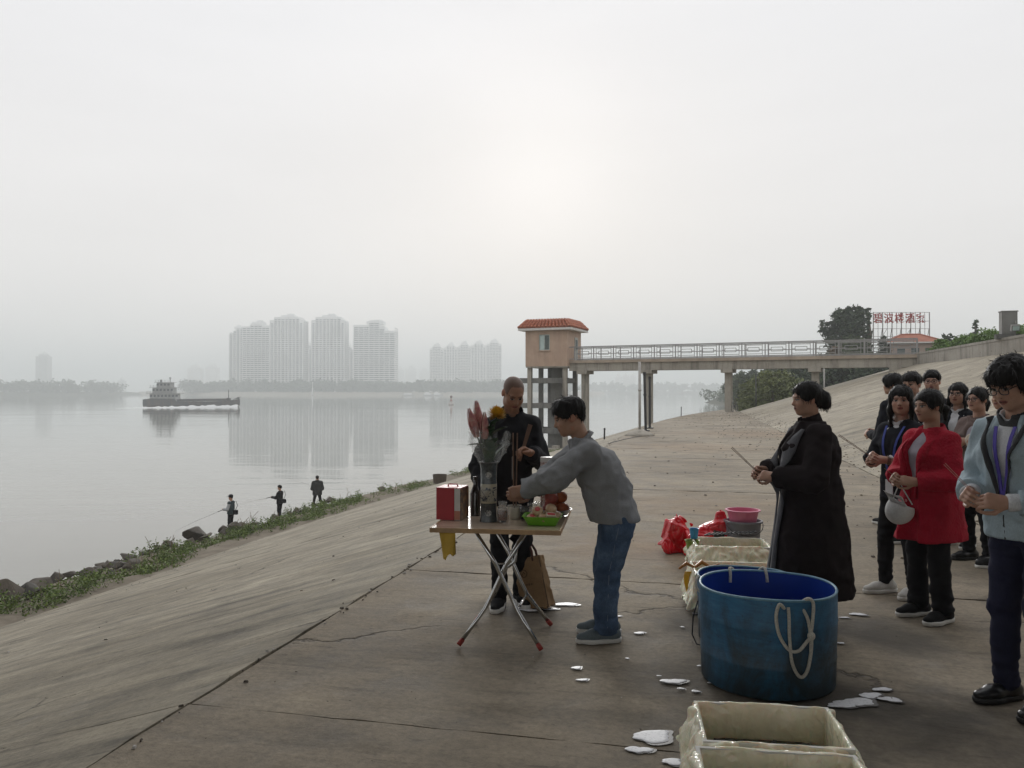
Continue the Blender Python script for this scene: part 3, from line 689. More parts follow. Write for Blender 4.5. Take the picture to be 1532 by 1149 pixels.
# stilts and pump frame under the house
def hp(mb, name, mat=M_FRAME): return mb.build(name, mat, house)
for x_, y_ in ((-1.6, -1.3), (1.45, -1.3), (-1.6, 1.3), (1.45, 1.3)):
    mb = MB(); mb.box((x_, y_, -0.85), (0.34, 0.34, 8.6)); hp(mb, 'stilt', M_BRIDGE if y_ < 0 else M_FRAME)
mb = MB(); mb.lathe([(0.62, -5.6), (0.62, 3.44)], 20, (0.1, 0.1, 0)); o = hp(mb, 'pump_shaft'); auto_smooth(o)
for z in (2.4, 0.35, -1.7, -3.7):
    for y_ in (-1.3, 1.3):
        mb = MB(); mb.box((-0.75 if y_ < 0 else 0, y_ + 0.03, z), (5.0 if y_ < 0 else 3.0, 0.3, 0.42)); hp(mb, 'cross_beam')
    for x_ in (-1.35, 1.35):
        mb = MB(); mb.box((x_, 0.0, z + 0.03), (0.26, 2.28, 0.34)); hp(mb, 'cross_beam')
for z in (-0.7,):
    mb = MB(); mb.box((-2.95, -1.27, -0.95), (0.3, 0.34, 6.2)); hp(mb, 'outer_stilt')
mb = MB(); mb.box((0.4, -2.0, -3.3), (2.2, 1.0, 0.5)); mb.box((0.9, -2.0, -2.95), (0.5, 0.5, 0.25)); hp(mb, 'pump_footing', M_BRIDGE)

# ------------------------------------------------------------------ poles and stakes on the platform
M_POLE = simple('galvanised_pole', (0.40, 0.385, 0.36), 0.5, 0.2, local=False, scale=4, var=0.2)
M_BLACKPOLE = simple('black_pipe', (0.03, 0.03, 0.032), 0.45, local=False)
c = gnd(957, 652); e = empty('steel_pole', c); tag(e, 'tall pale steel pole set in a concrete mound on the platform edge', 'pole')
mb = MB(); mb.tube([(0, 0, 0), (0, 0, 2.56)], 0.045, 12); mb.tube([(0, 0, 1.55), (0, 0, 1.62)], 0.06, 12); mb.build('shaft', M_POLE, e, True)
mb = MB(); mb.lathe([(0.50, -0.01), (0.36, 0.10), (0.14, 0.20), (0.06, 0.22)], 14, sx=1.1); mb.build('footing', M_BRIDGE, e, True)
mb = MB(); mb.tube([(0.05, -0.4, 0.02), (-0.5, -1.4, 0.015), (-1.0, -2.6, 0.012), (-1.6, -4.2, 0.012)], 0.010, 5); mb.build('stay_wire', M_BLACKPOLE, e)
for i, (u, v, h, lean) in enumerate([(966, 645, 2.28, -0.05), (972, 641, 2.15, 0.0)]):
    c = gnd(u, v); mb = MB(); mb.tube([(0, 0, -0.02), (lean, 0, h)], [0.05, 0.05], 10); mb.box((0, 0, 0.02), (0.26, 0.26, 0.06)); mb.tube([(lean * 0.6, 0, h * 0.6), (lean * 0.63, 0, h * 0.63)], 0.065, 10); mb.tube([(lean, 0, h - 0.12), (lean, 0, h)], 0.062, 10)
    o = mb.build('black_pole', M_BLACKPOLE, None, False); auto_smooth(o); o.location = c
    tag(o, ['leaning black pipe post beside the pale steel pole', 'upright black pipe post between leaning post and bridge pillar'][i], 'post')
for i, (u, v, h) in enumerate([(904, 653, 0.28), (1019, 621, 0.52)]):
    c = gnd(u, v); mb = MB(); mb.tube([(0, 0, -0.1), (0.01, 0, h)], [0.03, 0.026], 8); mb.tube([(0.01, 0, h - 0.05), (0.012, 0, h + 0.01)], 0.036, 8)
    o = mb.build('mooring_stake', M_BLACKPOLE); o.location = c
    tag(o, ['short dark stake on the slope edge before the pump house', 'dark stake standing alone at the far platform edge'][i], 'stake')
Y = 64.0; c = at(1131, 609, Y); c.z = 0.0
mb = MB(); mb.tube([(0, 0, -1.5), (0, 0, 2.9)], 0.05, 8); mb.tube([(0, 0, 2.88), (0, 0, 2.95)], 0.07, 8); o = mb.build('utility_pole', M_BLACKPOLE, None, True); o.location = c
tag(o, 'thin dark pole standing before the pale willows', 'pole')
c = at(1233, 600, 62); mb = MB(); mb.tube([(0, 0, -2), (0, 0, 3.4)], 0.06, 8); mb.tube([(0, 0, 0.6), (0, 0, 0.75)], 0.09, 8); o = mb.build('utility_pole', M_POLE, None, True); o.location = (c.x, 62, 0.8)
tag(o, 'thin pale pole under the walkway beside a bridge pillar', 'pole')

# ------------------------------------------------------------------ bicycle leaning by the pillar
bk = empty('bicycle', (at(1099, 0, 59.2).x, 59.2, 0.0), R(60)); tag(bk, 'dark bicycle parked against a bridge pillar at the platform end', 'bicycle')
M_BIKE = simple('bike_black', (0.025, 0.025, 0.028), 0.4)
for x_ in (-0.52, 0.52):
    mb = MB(); mb.tube([(x_ + 0.33 * math.cos(a), 0, 0.34 + 0.33 * math.sin(a)) for a in [2 * math.pi * k / 24 for k in range(24)]], 0.02, 6, closed=True)
    w_ = mb.build('wheel', M_BIKE, bk, True)
    sp = MB()
    for k in range(10):
        a = math.pi * k / 5; sp.tube([(x_, 0, 0.34), (x_ + 0.32 * math.cos(a), 0, 0.34 + 0.32 * math.sin(a))], 0.004, 4)
    sp.build('spokes', M_POLE, w_)
mb = MB()
for a, b in (((-0.52, 0, 0.34), (-0.15, 0, 0.82)), ((-0.52, 0, 0.34), (-0.02, 0, 0.3)), ((-0.02, 0, 0.3), (-0.15, 0, 0.9)), ((-0.02, 0, 0.3), (0.36, 0, 0.78)), ((-0.15, 0, 0.82), (0.36, 0, 0.82)), ((0.34, 0, 0.95), (0.52, 0, 0.34))): mb.tube([a, b], 0.017, 6)
mb.build('frame', M_BIKE, bk)
mb = MB(); mb.tube([(0.2, -0.27, 1.02), (0.34, -0.2, 1.05), (0.34, 0.2, 1.05), (0.2, 0.27, 1.02)], 0.014, 6); mb.tube([(0.34, 0, 0.95), (0.34, 0, 1.05)], 0.014, 6); mb.build('handlebar', M_BIKE, bk)
mb = MB(); mb.box((-0.17, 0, 0.95), (0.26, 0.14, 0.07), taper=0.8); mb.build('saddle', M_BIKE, bk)
mb = MB(); mb.box((-0.5, 0, 0.74), (0.36, 0.14, 0.02)); mb.tube([(-0.52, 0.05, 0.34), (-0.6, 0.05, 0.73)], 0.01, 5); mb.build('rear_rack', M_BIKE, bk)

# ------------------------------------------------------------------ rooftop sign and restaurant
M_SCAF = simple('scaffold_steel', (0.22, 0.20, 0.19), 0.6, 0.3, local=False)
M_CHAR = simple('sign_red', (0.30, 0.022, 0.018), 0.5, local=False, scale=2)
Ys = 108.0; sg = empty('rooftop_sign', at(1347, 0, Ys).xy.to_3d() + Vector((0, 0, 3.6)))
tag(sg, 'open steel frame carrying five red Chinese characters above the roofs', 'sign')
xs0, xs1 = (1307 - 1347) / F * Ys, (1391 - 1347) / F * Ys; zt = at(0, 467, Ys).z - 3.6
mb = MB()
for k in range(13):
    x_ = xs0 + (xs1 - xs0) * k / 12; w = 0.09 if k % 2 == 0 else 0.045
    mb.bar((x_, 0, 0), (x_, 0, zt), w, w, up=(0, 1, 0))
    if k % 2 == 0: mb.bar((x_, 0.1, zt * 0.75), (x_, 2.2, 0.2), 0.06, 0.06); mb.bar((x_, 2.2, 0), (x_, 2.2, 1.5), 0.06, 0.06, up=(0, 1, 0))
for f in (0.35, 0.48, 0.62, 0.74, 0.86, 0.997): mb.bar((xs0, 0.06, zt * f), (xs1, 0.06, zt * f), 0.05, 0.05)
for k in (0, 5): mb.bar((xs0 + (xs1 - xs0) * k / 12, 0.08, zt * 0.40), (xs0 + (xs1 - xs0) * (k + 3) / 12, 0.08, zt * 0.74), 0.04, 0.04)
mb.build('frame', M_SCAF, sg)
cw = (xs1 - xs0) / 5.35
for k, ch in enumerate('碧波楼酒家'):
    cu = bpy.data.curves.new('character', 'FONT'); cu.body = ch; cu.size = 1.30; cu.extrude = 0.05; cu.align_x = 'CENTER'; cu.offset = 0.016
    tmp = bpy.data.objects.new('tmp', cu); COL.objects.link(tmp); bpy.context.view_layer.update()
    me = bpy.data.meshes.new_from_object(tmp.evaluated_get(bpy.context.evaluated_depsgraph_get())); bpy.data.objects.remove(tmp)
    me.materials.clear(); o = link('character', me, M_CHAR, sg); o.location = (xs0 + 0.62 + k * cw * 1.02, -0.1, zt - 1.36); o.rotation_euler = (R(90), R(-4), 0); o.scale = (1.0, 1.12, 1)
lm = MB()
for z_ in (0.52, 0.38):
    for k in range(3): lm.box((xs0 - 0.25 + k * 0.22, -0.3, zt * z_), (0.12, 0.16, 0.10)); lm.bar((xs0 - 0.25 + k * 0.22, -0.3, zt * z_ + 0.08), (xs0, 0, zt * z_ + 0.1), 0.03, 0.03)
lm.build('flood_lamp', M_SCAF, sg)
Yr = 98.0; rs = empty('restaurant', at(1381, 0, Yr).xy.to_3d() + Vector((0, 3, 3.5)), R(-14)); tag(rs, 'low restaurant building with shallow red tiled hip roof behind the parapet', 'building')
rw, rd = 6.6, 5.5; ze = at(0, 511, Yr).z - 3.5; zr = at(0, 498, Yr).z - 3.5
mb = MB(); mb.box((0, 0, ze / 2 - 0.3), (rw - 0.9, rd - 0.9, ze + 0.58)); mb.build('wall', simple('restaurant_wall', (0.36, 0.27, 0.225), 0.8, local=False, scale=1.5), rs)
mb = MB(); a, b = rw / 2, rd / 2
mb.add([(-a, -b, ze), (a, -b, ze), (a, b, ze), (-a, b, ze), (-a + b * 0.8, 0, zr), (a - b * 0.8, 0, zr)], [(0, 1, 5, 4), (1, 2, 5), (2, 3, 4, 5), (3, 0, 4), (3, 2, 1, 0)])
t = NT('restaurant_tiles'); p = t.obj(); wv = t.n.new('ShaderNodeTexWave'); t.put(wv.inputs['Vector'], p); wv.inputs['Scale'].default_value = 2.6; wv.bands_direction = 'X'
t.set(color=t.ramp(t.noise(p, 1.1, 5), [(0.3, (0.33, 0.105, 0.06)), (0.7, (0.46, 0.16, 0.09))]), rough=0.65, normal=t.bump(wv.outputs['Fac'], 0.8, 0.05))
rfo = mb.build('roof', t.mat, rs)
rgm = MB(); rgm.tube([(-a + b * 0.8, 0, zr + 0.03), (a - b * 0.8, 0, zr + 0.03)], 0.10, 8)
for sx, sy in ((-1, -1), (-1, 1), (1, -1), (1, 1)): rgm.tube([(sx * a, sy * b, ze + 0.04), (sx * (a - b * 0.8), 0, zr + 0.04)], 0.08, 8)
rgm.build('ridge', t.mat, rfo, True)
mb = MB(); mb.box((0, -b + 0.02, ze - 0.09), (rw - 0.02, 0.16, 0.16)); mb.build('eaves', M_WHITE, rs)
for x_ in (-1.6, 0, 1.6):
    w_ = MB(); w_.box((x_, -rd / 2 + 0.44, ze - 1.3), (0.9, 0.08, 1.1)); w_.build('window', M_GLASS, rs)

# ------------------------------------------------------------------ hedge and grey cabinet above the parapet
hg = empty('hedge', st(S_TOP + 1.3, 48, DIKE_Z)); tag(hg, 'clipped bright green hedge growing behind the parapet wall', 'hedge')
cs = []; rs_ = []
rr = random.Random(12)
for i in range(330):
    q = -12 + 22.5 * rr.random(); s_ = 1.2 + rr.uniform(-0.45, 0.45)
    p = st(S_TOP + s_, 48 + q) - hg.location.xy.to_3d(); top_ = 1.08 + 0.14 * math.sin(q * 1.7) + 0.08 * math.sin(q * 4.1)
    cs.append((p.x, p.y, rr.uniform(0.25, top_ - 0.15))); rs_.append((0.32, 0.32, 0.24))
v, f = leaf_cloud(cs, rs_, 16000, 0.075, 12); tag(link('foliage', np_mesh('foliage', v, f, False), M_HEDGE, hg), kind='stuff')
mb = MB()
for i in range(24): p = st(S_TOP + 1.1, 36.5 + i * 0.9) - hg.location.xy.to_3d(); mb.tube([(p.x, p.y, -0.15), (p.x + rr.uniform(-.1, .1), p.y, 0.4)], 0.02, 5)
mb.build('stems', M_BARK, hg)
t_ = 43.3; cbe = empty('control_cabinet', st(S_TOP + 0.35, t_, 4.10), -BA); tag(cbe, 'upright grey metal cabinet standing on the parapet wall', 'cabinet')
M_CAB = simple('cabinet_grey', (0.17, 0.165, 0.155), 0.6, local=False, scale=2)
mb = MB(); mb.box((0, 0, 0.10), (0.95, 0.5, 0.24)); mb.box((-0.5, -0.05, 0.10), (0.14, 0.3, 0.22)); mb.build('plinth', M_FRAME, cbe)
mb = MB(); mb.box((0.02, 0, 0.76), (0.68, 0.40, 1.08)); bo = mb.build('body', M_CAB, cbe)
mb = MB(); mb.box((0.02, -0.21, 0.76), (0.60, 0.02, 0.98)); dd = mb.build('door', M_CAB, cbe)
mb = MB(); mb.box((0.26, -0.235, 0.78), (0.03, 0.03, 0.14)); mb.build('handle', M_POLE, dd)
mb = MB(); mb.box((0.02, 0, 1.32), (0.74, 0.46, 0.05)); mb.build('top', M_CAB, cbe)
fe = empty('flood_light', st(S_TOP + 0.3, t_ - 1.05, 4.12), -BA); tag(fe, 'small floodlight on a bracket next to the grey cabinet', 'lamp')
mb = MB(); mb.tube([(0, 0, 0), (0, 0, 0.28)], 0.03, 8); mb.box((0, 0, 0.02), (0.3, 0.2, 0.05)); mb.build('bracket', M_FRAME, fe)
mb = MB(); mb.box((0, -0.02, 0.42), (0.36, 0.20, 0.28), (0.3, 0, 0)); hd = mb.build('head', M_CAB, fe)
mb = MB(); mb.box((0, -0.13, 0.39), (0.28, 0.02, 0.2), (0.3, 0, 0)); mb.build('lens', M_GLASSP, hd)

# ------------------------------------------------------------------ cargo barge, buoy, moored boats
bgY = 330.0; bx = (288 - 766) / F * bgY; ship = empty('cargo_barge', (bx, bgY, WZ), R(4)); tag(ship, 'low loaded cargo barge with pale stacked wheelhouse moving on the river', 'barge')
HL = 38.0
t = NT('hull_paint'); p = t.obj(); sz = t.n.new('ShaderNodeSeparateXYZ'); t.put(sz.inputs[0], p)
rust = t.noise(t.map(p, scale=(0.6, 0.6, 0.25)), 1.0, 6, 0.7)
hc = t.mix(t.ramp(rust, [(0.42, 0.0), (0.62, 0.8)]), (0.030, 0.036, 0.043), (0.085, 0.058, 0.045))
t.set(color=t.mix(t.ramp(t.math('ADD', sz.outputs['Z'], t.math('MULTIPLY', rust, 0.4)), [(0.0, 1.0), (1.2, 0.0)]), hc, (0.095, 0.082, 0.072)), rough=0.7)
M_HULL = t.mat
st_x = [-19.0, -18.2, -15, -6, -5, 6, 14, 17.5, 19.2]; sheer = [3.0, 3.2, 3.5, 3.4, 2.3, 2.2, 2.5, 2.9, 3.1]; hwid = [2.6, 3.3, 3.8, 4.0, 4.0, 4.0, 3.4, 1.9, 0.15]; keelx = [0.6, 0.2, 0, 0, 0, 0, 0, -0.6, -1.4]
vs = []; fs = []
for x_, s_, w_, kx in zip(st_x, sheer, hwid, keelx):
    vs += [(x_ + kx, -w_ * 0.8, -1.0), (x_, -w_, 0.8), (x_, -w_, s_), (x_, w_, s_), (x_, w_, 0.8), (x_ + kx, w_ * 0.8, -1.0)]
for i in range(len(st_x) - 1):
    for k in range(6): fs.append((i * 6 + k, (i + 1) * 6 + k, (i + 1) * 6 + (k + 1) % 6, i * 6 + (k + 1) % 6))
fs += [tuple(range(5, -1, -1)), tuple((len(st_x) - 1) * 6 + k for k in range(6))]
mb = MB(); mb.add(vs, fs); mb.build('hull', M_HULL, ship)
mb = MB()
for sy in (-1, 1): mb.bar((-5, sy * 3.6, 2.75), (14, sy * 3.3, 2.95), 0.3, 0.9)
mb.bar((14, -3.3, 2.95), (14, 3.3, 2.95), 0.3, 0.8); mb.build('hatch_coaming', M_HULL, ship)
M_SHIPW = simple('ship_white', (0.30, 0.30, 0.295), 0.6, local=True, scale=0.8, var=0.25)
hs = [(-11.0, 12.0, 6.6, 3.2, 2.3), (-11.2, 9.2, 6.0, 5.6, 2.3), (-10.8, 6.4, 5.0, 7.9, 2.1)]
for (x_, l_, w_, z_, h_) in hs:
    mb = MB(); mb.box((x_, 0, z_ + h_ / 2), (l_ * 0.86, w_ * 0.86, h_)); lv = mb.build('deckhouse', M_SHIPW, ship)
    mb = MB(); mb.box((x_, 0, z_ + h_ + 0.03), (l_ + 0.6, w_ + 0.8, 0.16)); mb.build('deck_edge', M_SHIPW, lv)
    mb = MB()
    for k in range(int(l_ / 1.5)): mb.box((x_ - l_ * 0.38 + k * 1.45, -w_ * 0.43 - 0.02, z_ + h_ * 0.58), (0.85, 0.08, 0.9))
    tag(mb.build('window', M_TG, lv), kind='stuff')
    mb = MB()
    for k in range(int(l_ / 1.3) + 1):
        xk = x_ - l_ / 2 + k * 1.3; mb.bar((xk, -w_ / 2 - 0.3, z_ + h_), (xk, -w_ / 2 - 0.3, z_ + h_ + 1.0), 0.09, 0.09, up=(0, 1, 0))
    for zz in (0.5, 1.0): mb.bar((x_ - l_ / 2, -w_ / 2 - 0.3, z_ + h_ + zz), (x_ + l_ / 2, -w_ / 2 - 0.3, z_ + h_ + zz), 0.08, 0.08)
    mb.build('railing', M_SHIPW, lv)
mb = MB(); mb.tube([(-9.0, 0, 10), (-9.0, 0, 12.2)], 0.14, 6); mb.bar((-9.0, -0.9, 11.4), (-9.0, 0.9, 11.4), 0.1, 0.1); mb.box((-9.0, 0, 11.9), (0.5, 1.6, 0.25)); mb.tube([(-12.6, 0, 10), (-12.6, 0, 11.2)], 0.4, 8); mb.build('mast', M_HULL, ship)
mb = MB(); mb.tube([(14.6, 0, 2.4), (14.6, 0, 7.0)], [0.22, 0.12], 8); mb.bar((14.6, -0.6, 6.0), (14.6, 0.6, 6.0), 0.1, 0.1); mb.box((14.6, 0, 3.1), (1.4, 1.8, 1.0)); mb.build('bow_mast', M_HULL, ship)
mb = MB(); mb.tube([(17, -1.7, 3.0), (18.6, -0.7, 3.9), (19.4, 0, 4.0), (18.6, 0.7, 3.9), (17, 1.7, 3.0)], 0.12, 6); mb.box((18.6, 0, 3.4), (0.8, 0.7, 0.7)); mb.build('anchor_gear', M_HULL, ship)
mb = MB()
vs = []; rr = random.Random(3)
for i in range(25):
    for j in range(9): vs.append((-6 + 20 * i / 24, -3.3 + 6.6 * j / 8, 2.2 + 0.55 * math.sin(math.pi * j / 8) * math.sin(math.pi * i / 24) ** 0.5 + rr.uniform(0, 0.18)))
mb.add(vs, [(i * 9 + j, i * 9 + j + 1, (i + 1) * 9 + j + 1, (i + 1) * 9 + j) for i in range(24) for j in range(8)]); mb.build('cargo', simple('gravel_cargo', (0.42, 0.41, 0.385), 0.95), ship, True)
t = NT('wake_foam'); t.set(color=(0.72, 0.73, 0.72), rough=0.8); M_FOAMW = t.mat
wk = MB(); rr = random.Random(9); n = 40
up_ = []; lo_ = []; bk_ = []
for i in range(n + 1):
    f = i / n; x_ = bx + 20 - 38 * f; y_ = bgY - 3.4 - 26 * f ** 1.25; w_ = (0.25 + 1.5 * f) * (0.6 + 0.8 * rr.random()) * (1 - f ** 6)
    hgt = (0.75 * (1 - f) ** 0.5 + 0.18) * (0.5 + 0.8 * rr.random()) * (1 - f ** 5)
    up_.append((x_, y_ + 0.5, WZ + hgt)); lo_.append((x_, y_ - w_ - 0.6, WZ - 0.02)); bk_.append((x_, y_ + w_ + 1.4, WZ - 0.02))
wk.add(up_ + lo_ + bk_, [(i, n + 1 + i, n + 2 + i, i + 1) for i in range(n)] + [(2 * n + 2 + i, i, i + 1, 2 * n + 3 + i) for i in range(n)])
tag(wk.build('bow_wave', M_FOAMW, None, True), 'white bow wave trailing along the barge hull', 'wake', kind='stuff')
by = at(675, 606, 372); bu = empty('channel_buoy', (by.x, by.y, WZ)); tag(bu, 'small red topped channel buoy floating on the river', 'buoy')
mb = MB(); mb.lathe([(0.9, -0.4), (1.3, 0.2), (1.2, 0.9), (0.5, 1.1)], 14); mb.build('float', simple('buoy_white', (0.5, 0.46, 0.44), 0.6), bu, True)
mb = MB()
for a in range(4): mb.bar((0.6 * math.cos(a * 1.57), 0.6 * math.sin(a * 1.57), 1.0), (0.22 * math.cos(a * 1.57), 0.22 * math.sin(a * 1.57), 3.4), 0.12, 0.12)
mb.box((0, 0, 2.1), (0.8, 0.8, 0.5)); mb.build('cage', simple('buoy_red', (0.33, 0.10, 0.07), 0.6), bu)
mb = MB(); mb.lathe([(0.3, 3.3), (0.55, 3.5), (0.55, 4.1), (0.1, 4.5)], 10); mb.build('topmark', simple('buoy_dark', (0.14, 0.07, 0.06), 0.6), bu)
for i, (u, v, Yb, L) in enumerate([(611, 587, 1095, 17), (641, 588, 1080, 16), (655, 588, 1085, 14)]):
    e = empty('moored_boat', ((u - 766) / F * Yb, Yb, WZ), rng.uniform(-.15, .15)); tag(e, ['flat white boat moored alone under the island trees', 'white work boat with tall cabin moored by the island', 'white work boat with low cabin moored behind the tall one'][i], 'boat')
    mb = MB(); mb.add([(-L / 2, -2, 0.2), (L / 2, -1.2, 0.2), (L / 2 + 1.5, 0, 1.6), (L / 2, 1.2, 0.2), (-L / 2, 2, 0.2), (-L / 2, -2.4, 1.5), (L / 2, -1.8, 1.7), (L / 2, 1.8, 1.7), (-L / 2, 2.4, 1.5)], [(0, 1, 6, 5), (1, 2, 6), (2, 3, 7), (3, 4, 8, 7), (4, 0, 5, 8), (5, 6, 2, 7, 8), (4, 3, 2, 1, 0)]); mb.build('hull', M_TW2, e)
    mb = MB(); mb.box((-1, 0, 2.5), (L * 0.6, 3, 2.2)); 
    if i: mb.box((-2, 0, 4.4), (L * 0.3, 2.4, 1.8)); mb.bar((1, 0, 3.5), (1, 0, 8), 0.2, 0.2, up=(0, 1, 0))
    mb.build('cabin', simple('boat_white', (0.78, 0.78, 0.77), 0.5), e)
c = at(464, 560, 1105); mb = MB(); mb.lathe([(1.4, 0), (1.0, 4), (0.6, 10), (0.3, 16), (0.9, 16.3), (0.6, 18)], 10); o = mb.build('beacon_tower', simple('boat_white', (0.78, 0.78, 0.77), 0.5), None, True); o.location = (c.x, 1118, WZ + 1)
tag(o, 'slim white navigation beacon on the island shore below the towers', 'beacon')
# ------------------------------------------------------------------ implicit-surface modelling for figures
def _v(a): return np.asarray(a, dtype=np.float32)
class Field:
    def __init__(s, lo, hi, res):
        s.lo = _v(lo); s.res = res; s.n = np.ceil((_v(hi) - s.lo) / res).astype(int) + 1
        s.val = np.full(s.n, 9.0, np.float32)
    def win(s, lo, hi):
        i0 = np.clip(np.floor((_v(lo) - s.lo) / s.res).astype(int), 0, s.n); i1 = np.clip(np.ceil((_v(hi) - s.lo) / s.res).astype(int) + 1, 0, s.n)
        if np.any(i1 <= i0): return None
        sl = tuple(slice(a, b) for a, b in zip(i0, i1))
        ax = [s.lo[k] + s.res * np.arange(i0[k], i1[k], dtype=np.float32) for k in range(3)]
        return sl, ax[0][:, None, None], ax[1][None, :, None], ax[2][None, None, :]
    def _put(s, sl, d, k, mode):
        a = s.val[sl]
        if mode == 'add':
            if k > 0:
                h = np.maximum(k - np.abs(a - d), 0.0) / k; s.val[sl] = np.minimum(a, d) - h * h * k * 0.25
            else: s.val[sl] = np.minimum(a, d)
        elif mode == 'sub':
            d = -d
            if k > 0:
                h = np.maximum(k - np.abs(a - d), 0.0) / k; s.val[sl] = np.maximum(a, d) + h * h * k * 0.25
            else: s.val[sl] = np.maximum(a, d)
    def cone(s, a, b, ra, rb, k=0.02, mode='add', flat=1.0, side=None, cut=None):
        """rounded cone from a to b; flat < 1 squeezes it along the axis `side`; cut: flat end at b (and a)"""
        a = _v(a); b = _v(b); m = max(ra, rb) / min(flat, 1.0) + k + 2 * s.res
        w = s.win(np.minimum(a, b) - m, np.maximum(a, b) + m)
        if w is None: return s
        sl, X, Y, Z = w; d = b - a; L2 = float(d @ d) + 1e-12
        px, py, pz = X - a[0], Y - a[1], Z - a[2]
        t = (px * d[0] + py * d[1] + pz * d[2]) / L2; tc = np.clip(t, 0, 1)
        qx, qy, qz = px - tc * d[0], py - tc * d[1], pz - tc * d[2]
        q2 = qx * qx + qy * qy + qz * qz
        if side is not None:
            e = _v(side); e = e / np.linalg.norm(e); c = qx * e[0] + qy * e[1] + qz * e[2]
            q2 = q2 + c * c * (1.0 / (flat * flat) - 1.0)
        dist = np.sqrt(q2) - (ra + (rb - ra) * tc)
        if side is not None: dist = dist * min(1.0, flat + 0.1)
        if cut:
            Ln = math.sqrt(L2)
            if 'b' in cut: dist = np.maximum(dist, (t - 1.0) * Ln)
            if 'a' in cut: dist = np.maximum(dist, -t * Ln)
        s._put(sl, dist, k, mode); return s
    def chain(s, pts, rs, k=0.02, **kw):
        for i in range(len(pts) - 1): s.cone(pts[i], pts[i + 1], rs[i], rs[i + 1], k, **kw)
        return s
    def ell(s, c, r, M=None, k=0.02, mode='add'):
        c = _v(c); r = _v(r); m = float(r.max()) + k + 2 * s.res
        w = s.win(c - m, c + m)
        if w is None: return s
        sl, X, Y, Z = w; px, py, pz = X - c[0], Y - c[1], Z - c[2]
        if M is not None:
            M = np.asarray(M, np.float32)              # columns are the local axes
            px, py, pz = (px * M[0, 0] + py * M[1, 0] + pz * M[2, 0], px * M[0, 1] + py * M[1, 1] + pz * M[2, 1], px * M[0, 2] + py * M[1, 2] + pz * M[2, 2])
        k0 = np.sqrt((px / r[0]) ** 2 + (py / r[1]) ** 2 + (pz / r[2]) ** 2) + 1e-6
        k1 = np.sqrt((px / r[0] ** 2) ** 2 + (py / r[1] ** 2) ** 2 + (pz / r[2] ** 2) ** 2) + 1e-6
        s._put(sl, k0 * (k0 - 1.0) / k1, k, mode); return s
    def rbox(s, c, h, M=None, rad=0.01, k=0.01, mode='add'):
        c = _v(c); h = _v(h); m = float(np.linalg.norm(h)) + k + 2 * s.res
        w = s.win(c - m, c + m)
        if w is None: return s
        sl, X, Y, Z = w; px, py, pz = X - c[0], Y - c[1], Z - c[2]
        if M is not None:
            M = np.asarray(M, np.float32)
            px, py, pz = (px * M[0, 0] + py * M[1, 0] + pz * M[2, 0], px * M[0, 1] + py * M[1, 1] + pz * M[2, 1], px * M[0, 2] + py * M[1, 2] + pz * M[2, 2])
        qx, qy, qz = np.abs(px) - h[0] + rad, np.abs(py) - h[1] + rad, np.abs(pz) - h[2] + rad
        d = np.sqrt(np.maximum(qx, 0) ** 2 + np.maximum(qy, 0) ** 2 + np.maximum(qz, 0) ** 2) + np.minimum(np.maximum(np.maximum(qx, qy), qz), 0) - rad
        s._put(sl, d, k, mode); return s
    def loft(s, secs, side=(1, 0, 0), k=0.02, p=2.3):
        """torso / skirt: list of (centre xyz, half width along `side`, half depth); stacked along z"""
        C = np.array([q[0] for q in secs], np.float32); A = np.array([q[1] for q in secs], np.float32); B = np.array([q[2] for q in secs], np.float32)
        o = np.argsort(C[:, 2]); C, A, B = C[o], A[o], B[o]; m = float(max(A.max(), B.max())) + k + 2 * s.res
        w = s.win(C.min(0) - m, C.max(0) + m)
        if w is None: return s
        sl, X, Y, Z = w; z = Z.ravel()
        cx = np.interp(z, C[:, 2], C[:, 0]).astype(np.float32)[None, None, :]; cy = np.interp(z, C[:, 2], C[:, 1]).astype(np.float32)[None, None, :]
        a = np.interp(z, C[:, 2], A).astype(np.float32)[None, None, :]; b = np.interp(z, C[:, 2], B).astype(np.float32)[None, None, :]
        e = _v(side); e = e / np.linalg.norm(e); f = np.array([-e[1], e[0]], np.float32)
        u = (X - cx) * e[0] + (Y - cy) * e[1]; v = (X - cx) * f[0] + (Y - cy) * f[1]
        rho = (np.abs(u / a) ** p + np.abs(v / b) ** p) ** (1.0 / p)
        d = (rho - 1.0) * np.minimum(a, b)
        d = np.maximum(d, np.maximum(C[0, 2] - Z, Z - C[-1, 2]))
        s._put(sl, d, k, 'add'); return s
    def plane(s, pt, nrm):
        """cut everything on the side the normal points to"""
        nrm = _v(nrm); nrm = nrm / np.linalg.norm(nrm); pt = _v(pt)
        ax = [s.lo[k] + s.res * np.arange(s.n[k], dtype=np.float32) for k in range(3)]
        d = (ax[0][:, None, None] - pt[0]) * nrm[0] + (ax[1][None, :, None] - pt[1]) * nrm[1] + (ax[2][None, None, :] - pt[2]) * nrm[2]
        s.val = np.maximum(s.val, d); return s
    def wrinkle(s, amp, freq, seed, stretch=(1, 1, 1), where=None, ridge=False):
        """push the surface in and out with smooth noise"""
        idx = np.argwhere(np.abs(s.val) < 0.05)
        if len(idx) == 0: return s
        P = s.lo + idx * s.res; n = fnoise(P * _v(stretch) * freq, seed)
        if ridge: n = np.clip(1 - np.abs(n) * 4.0, 0, 1) ** 1.3
        a = amp if where is None else amp * where(P)
        s.val[tuple(idx.T)] += (n * a).astype(np.float32); return s
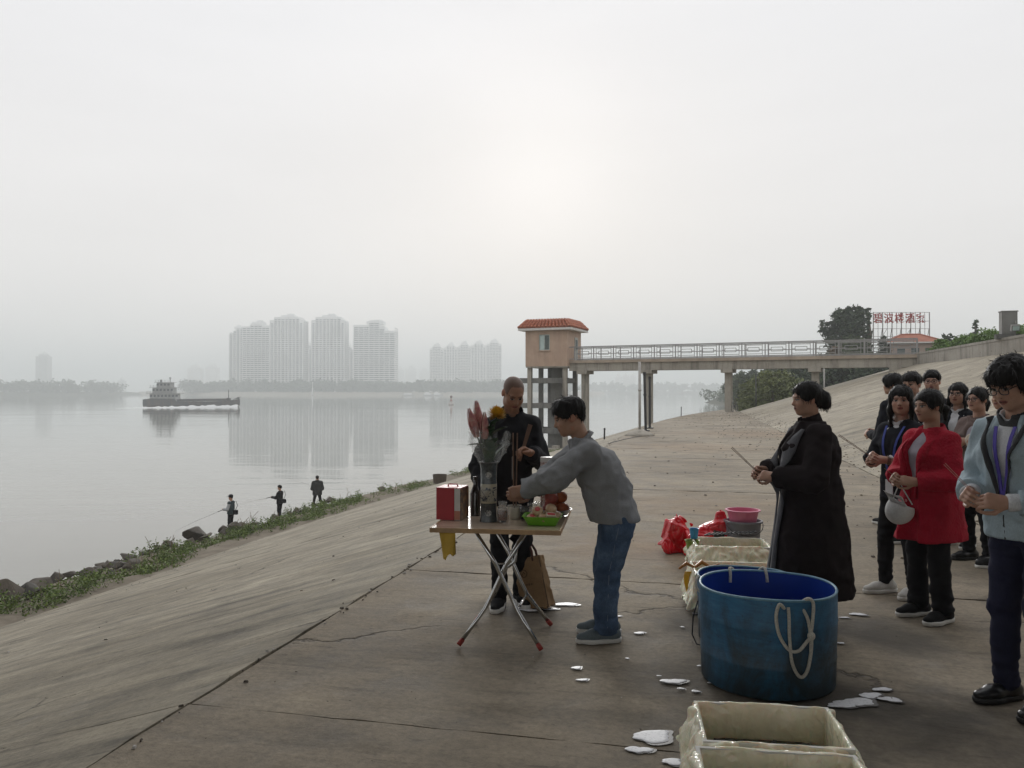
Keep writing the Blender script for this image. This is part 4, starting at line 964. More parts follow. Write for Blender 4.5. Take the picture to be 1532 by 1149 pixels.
    def surf(s, p, d, reach=0.35):
        """outermost surface point on the ray from p along d"""
        p = _v(p); d = _v(d) / np.linalg.norm(d); q = p + d * np.arange(0, reach, s.res * 0.5, dtype=np.float32)[:, None]
        i = np.clip(np.round((q - s.lo) / s.res).astype(int), 0, s.n - 1); w = np.nonzero(s.val[tuple(i.T)] < 0)[0]
        return q[w[-1]] if len(w) else None
    def mesh(s):
        V = s.val; ins = V < 0
        c = ins[:-1, :-1, :-1].astype(np.int8)
        for dx, dy, dz in ((1, 0, 0), (0, 1, 0), (1, 1, 0), (0, 0, 1), (1, 0, 1), (0, 1, 1), (1, 1, 1)):
            c = c + ins[dx:V.shape[0] - 1 + dx, dy:V.shape[1] - 1 + dy, dz:V.shape[2] - 1 + dz]
        act = np.argwhere((c > 0) & (c < 8)); n = len(act)
        lut = np.full(c.shape, -1, np.int32); lut[tuple(act.T)] = np.arange(n)
        acc = np.zeros((n, 3), np.float32); cnt = np.zeros(n, np.float32)
        corners = [(0, 0, 0), (1, 0, 0), (0, 1, 0), (1, 1, 0), (0, 0, 1), (1, 0, 1), (0, 1, 1), (1, 1, 1)]
        cv = np.stack([V[act[:, 0] + a, act[:, 1] + b, act[:, 2] + d] for a, b, d in corners], 1)
        for i in range(8):
            for ax in range(3):
                if corners[i][ax]: continue
                j = i + (1, 2, 4)[ax]; m = (cv[:, i] < 0) != (cv[:, j] < 0)
                tt = cv[m, i] / (cv[m, i] - cv[m, j]); pnt = np.tile(_v(corners[i]), (m.sum(), 1)); pnt[:, ax] = tt
                acc[m] += pnt; cnt[m] += 1
        P = s.lo + (act + acc / np.maximum(cnt, 1)[:, None]) * s.res
        quads = []
        for ax in range(3):
            sl0 = [slice(None)] * 3; sl1 = [slice(None)] * 3; sl0[ax] = slice(0, -1); sl1[ax] = slice(1, None)
            a, b = ins[tuple(sl0)], ins[tuple(sl1)]; e = np.argwhere(a != b)
            o = [k for k in range(3) if k != ax]
            e = e[(e[:, o[0]] > 0) & (e[:, o[1]] > 0) & (e[:, o[0]] < V.shape[o[0]] - 1) & (e[:, o[1]] < V.shape[o[1]] - 1)]
            if len(e) == 0: continue
            fl = a[tuple(e.T)]; q = []
            for d0, d1 in ((1, 1), (0, 1), (0, 0), (1, 0)):
                g = e.copy(); g[:, o[0]] -= d0; g[:, o[1]] -= d1; q.append(lut[tuple(g.T)])
            q = np.stack(q, 1)
            if ax == 1: fl = ~fl
            q[~fl] = q[~fl][:, ::-1]
            quads.append(q)
        return P, (np.concatenate(quads) if quads else np.zeros((0, 4), int))
_lat = {}
def fnoise(P, seed):
    if seed not in _lat: _lat[seed] = np.random.default_rng(seed).uniform(-1, 1, (32, 32, 32)).astype(np.float32)
    L = _lat[seed]; i = np.floor(P).astype(int); f = (P - i).astype(np.float32); f = f * f * (3 - 2 * f); r = 0
    for dx in (0, 1):
        for dy in (0, 1):
            for dz in (0, 1):
                w = (f[:, 0] if dx else 1 - f[:, 0]) * (f[:, 1] if dy else 1 - f[:, 1]) * (f[:, 2] if dz else 1 - f[:, 2])
                r = r + w * L[(i[:, 0] + dx) % 32, (i[:, 1] + dy) % 32, (i[:, 2] + dz) % 32]
    return r
def field_obj(F_, name, mat, parent=None, colour=None):
    v, f = F_.mesh(); me = np_mesh(name, v, f, True)
    if colour is not None:
        at_ = me.color_attributes.new('tone', 'FLOAT_COLOR', 'POINT'); c = np.ones((len(me.vertices), 4), np.float32)
        co = np.empty(len(me.vertices) * 3, np.float32); me.vertices.foreach_get('co', co); c[:, :3] = colour(co.reshape(-1, 3)); at_.data.foreach_set('color', c.ravel())
    return link(name, me, mat, parent)

# ------------------------------------------------------------------ cloth, skin and hair surfaces
def skin_mat():
    t = NT('skin'); base = t.attr('tone'); p = t.obj()
    n = t.noise(p, 28, 4, 0.6)
    t.set(color=t.mix(0.6, base, t.ramp(n, [(0.3, (0.88, 0.84, 0.82)), (0.7, (1.08, 1.08, 1.08))]), 'MULTIPLY'), rough=0.48, spec=0.4, sss=0.06, normal=t.bump(t.noise(p, 160, 3, 0.6), 0.08, 0.003))
    return t.mat
M_SKIN = skin_mat()
def cloth(name, col, weave=420.0, var=0.16, rough=0.9, bump=0.25, sheen=0.0, knit=False):
    if name in _mc: return _mc[name]
    t = NT(name); p = t.obj(); n = t.noise(p, 7.0, 5, 0.6)
    c = t.ramp(n, [(0.3, tuple(x * (1 - var) for x in col)), (0.7, tuple(min(1, x * (1 + var)) for x in col))])
    w = t.noise(t.map(p, scale=(1, 1, 0.5)), weave * 0.5, 2, 0.5)
    c = t.mix(0.5, c, t.ramp(w, [(0.3, 0.8), (0.7, 1.2)]), 'MULTIPLY')
    h = t.math('ADD', t.math('MULTIPLY', t.noise(p, 18.0, 5, 0.6), 1.0), t.math('MULTIPLY', w, 0.25))
    if knit:
        kn = t.voro(t.map(p, scale=(1, 1, 0.7)), 70.0)
        h = t.math('ADD', h, t.math('MULTIPLY', kn, 0.8))
    t.set(color=c, rough=rough, spec=0.25, sheen=sheen, normal=t.bump(h, bump, 0.012))
    _mc[name] = t.mat; return t.mat
def denim():
    t = NT('denim'); p = t.obj(); n = t.noise(p, 6.0, 5, 0.6)
    c = t.ramp(n, [(0.28, (0.035, 0.058, 0.105)), (0.5, (0.065, 0.105, 0.175)), (0.75, (0.14, 0.20, 0.29))])
    w = t.noise(t.map(p, scale=(1, 1, 0.4)), 210.0, 2, 0.5)
    t.set(color=t.mix(0.6, c, t.ramp(w, [(0.3, 0.72), (0.7, 1.3)]), 'MULTIPLY'), rough=0.9, spec=0.2, normal=t.bump(t.noise(p, 24, 5, 0.6), 0.3, 0.01))
    return t.mat
def hair_mat():
    t = NT('black_hair'); p = t.obj()
    s_ = t.noise(t.map(p, scale=(160, 160, 9)), 1.0, 4, 0.6)
    t.set(color=t.ramp(s_, [(0.3, (0.004, 0.0035, 0.0035)), (0.75, (0.014, 0.012, 0.011))]), rough=0.5, spec=0.22, normal=t.bump(s_, 0.5, 0.004))
    return t.mat
M_HAIR = hair_mat(); M_DENIM = denim()
M_RUBBER = simple('white_sole', (0.62, 0.61, 0.58), 0.7); M_BSOLE = simple('black_sole', (0.02, 0.02, 0.02), 0.7)
M_SPECS = simple('spectacle_frame', (0.012, 0.012, 0.014), 0.3)
t = NT('spectacle_lens'); t.set(color=(0.9, 0.93, 0.95), rough=0.02, trans=1.0, ior=1.06, alpha=0.35); M_LENS = t.mat
M_STICK = simple('incense_stick', (0.19, 0.12, 0.085), 0.85, var=0.2, scale=30)
M_STICKP = simple('pink_incense_stick', (0.50, 0.28, 0.24), 0.8)

def rotm(yaw=0, pitch=0, roll=0):
    """columns = local axes (right, forward, up); yaw to the left, pitch up, roll to the right"""
    return np.array((Matrix.Rotation(yaw, 3, 'Z') @ Matrix.Rotation(pitch, 3, 'X') @ Matrix.Rotation(roll, 3, 'Y')), np.float32)

SKIN_T = (0.40, 0.235, 0.16)
def make_hand(Fl, wrist, fwd, palm, side, curl=0.9, sc=1.0, spread=0.0, thumb_in=0.5):
    """palm and five jointed fingers; fwd = direction of the knuckles, palm = palm normal, side = +1 right hand, -1 left hand"""
    f = _v(fwd); f = f / np.linalg.norm(f); n = _v(palm); n = n - f * (n @ f); n = n / np.linalg.norm(n)
    x = np.cross(f, n) * side            # towards the thumb side
    w = _v(wrist); S = sc
    x = -x
    Fl.cone(w - f * 0.03, w + f * 0.02 * S, 0.026 * S, 0.029 * S, 0.015, flat=0.72, side=n)
    Fl.cone(w + f * 0.02 * S + x * 0.010 * S, w + f * 0.078 * S + x * 0.017 * S, 0.027 * S, 0.026 * S, 0.012, flat=0.55, side=n)
    Fl.cone(w + f * 0.02 * S - x * 0.010 * S, w + f * 0.074 * S - x * 0.018 * S, 0.026 * S, 0.024 * S, 0.012, flat=0.55, side=n)
    lens = [(0.040, 0.025, 0.021), (0.044, 0.028, 0.022), (0.041, 0.026, 0.021), (0.032, 0.020, 0.018)]
    for i in range(4):
        b = w + f * (0.086, 0.089, 0.086, 0.078)[i] * S + x * (0.031, 0.0105, -0.0105, -0.030)[i] * S
        a = 0.0; p0 = b - f * 0.012 * S; r = (0.0092, 0.0095, 0.0090, 0.0080)[i] * S; p1 = b
        Fl.cone(p0, p1, r, r, 0.006)
        for j in range(3):
            a += curl * (0.75, 0.95, 0.6)[j] * (1 + 0.07 * i)
            d = f * math.cos(a) + n * math.sin(a) + x * spread * (1.5 - i) * 0.1
            p2 = p1 + d / np.linalg.norm(d) * lens[i][j] * S
            Fl.cone(p1, p2, r, r * 0.93, 0.003); p1 = p2; r *= 0.93
    tb = w + f * 0.022 * S + x * 0.026 * S + n * 0.006 * S
    d1 = f * 0.72 + x * 0.62 + n * (0.25 + 0.3 * thumb_in); d1 /= np.linalg.norm(d1)
    t1 = tb + d1 * 0.042 * S
    d2 = f * 0.92 + x * (0.35 - 0.75 * thumb_in) + n * 0.45 * (0.4 + thumb_in); d2 /= np.linalg.norm(d2)
    t2 = t1 + d2 * 0.032 * S; d3 = d2 * 0.8 - x * 0.45 * thumb_in + f * 0.15; d3 /= np.linalg.norm(d3); t3 = t2 + d3 * 0.025 * S
    Fl.cone(tb, t1, 0.0145 * S, 0.0115 * S, 0.008); Fl.cone(t1, t2, 0.0112 * S, 0.0100 * S, 0.003); Fl.cone(t2, t3, 0.0100 * S, 0.0085 * S, 0.003)

def head_parts(Fl, c, M, s=1.0, female=False, heavy=0.0, var=(0.0, 0.0, 0.0)):
    """skull, face, ears around centre c; M columns = right, forward, up"""
    def L(x, y, z): return c + M @ _v((x * s, y * s, z * s))
    E = lambda p, r, k=0.02, mode='add': Fl.ell(L(*p), _v(r) * s, M, k * s, mode)
    wj = 1.0 + 0.10 * heavy - (0.04 if female else 0) + var[0]
    E((0, -0.012, 0.040), (0.074, 0.094, 0.078), 0)
    E((0, 0.022, -0.018), (0.064 * wj, 0.072, 0.088), 0.03)
    E((0, 0.040, -0.062), (0.050 * wj, 0.052, 0.046), 0.025)
    E((0, 0.068 + var[1], -0.094), (0.022, 0.020, 0.018), 0.022)
    for sx in (-1, 1):
        E((sx * 0.040 * wj, 0.060, -0.028), (0.026, 0.026, 0.026), 0.02)
        E((sx * 0.044 * wj, 0.020, -0.075), (0.020, 0.036, 0.024), 0.03)
    Fl.cone(L(-0.034, 0.082, 0.024), L(0.034, 0.082, 0.024), 0.011 * s, 0.011 * s, 0.018 * s)
    for sx in (-1, 1): E((sx * 0.032, 0.099, 0.006), (0.019, 0.015, 0.012), 0.012, 'sub')
    for sx in (-1, 1): E((sx * 0.031, 0.078, 0.004), (0.0155, 0.0125, 0.0115), 0.004)
    Fl.cone(L(0, 0.086, 0.012), L(0, 0.102, -0.022), 0.0085 * s, 0.0115 * s, 0.012 * s)
    E((0, 0.104 + var[2], -0.027), (0.0115, 0.011, 0.0095), 0.008)
    for sx in (-1, 1): E((sx * 0.0125, 0.094, -0.030), (0.0085, 0.010, 0.0075), 0.007)
    E((0, 0.086, -0.057), (0.022, 0.011, 0.013), 0.014)
    Fl.cone(L(-0.019, 0.086, -0.0525), L(0.019, 0.086, -0.0525), 0.0050 * s, 0.0050 * s, 0.006 * s); Fl.cone(L(0, 0.092, -0.0525), L(0, 0.0915, -0.0525), 0.006 * s, 0.006 * s, 0.008 * s)
    Fl.cone(L(-0.015, 0.088, -0.0655), L(0.015, 0.088, -0.0655), 0.0058 * s, 0.0058 * s, 0.006 * s)
    Fl.cone(L(-0.021, 0.096, -0.059), L(0.021, 0.096, -0.059), 0.0022 * s, 0.0022 * s, 0.003 * s, mode='sub')
    for sx in (-1, 1):
        E((sx * 0.075, -0.010, -0.006), (0.010, 0.020, 0.031), 0.008)
        E((sx * 0.084, -0.004, -0.002), (0.006, 0.010, 0.018), 0.004, 'sub')
    return L
def face_colour(c, M, s, tone, shaved=False, lips=(0.30, 0.115, 0.095), female=False, brow=1.0):
    tone = _v(tone)
    def f(co):
        q = (co - c) @ M / s; x, y, z = q[:, 0], q[:, 1], q[:, 2]; out = np.tile(tone, (len(co), 1))
        near = (np.abs(x) < 0.1) & (np.abs(y) < 0.14) & (np.abs(z) < 0.16)
        ax = np.abs(x)
        cheek = np.clip(1 - np.hypot((ax - 0.042) / 0.026, (z + 0.026) / 0.022), 0, 1) * (y > 0.03) * near
        out = out * (1 + cheek[:, None] * _v((0.05, -0.03, -0.04)))
        ear = near & (ax > 0.069) & (np.abs(y + 0.008) < 0.03); out[ear] *= _v((1.08, 0.9, 0.88))
        lip = near & (np.hypot(x / 0.024, (z + 0.0592) / 0.0115) < 1) & (y > 0.075); out[lip] = lips
        ml = near & (ax < 0.021) & (np.abs(z + 0.059) < 0.0026) & (y > 0.07); out[ml] = (0.07, 0.025, 0.022)
        br = near & (np.abs(z - 0.0255 + 0.10 * np.abs(ax - 0.026)) < 0.0038 * brow) & (ax > 0.011) & (ax < 0.052) & (y > 0.045); out[br] = out[br] * 0.25 + _v((0.018, 0.014, 0.012)) * 0.75
        eye = near & (np.hypot((ax - 0.031) / 0.0155, (z - 0.0035) / 0.0068) < 1) & (y > 0.065); out[eye] = (0.34, 0.31, 0.29)
        iris = near & (np.hypot((ax - 0.031) / 0.0072, (z - 0.0035) / 0.0068) < 1) & (y > 0.065); out[iris] = (0.012, 0.009, 0.008)
        lid = near & (np.abs(z - 0.0100) < 0.0030) & (np.abs(ax - 0.031) < 0.0165) & (y > 0.06); out[lid] = (0.03, 0.02, 0.017)
        nos = near & (np.abs(ax - 0.0065) < 0.004) & (np.abs(z + 0.0355) < 0.0028) & (y > 0.088); out[nos] = (0.09, 0.04, 0.03)
        if shaved:
            m = np.clip((z - 0.052 + 0.9 * np.maximum(0, y - 0.055)*-1 + 0.0) / 0.012, 0, 1)
            hl = near & (((y < 0.052) & (z > 0.018)) | ((y < -0.02) & (z > -0.05)) | ((z > 0.088) & (y < 0.07))); hl &= ~((ax > 0.069) & (np.abs(y + 0.008) < 0.03) & (z < 0.03))
            out[hl] = out[hl] * 0.35 + _v((0.055, 0.048, 0.044)) * 0.65
        return out
    return f
def hair_field(c, M, s, style, res, seed=1, H=None):
    pad = 0.20 * s; lo = c - pad; hi = c + pad
    if style in ('long', 'bob'): lo = lo - _v((0, 0, 0.16)); hi = hi
    Fl = Field(lo, hi, res); L = lambda x, y, z: c + M @ _v((x * s, y * s, z * s))
    E = lambda p, r, k=0.02, mode='add': Fl.ell(L(*p), _v(r) * s, M, k * s, mode)
    if style == 'short':                     # full crop with a fringe
        E((0, -0.018, 0.050), (0.086, 0.104, 0.083), 0); E((0, 0.030, 0.072), (0.076, 0.068, 0.050), 0.03)
        for sx in (-1, 1): E((sx * 0.068, 0.005, 0.030), (0.012, 0.040, 0.034), 0.02)
        E((0, -0.070, -0.004), (0.056, 0.030, 0.052), 0.03)
        E((0, 0.125, -0.030), (0.072, 0.085, 0.078), 0.012, 'sub')
        for sx in (-1, 1): E((sx * 0.096, 0.002, -0.036), (0.034, 0.046, 0.054), 0.008, 'sub'); E((sx * 0.060, 0.105, -0.02), (0.03, 0.05, 0.07), 0.01, 'sub')
    elif style == 'mop':                     # thick fringe hanging over the brow
        E((0, -0.016, 0.054), (0.092, 0.110, 0.088), 0); E((0, 0.052, 0.062), (0.080, 0.062, 0.050), 0.03)
        for sx in (-1, 1): E((sx * 0.077, 0.010, 0.014), (0.015, 0.050, 0.052), 0.02)
        E((0, -0.076, -0.020), (0.066, 0.034, 0.066), 0.03)
        E((0, 0.128, -0.048), (0.074, 0.085, 0.078), 0.010, 'sub')
        for sx in (-1, 1): E((sx * 0.104, 0.0, -0.050), (0.030, 0.040, 0.046), 0.01, 'sub')
    elif style in ('bun', 'tail'):           # combed back and tied
        E((0, -0.013, 0.047), (0.087, 0.107, 0.087), 0)
        for sx in (-1, 1): E((sx * 0.070, 0.012, 0.026), (0.014, 0.050, 0.044), 0.02)
        E((0, -0.060, -0.015), (0.056, 0.046, 0.062), 0.03)
        E((0, 0.124, -0.020), (0.066, 0.074, 0.092), 0.012, 'sub')
        for sx in (-1, 1): E((sx * 0.094, 0.0, -0.042), (0.028, 0.044, 0.044), 0.01, 'sub')
        if style == 'bun': E((0, -0.122, -0.020), (0.058, 0.052, 0.062), 0.03); E((0, -0.142, 0.018), (0.030, 0.026, 0.026), 0.02); E((0, -0.140, -0.060), (0.035, 0.030, 0.030), 0.02)
        else: Fl.chain([L(0, -0.100, 0.010), L(0, -0.140, -0.030), L(0, -0.138, -0.110)], [0.022 * s, 0.028 * s, 0.012 * s], 0.02)
    elif style in ('long', 'bob'):           # straight to the shoulders with bangs
        E((0, -0.012, 0.048), (0.090, 0.106, 0.083), 0)
        dz = -0.21 if style == 'long' else -0.15
        for sx in (-1, 1): Fl.chain([L(sx * 0.072, 0.010, 0.03), L(sx * 0.082, 0.018, -0.08), L(sx * 0.078, 0.028, dz)], [0.030 * s, 0.028 * s, 0.020 * s], 0.03, flat=0.75, side=M[:, 0])
        Fl.chain([L(0, -0.060, 0.0), L(0, -0.072, -0.10), L(0, -0.070, dz)], [0.070 * s, 0.072 * s, 0.055 * s], 0.03, flat=0.65, side=M[:, 1])
        E((0, 0.118, -0.045), (0.056, 0.082, 0.078), 0.012, 'sub'); E((0, 0.03, -0.17), (0.048, 0.09, 0.10), 0.02, 'sub')
    amp = 0.55 if style in ('bun', 'tail') else 1.0
    if style != 'none': Fl.wrinkle(0.0065 * amp, 34, seed, (1, 1, 0.30)); Fl.wrinkle(0.0055 * amp, 90, seed + 1, (1, 1, 0.12))
    return Fl

def person(label, x, y, yaw, H, cl, arms, head=(0, 0, 0), lean=0.0, hair='short', female=False, heavy=0.0, group=None, res=0.006, tone=SKIN_T, stance=0.10, twist=0.0,
           z=0.0, glasses=False, shaved=False, bend=None, curl=(1.0, 1.0), feet=((0, 0), (0, 0)), palms=None, seed=1, lips=(0.30, 0.115, 0.095), slim=1.0, hunch=0.0):
    """figure facing local +Y, feet on z = 0. arms = (right elbow, right wrist, left elbow, left wrist) in local metres"""
    k = (H - 0.05) / 1.70; hw = 0.5 * (0.335 if female else 0.365) * k * (1 + 0.10 * heavy) * slim
    hip = np.array((0, 0, 0.90 * k), np.float32) + (_v(bend[0]) if bend else 0)
    cl_ = lean
    up = _v((0, math.sin(cl_), math.cos(cl_))); fw = _v((0, math.cos(cl_), -math.sin(cl_)))
    rt = _v((math.cos(twist), math.sin(twist), 0))
    T = lambda a, b, c_: hip + rt * a + fw * b + up * c_
    neck = T(0, -0.01, 0.545 * k); chest = T(0, 0.0, 0.36 * k); waist = T(0, 0.0, 0.16 * k)
    shR, shL = T(hw - 0.022, -0.012, 0.462 * k), T(-hw + 0.022, -0.012, 0.462 * k)
    hs = 0.98 * (0.95 if female else 1.0) * (0.6 + 0.4 * k)
    Mh = rotm(*head); hc = neck + up * 0.085 * k + _v((0, 0, 0.055)) + Mh @ _v((0, 0.02, 0.02))
    eR, wR, eL, wL = [_v(a) for a in arms]
    hj = 0.085 * k
    def ankle(sx, i): return _v((sx * stance + feet[i][0], feet[i][1], 0.085))
    aR, aL = ankle(1, 0), ankle(-1, 1)
    hR, hL = hip + rt * hj, hip - rt * hj
    kn = lambda h, a: (h * 0.49 + a * 0.51) + _v((0, 0.03, 0.0))
    kR, kL = kn(hR, aR), kn(hL, aL)
    # ---- body: one continuous surface
    pts = np.array([hc + 0.16, hc - 0.16, shR + 0.08, shL - 0.08, eR + 0.09, eR - 0.09, eL + 0.09, eL - 0.09, wR + 0.17, wR - 0.17, wL + 0.17, wL - 0.17, aR + 0.06, aL - 0.06, hip + 0.17, hip - 0.17])
    B = Field(pts.min(0) - 0.02, pts.max(0) + 0.02, res)
    B.cone(neck - up * 0.06, hc + Mh @ _v((0, -0.022, -0.05)), 0.058 * hs, 0.054 * hs, 0.03)
    B.loft([(T(0, 0, 0.0), hw * 0.78, 0.085), (T(0, 0, 0.16 * k), hw * 0.68, 0.075), (T(0, 0, 0.36 * k), hw * 0.78, 0.085), (T(0, 0, 0.47 * k), hw * 0.5, 0.05)], rt, 0.02)
    for sh, e, w in ((shR, eR, wR), (shL, eL, wL)):
        B.cone(T(0, 0, 0.44 * k), sh - up * 0.012, 0.040, 0.034, 0.02); B.cone(sh - up * 0.012, e, 0.034, 0.031, 0.02); B.cone(e, w, 0.034, 0.0255, 0.015)
    for h, kk, a in ((hR, kR, aR), (hL, kL, aL)): B.cone(h, kk, 0.065, 0.045, 0.03); B.cone(kk, a, 0.045, 0.032, 0.02)
    palms = palms or ((0, 0, 0), (0, 0, 0))
    for i, (e, w, sx) in enumerate(((eR, wR, 1), (eL, wL, -1))):
        d = w - e; d = d / np.linalg.norm(d)
        fw_h, pn = palms[i] if len(palms[i]) == 2 else (d, (-sx * 0.9, 0.0, -0.25))
        make_hand(B, w, fw_h, pn, sx, curl[i], (0.93 if female else 1.0) * (0.5 + 0.5 * k))
    rv = random.Random(seed); head_parts(B, hc, Mh, hs, female, heavy, (rv.uniform(-.06, .06), rv.uniform(-.006, .006), rv.uniform(-.004, .004)))
    body = field_obj(B, 'person', M_SKIN, None, face_colour(hc, Mh, hs, tone, shaved, lips, female))
    body.location = (x, y, z); body.rotation_euler = (0, 0, yaw)
    tag(body, label, 'person', group)
    # ---- trousers
    tr = cl['trousers']; fit = tr.get('fit', 1.0); tres = max(0.0098, res * 1.2)
    P = Field(np.minimum.reduce([hip - 0.24, aR - 0.12, aL - 0.12, kR - 0.13, kL - 0.13]), np.maximum.reduce([hip + 0.24, aR + 0.12, aL + 0.12, kR + 0.13, kL + 0.13]), tres)
    tw = (hw * 0.86 + 0.012) * tr.get('waist', 0.95)
    wd = tr.get('waist', 0.92)
    P.loft([(hip + up * 0.07 * k, tw * 0.90, (0.100 + 0.025 * heavy) * wd), (hip + up * 0.0, tw * 0.96, (0.110 + 0.025 * heavy) * wd), (hip - _v((0, 0, 0.10 * k)), tw * 0.94, 0.105 * wd)], rt, 0.03)
    for h, kk, a in ((hR, kR, aR), (hL, kL, aL)):
        P.cone(h - _v((0, 0, 0.06)), kk, 0.086 * fit * (1 + 0.08 * heavy), 0.066 * fit, 0.03); P.cone(kk, a + _v((0, 0, 0.015)), 0.066 * fit, 0.056 * fit * tr.get('hem', 1.0), 0.02)
    P.wrinkle(0.006, 13, seed + 3, (1, 1, 1.9)); P.wrinkle(0.008, 22, seed + 4, (0.8, 0.8, 2.2), lambda q: np.clip((0.34 - q[:, 2]) / 0.22, 0, 1) + 0.8 * np.clip(1 - np.abs(q[:, 2] - 0.47 * k) / 0.10, 0, 1))
    P.wrinkle(0.007, 8, seed + 5, (0.8, 0.8, 1.3), None, True); P.wrinkle(0.006, 14, seed + 6, (0.6, 0.6, 2.4), lambda q: np.clip((0.40 - q[:, 2]) / 0.25, 0, 1) + np.clip((q[:, 2] - 0.62 * k) / 0.1, 0, 0.8), True)
    P.plane((0, 0, 0.050), (0, 0, -1))
    tro = field_obj(P, 'trousers', tr['mat'], body)
    if tr.get('seam'):
        for sx in (-1, 1):
            mb = MB(); h0, k0, a0 = (hR, kR, aR) if sx > 0 else (hL, kL, aL); sp_ = []
            for i in range(26):
                f_ = i / 25; c_ = (h0 + (k0 - h0) * f_ * 2) if f_ < 0.5 else (k0 + (a0 - k0) * (f_ * 2 - 1)); q_ = P.surf(c_, rt * sx)
                if q_ is not None: sp_.append(q_ + rt * sx * 0.001)
            mb.tube(sp_, 0.0022, 5); mb.build('side_seam', tr['seam'], tro)
    # ---- shoes
    sh_ = cl['shoes']
    for i, a in enumerate((aR, aL)):
        toe = rotm(feet[i][2] if len(feet[i]) > 2 else (-0.16 if i == 0 else 0.16)); q = lambda u, v, w_: a * _v((1, 1, 0)) + toe @ _v((u, v, w_)); sz = 0.5 + 0.5 * k
        S = Field(a - _v((0.22, 0.22, 0.09)), a + _v((0.22, 0.26, 0.08)), 0.006)
        S.cone(q(0, -0.055, 0.046), q(0, 0.085 * sz, 0.044), 0.040, 0.044, 0.02, flat=0.9, side=(0, 0, 1)); S.cone(q(0, 0.085 * sz, 0.043), q(0.004, 0.158 * sz, 0.036), 0.044, 0.033, 0.02, flat=0.75, side=(0, 0, 1))
        S.cone(q(0, -0.030, 0.055), q(0, -0.018, 0.105), 0.042, 0.040, 0.03)
        S.plane((0, 0, 0.022), (0, 0, -1)); so = field_obj(S, 'shoe', sh_['mat'], body)
        S = Field(a - _v((0.22, 0.22, 0.10)), a + _v((0.22, 0.26, 0.0)), 0.006)
        S.cone(q(0, -0.058, 0.02), q(0, 0.090 * sz, 0.02), 0.043, 0.050, 0.02); S.cone(q(0, 0.090 * sz, 0.02), q(0.004, 0.160 * sz, 0.02), 0.050, 0.036, 0.02)
        S.plane((0, 0, sh_.get('sole_h', 0.030)), (0, 0, 1)); S.plane((0, 0, 0.001), (0, 0, -1)); field_obj(S, 'sole', sh_['sole'], so)
        if sh_.get('laces'):
            mb = MB()
            for j in range(4): c0 = q(0, 0.035 + 0.024 * j, 0.092 - 0.009 * j); mb.tube([c0 + toe @ _v((-0.024, 0, -0.008)), c0, c0 + toe @ _v((0.024, 0.006, -0.008))], 0.0035, 5)
            mb.build('laces', sh_['laces'], so)
    # ---- tops, innermost first
    fields = []
    for li, tp in enumerate(cl['tops']):
        th = tp.get('thick', 0.014); hem = tp.get('hem', 0.80) * k; flare = tp.get('flare', 1.0); dep = tp.get('depth', 0.0); tr_ = max(0.0098, res * 1.2)
        sl_e = tp.get('sleeve', 0.96); cw = tp.get('cuff', 0.037); sw = tp.get('sleeve_w', 1.0)
        lo = np.minimum.reduce([shL - 0.2, eR - 0.13, eL - 0.13, wR - 0.10, wL - 0.10, shR - 0.2, hip - 0.30 * flare]); hi = np.maximum.reduce([shR + 0.2, shL + 0.2, eR + 0.13, eL + 0.13, wR + 0.10, wL + 0.10, neck + 0.16, hip + 0.30 * flare])
        lo[2] = hem - 0.02
        C = Field(lo, hi, tr_); bw = hw * 0.86 + th; bd_ = 0.105 + th + 0.035 * heavy + dep
        secs = []
        zt_ = hip[2]
        secs.append((_v((hip[0], hip[1] - 0.005 + tp.get('hem_fwd', 0.0), hem)), bw * flare, (bd_ + 0.012) * tp.get('flare_d', 0.5 + 0.5 * flare)))
        if hem < zt_ - 0.12: secs.append((hip - _v((0, 0.005, 0.0)), bw * (0.35 + 0.65 * flare) * 1.03, (bd_ + 0.012)))
        secs += [(T(0, -hunch * 0.4, 0.17 * k), bw * (0.97 if female else 0.98), bd_ * 0.97 + 0.006 * heavy), (T(0, 0.006 - hunch, 0.36 * k), bw * 1.03, bd_ * (1.07 if female else 1.0)), (T(0, -0.004 - hunch * 0.8, 0.44 * k), bw * 0.88, bd_ * 0.86), (T(0, -0.012, 0.495 * k), bw * 0.56, bd_ * 0.64), (T(0, -0.014, 0.545 * k), 0.060 + th, 0.060 + th)]
        C.loft(secs, rt, 0.02, 2.25)
        for sx, s_, e, w in ((1, shR, eR, wR), (-1, shL, eL, wL)):
            if sl_e <= 0: C.cone(T(0, 0, 0.47 * k), s_, 0.05, 0.045 + th, 0.03); continue
            C.cone(T(sx * 0.05, -0.012, 0.495 * k), s_ - up * 0.004, 0.034 + th, 0.040 + th, 0.03)
            C.cone(s_ - up * 0.010, e, (0.044 + th) * (0.6 + 0.4 * sw), (0.040 + th) * sw, 0.035)
            if sl_e > 0.1: C.cone(e, e + (w - e) * sl_e, (0.040 + th) * sw, cw + th * 0.8, 0.02, cut='b')
        amp = tp.get('folds', 0.006)
        C.wrinkle(amp, 12, seed + 11 + li, (1, 1, 1.2)); C.wrinkle(amp * 0.8, 26, seed + 21 + li, (1, 1, 1.0))
        C.wrinkle(amp * 1.0, 30, seed + 31, (0.7, 0.7, 1.6), lambda q: np.clip(1 - np.minimum(np.linalg.norm(q - eR, axis=1), np.linalg.norm(q - eL, axis=1)) / 0.13, 0, 1))
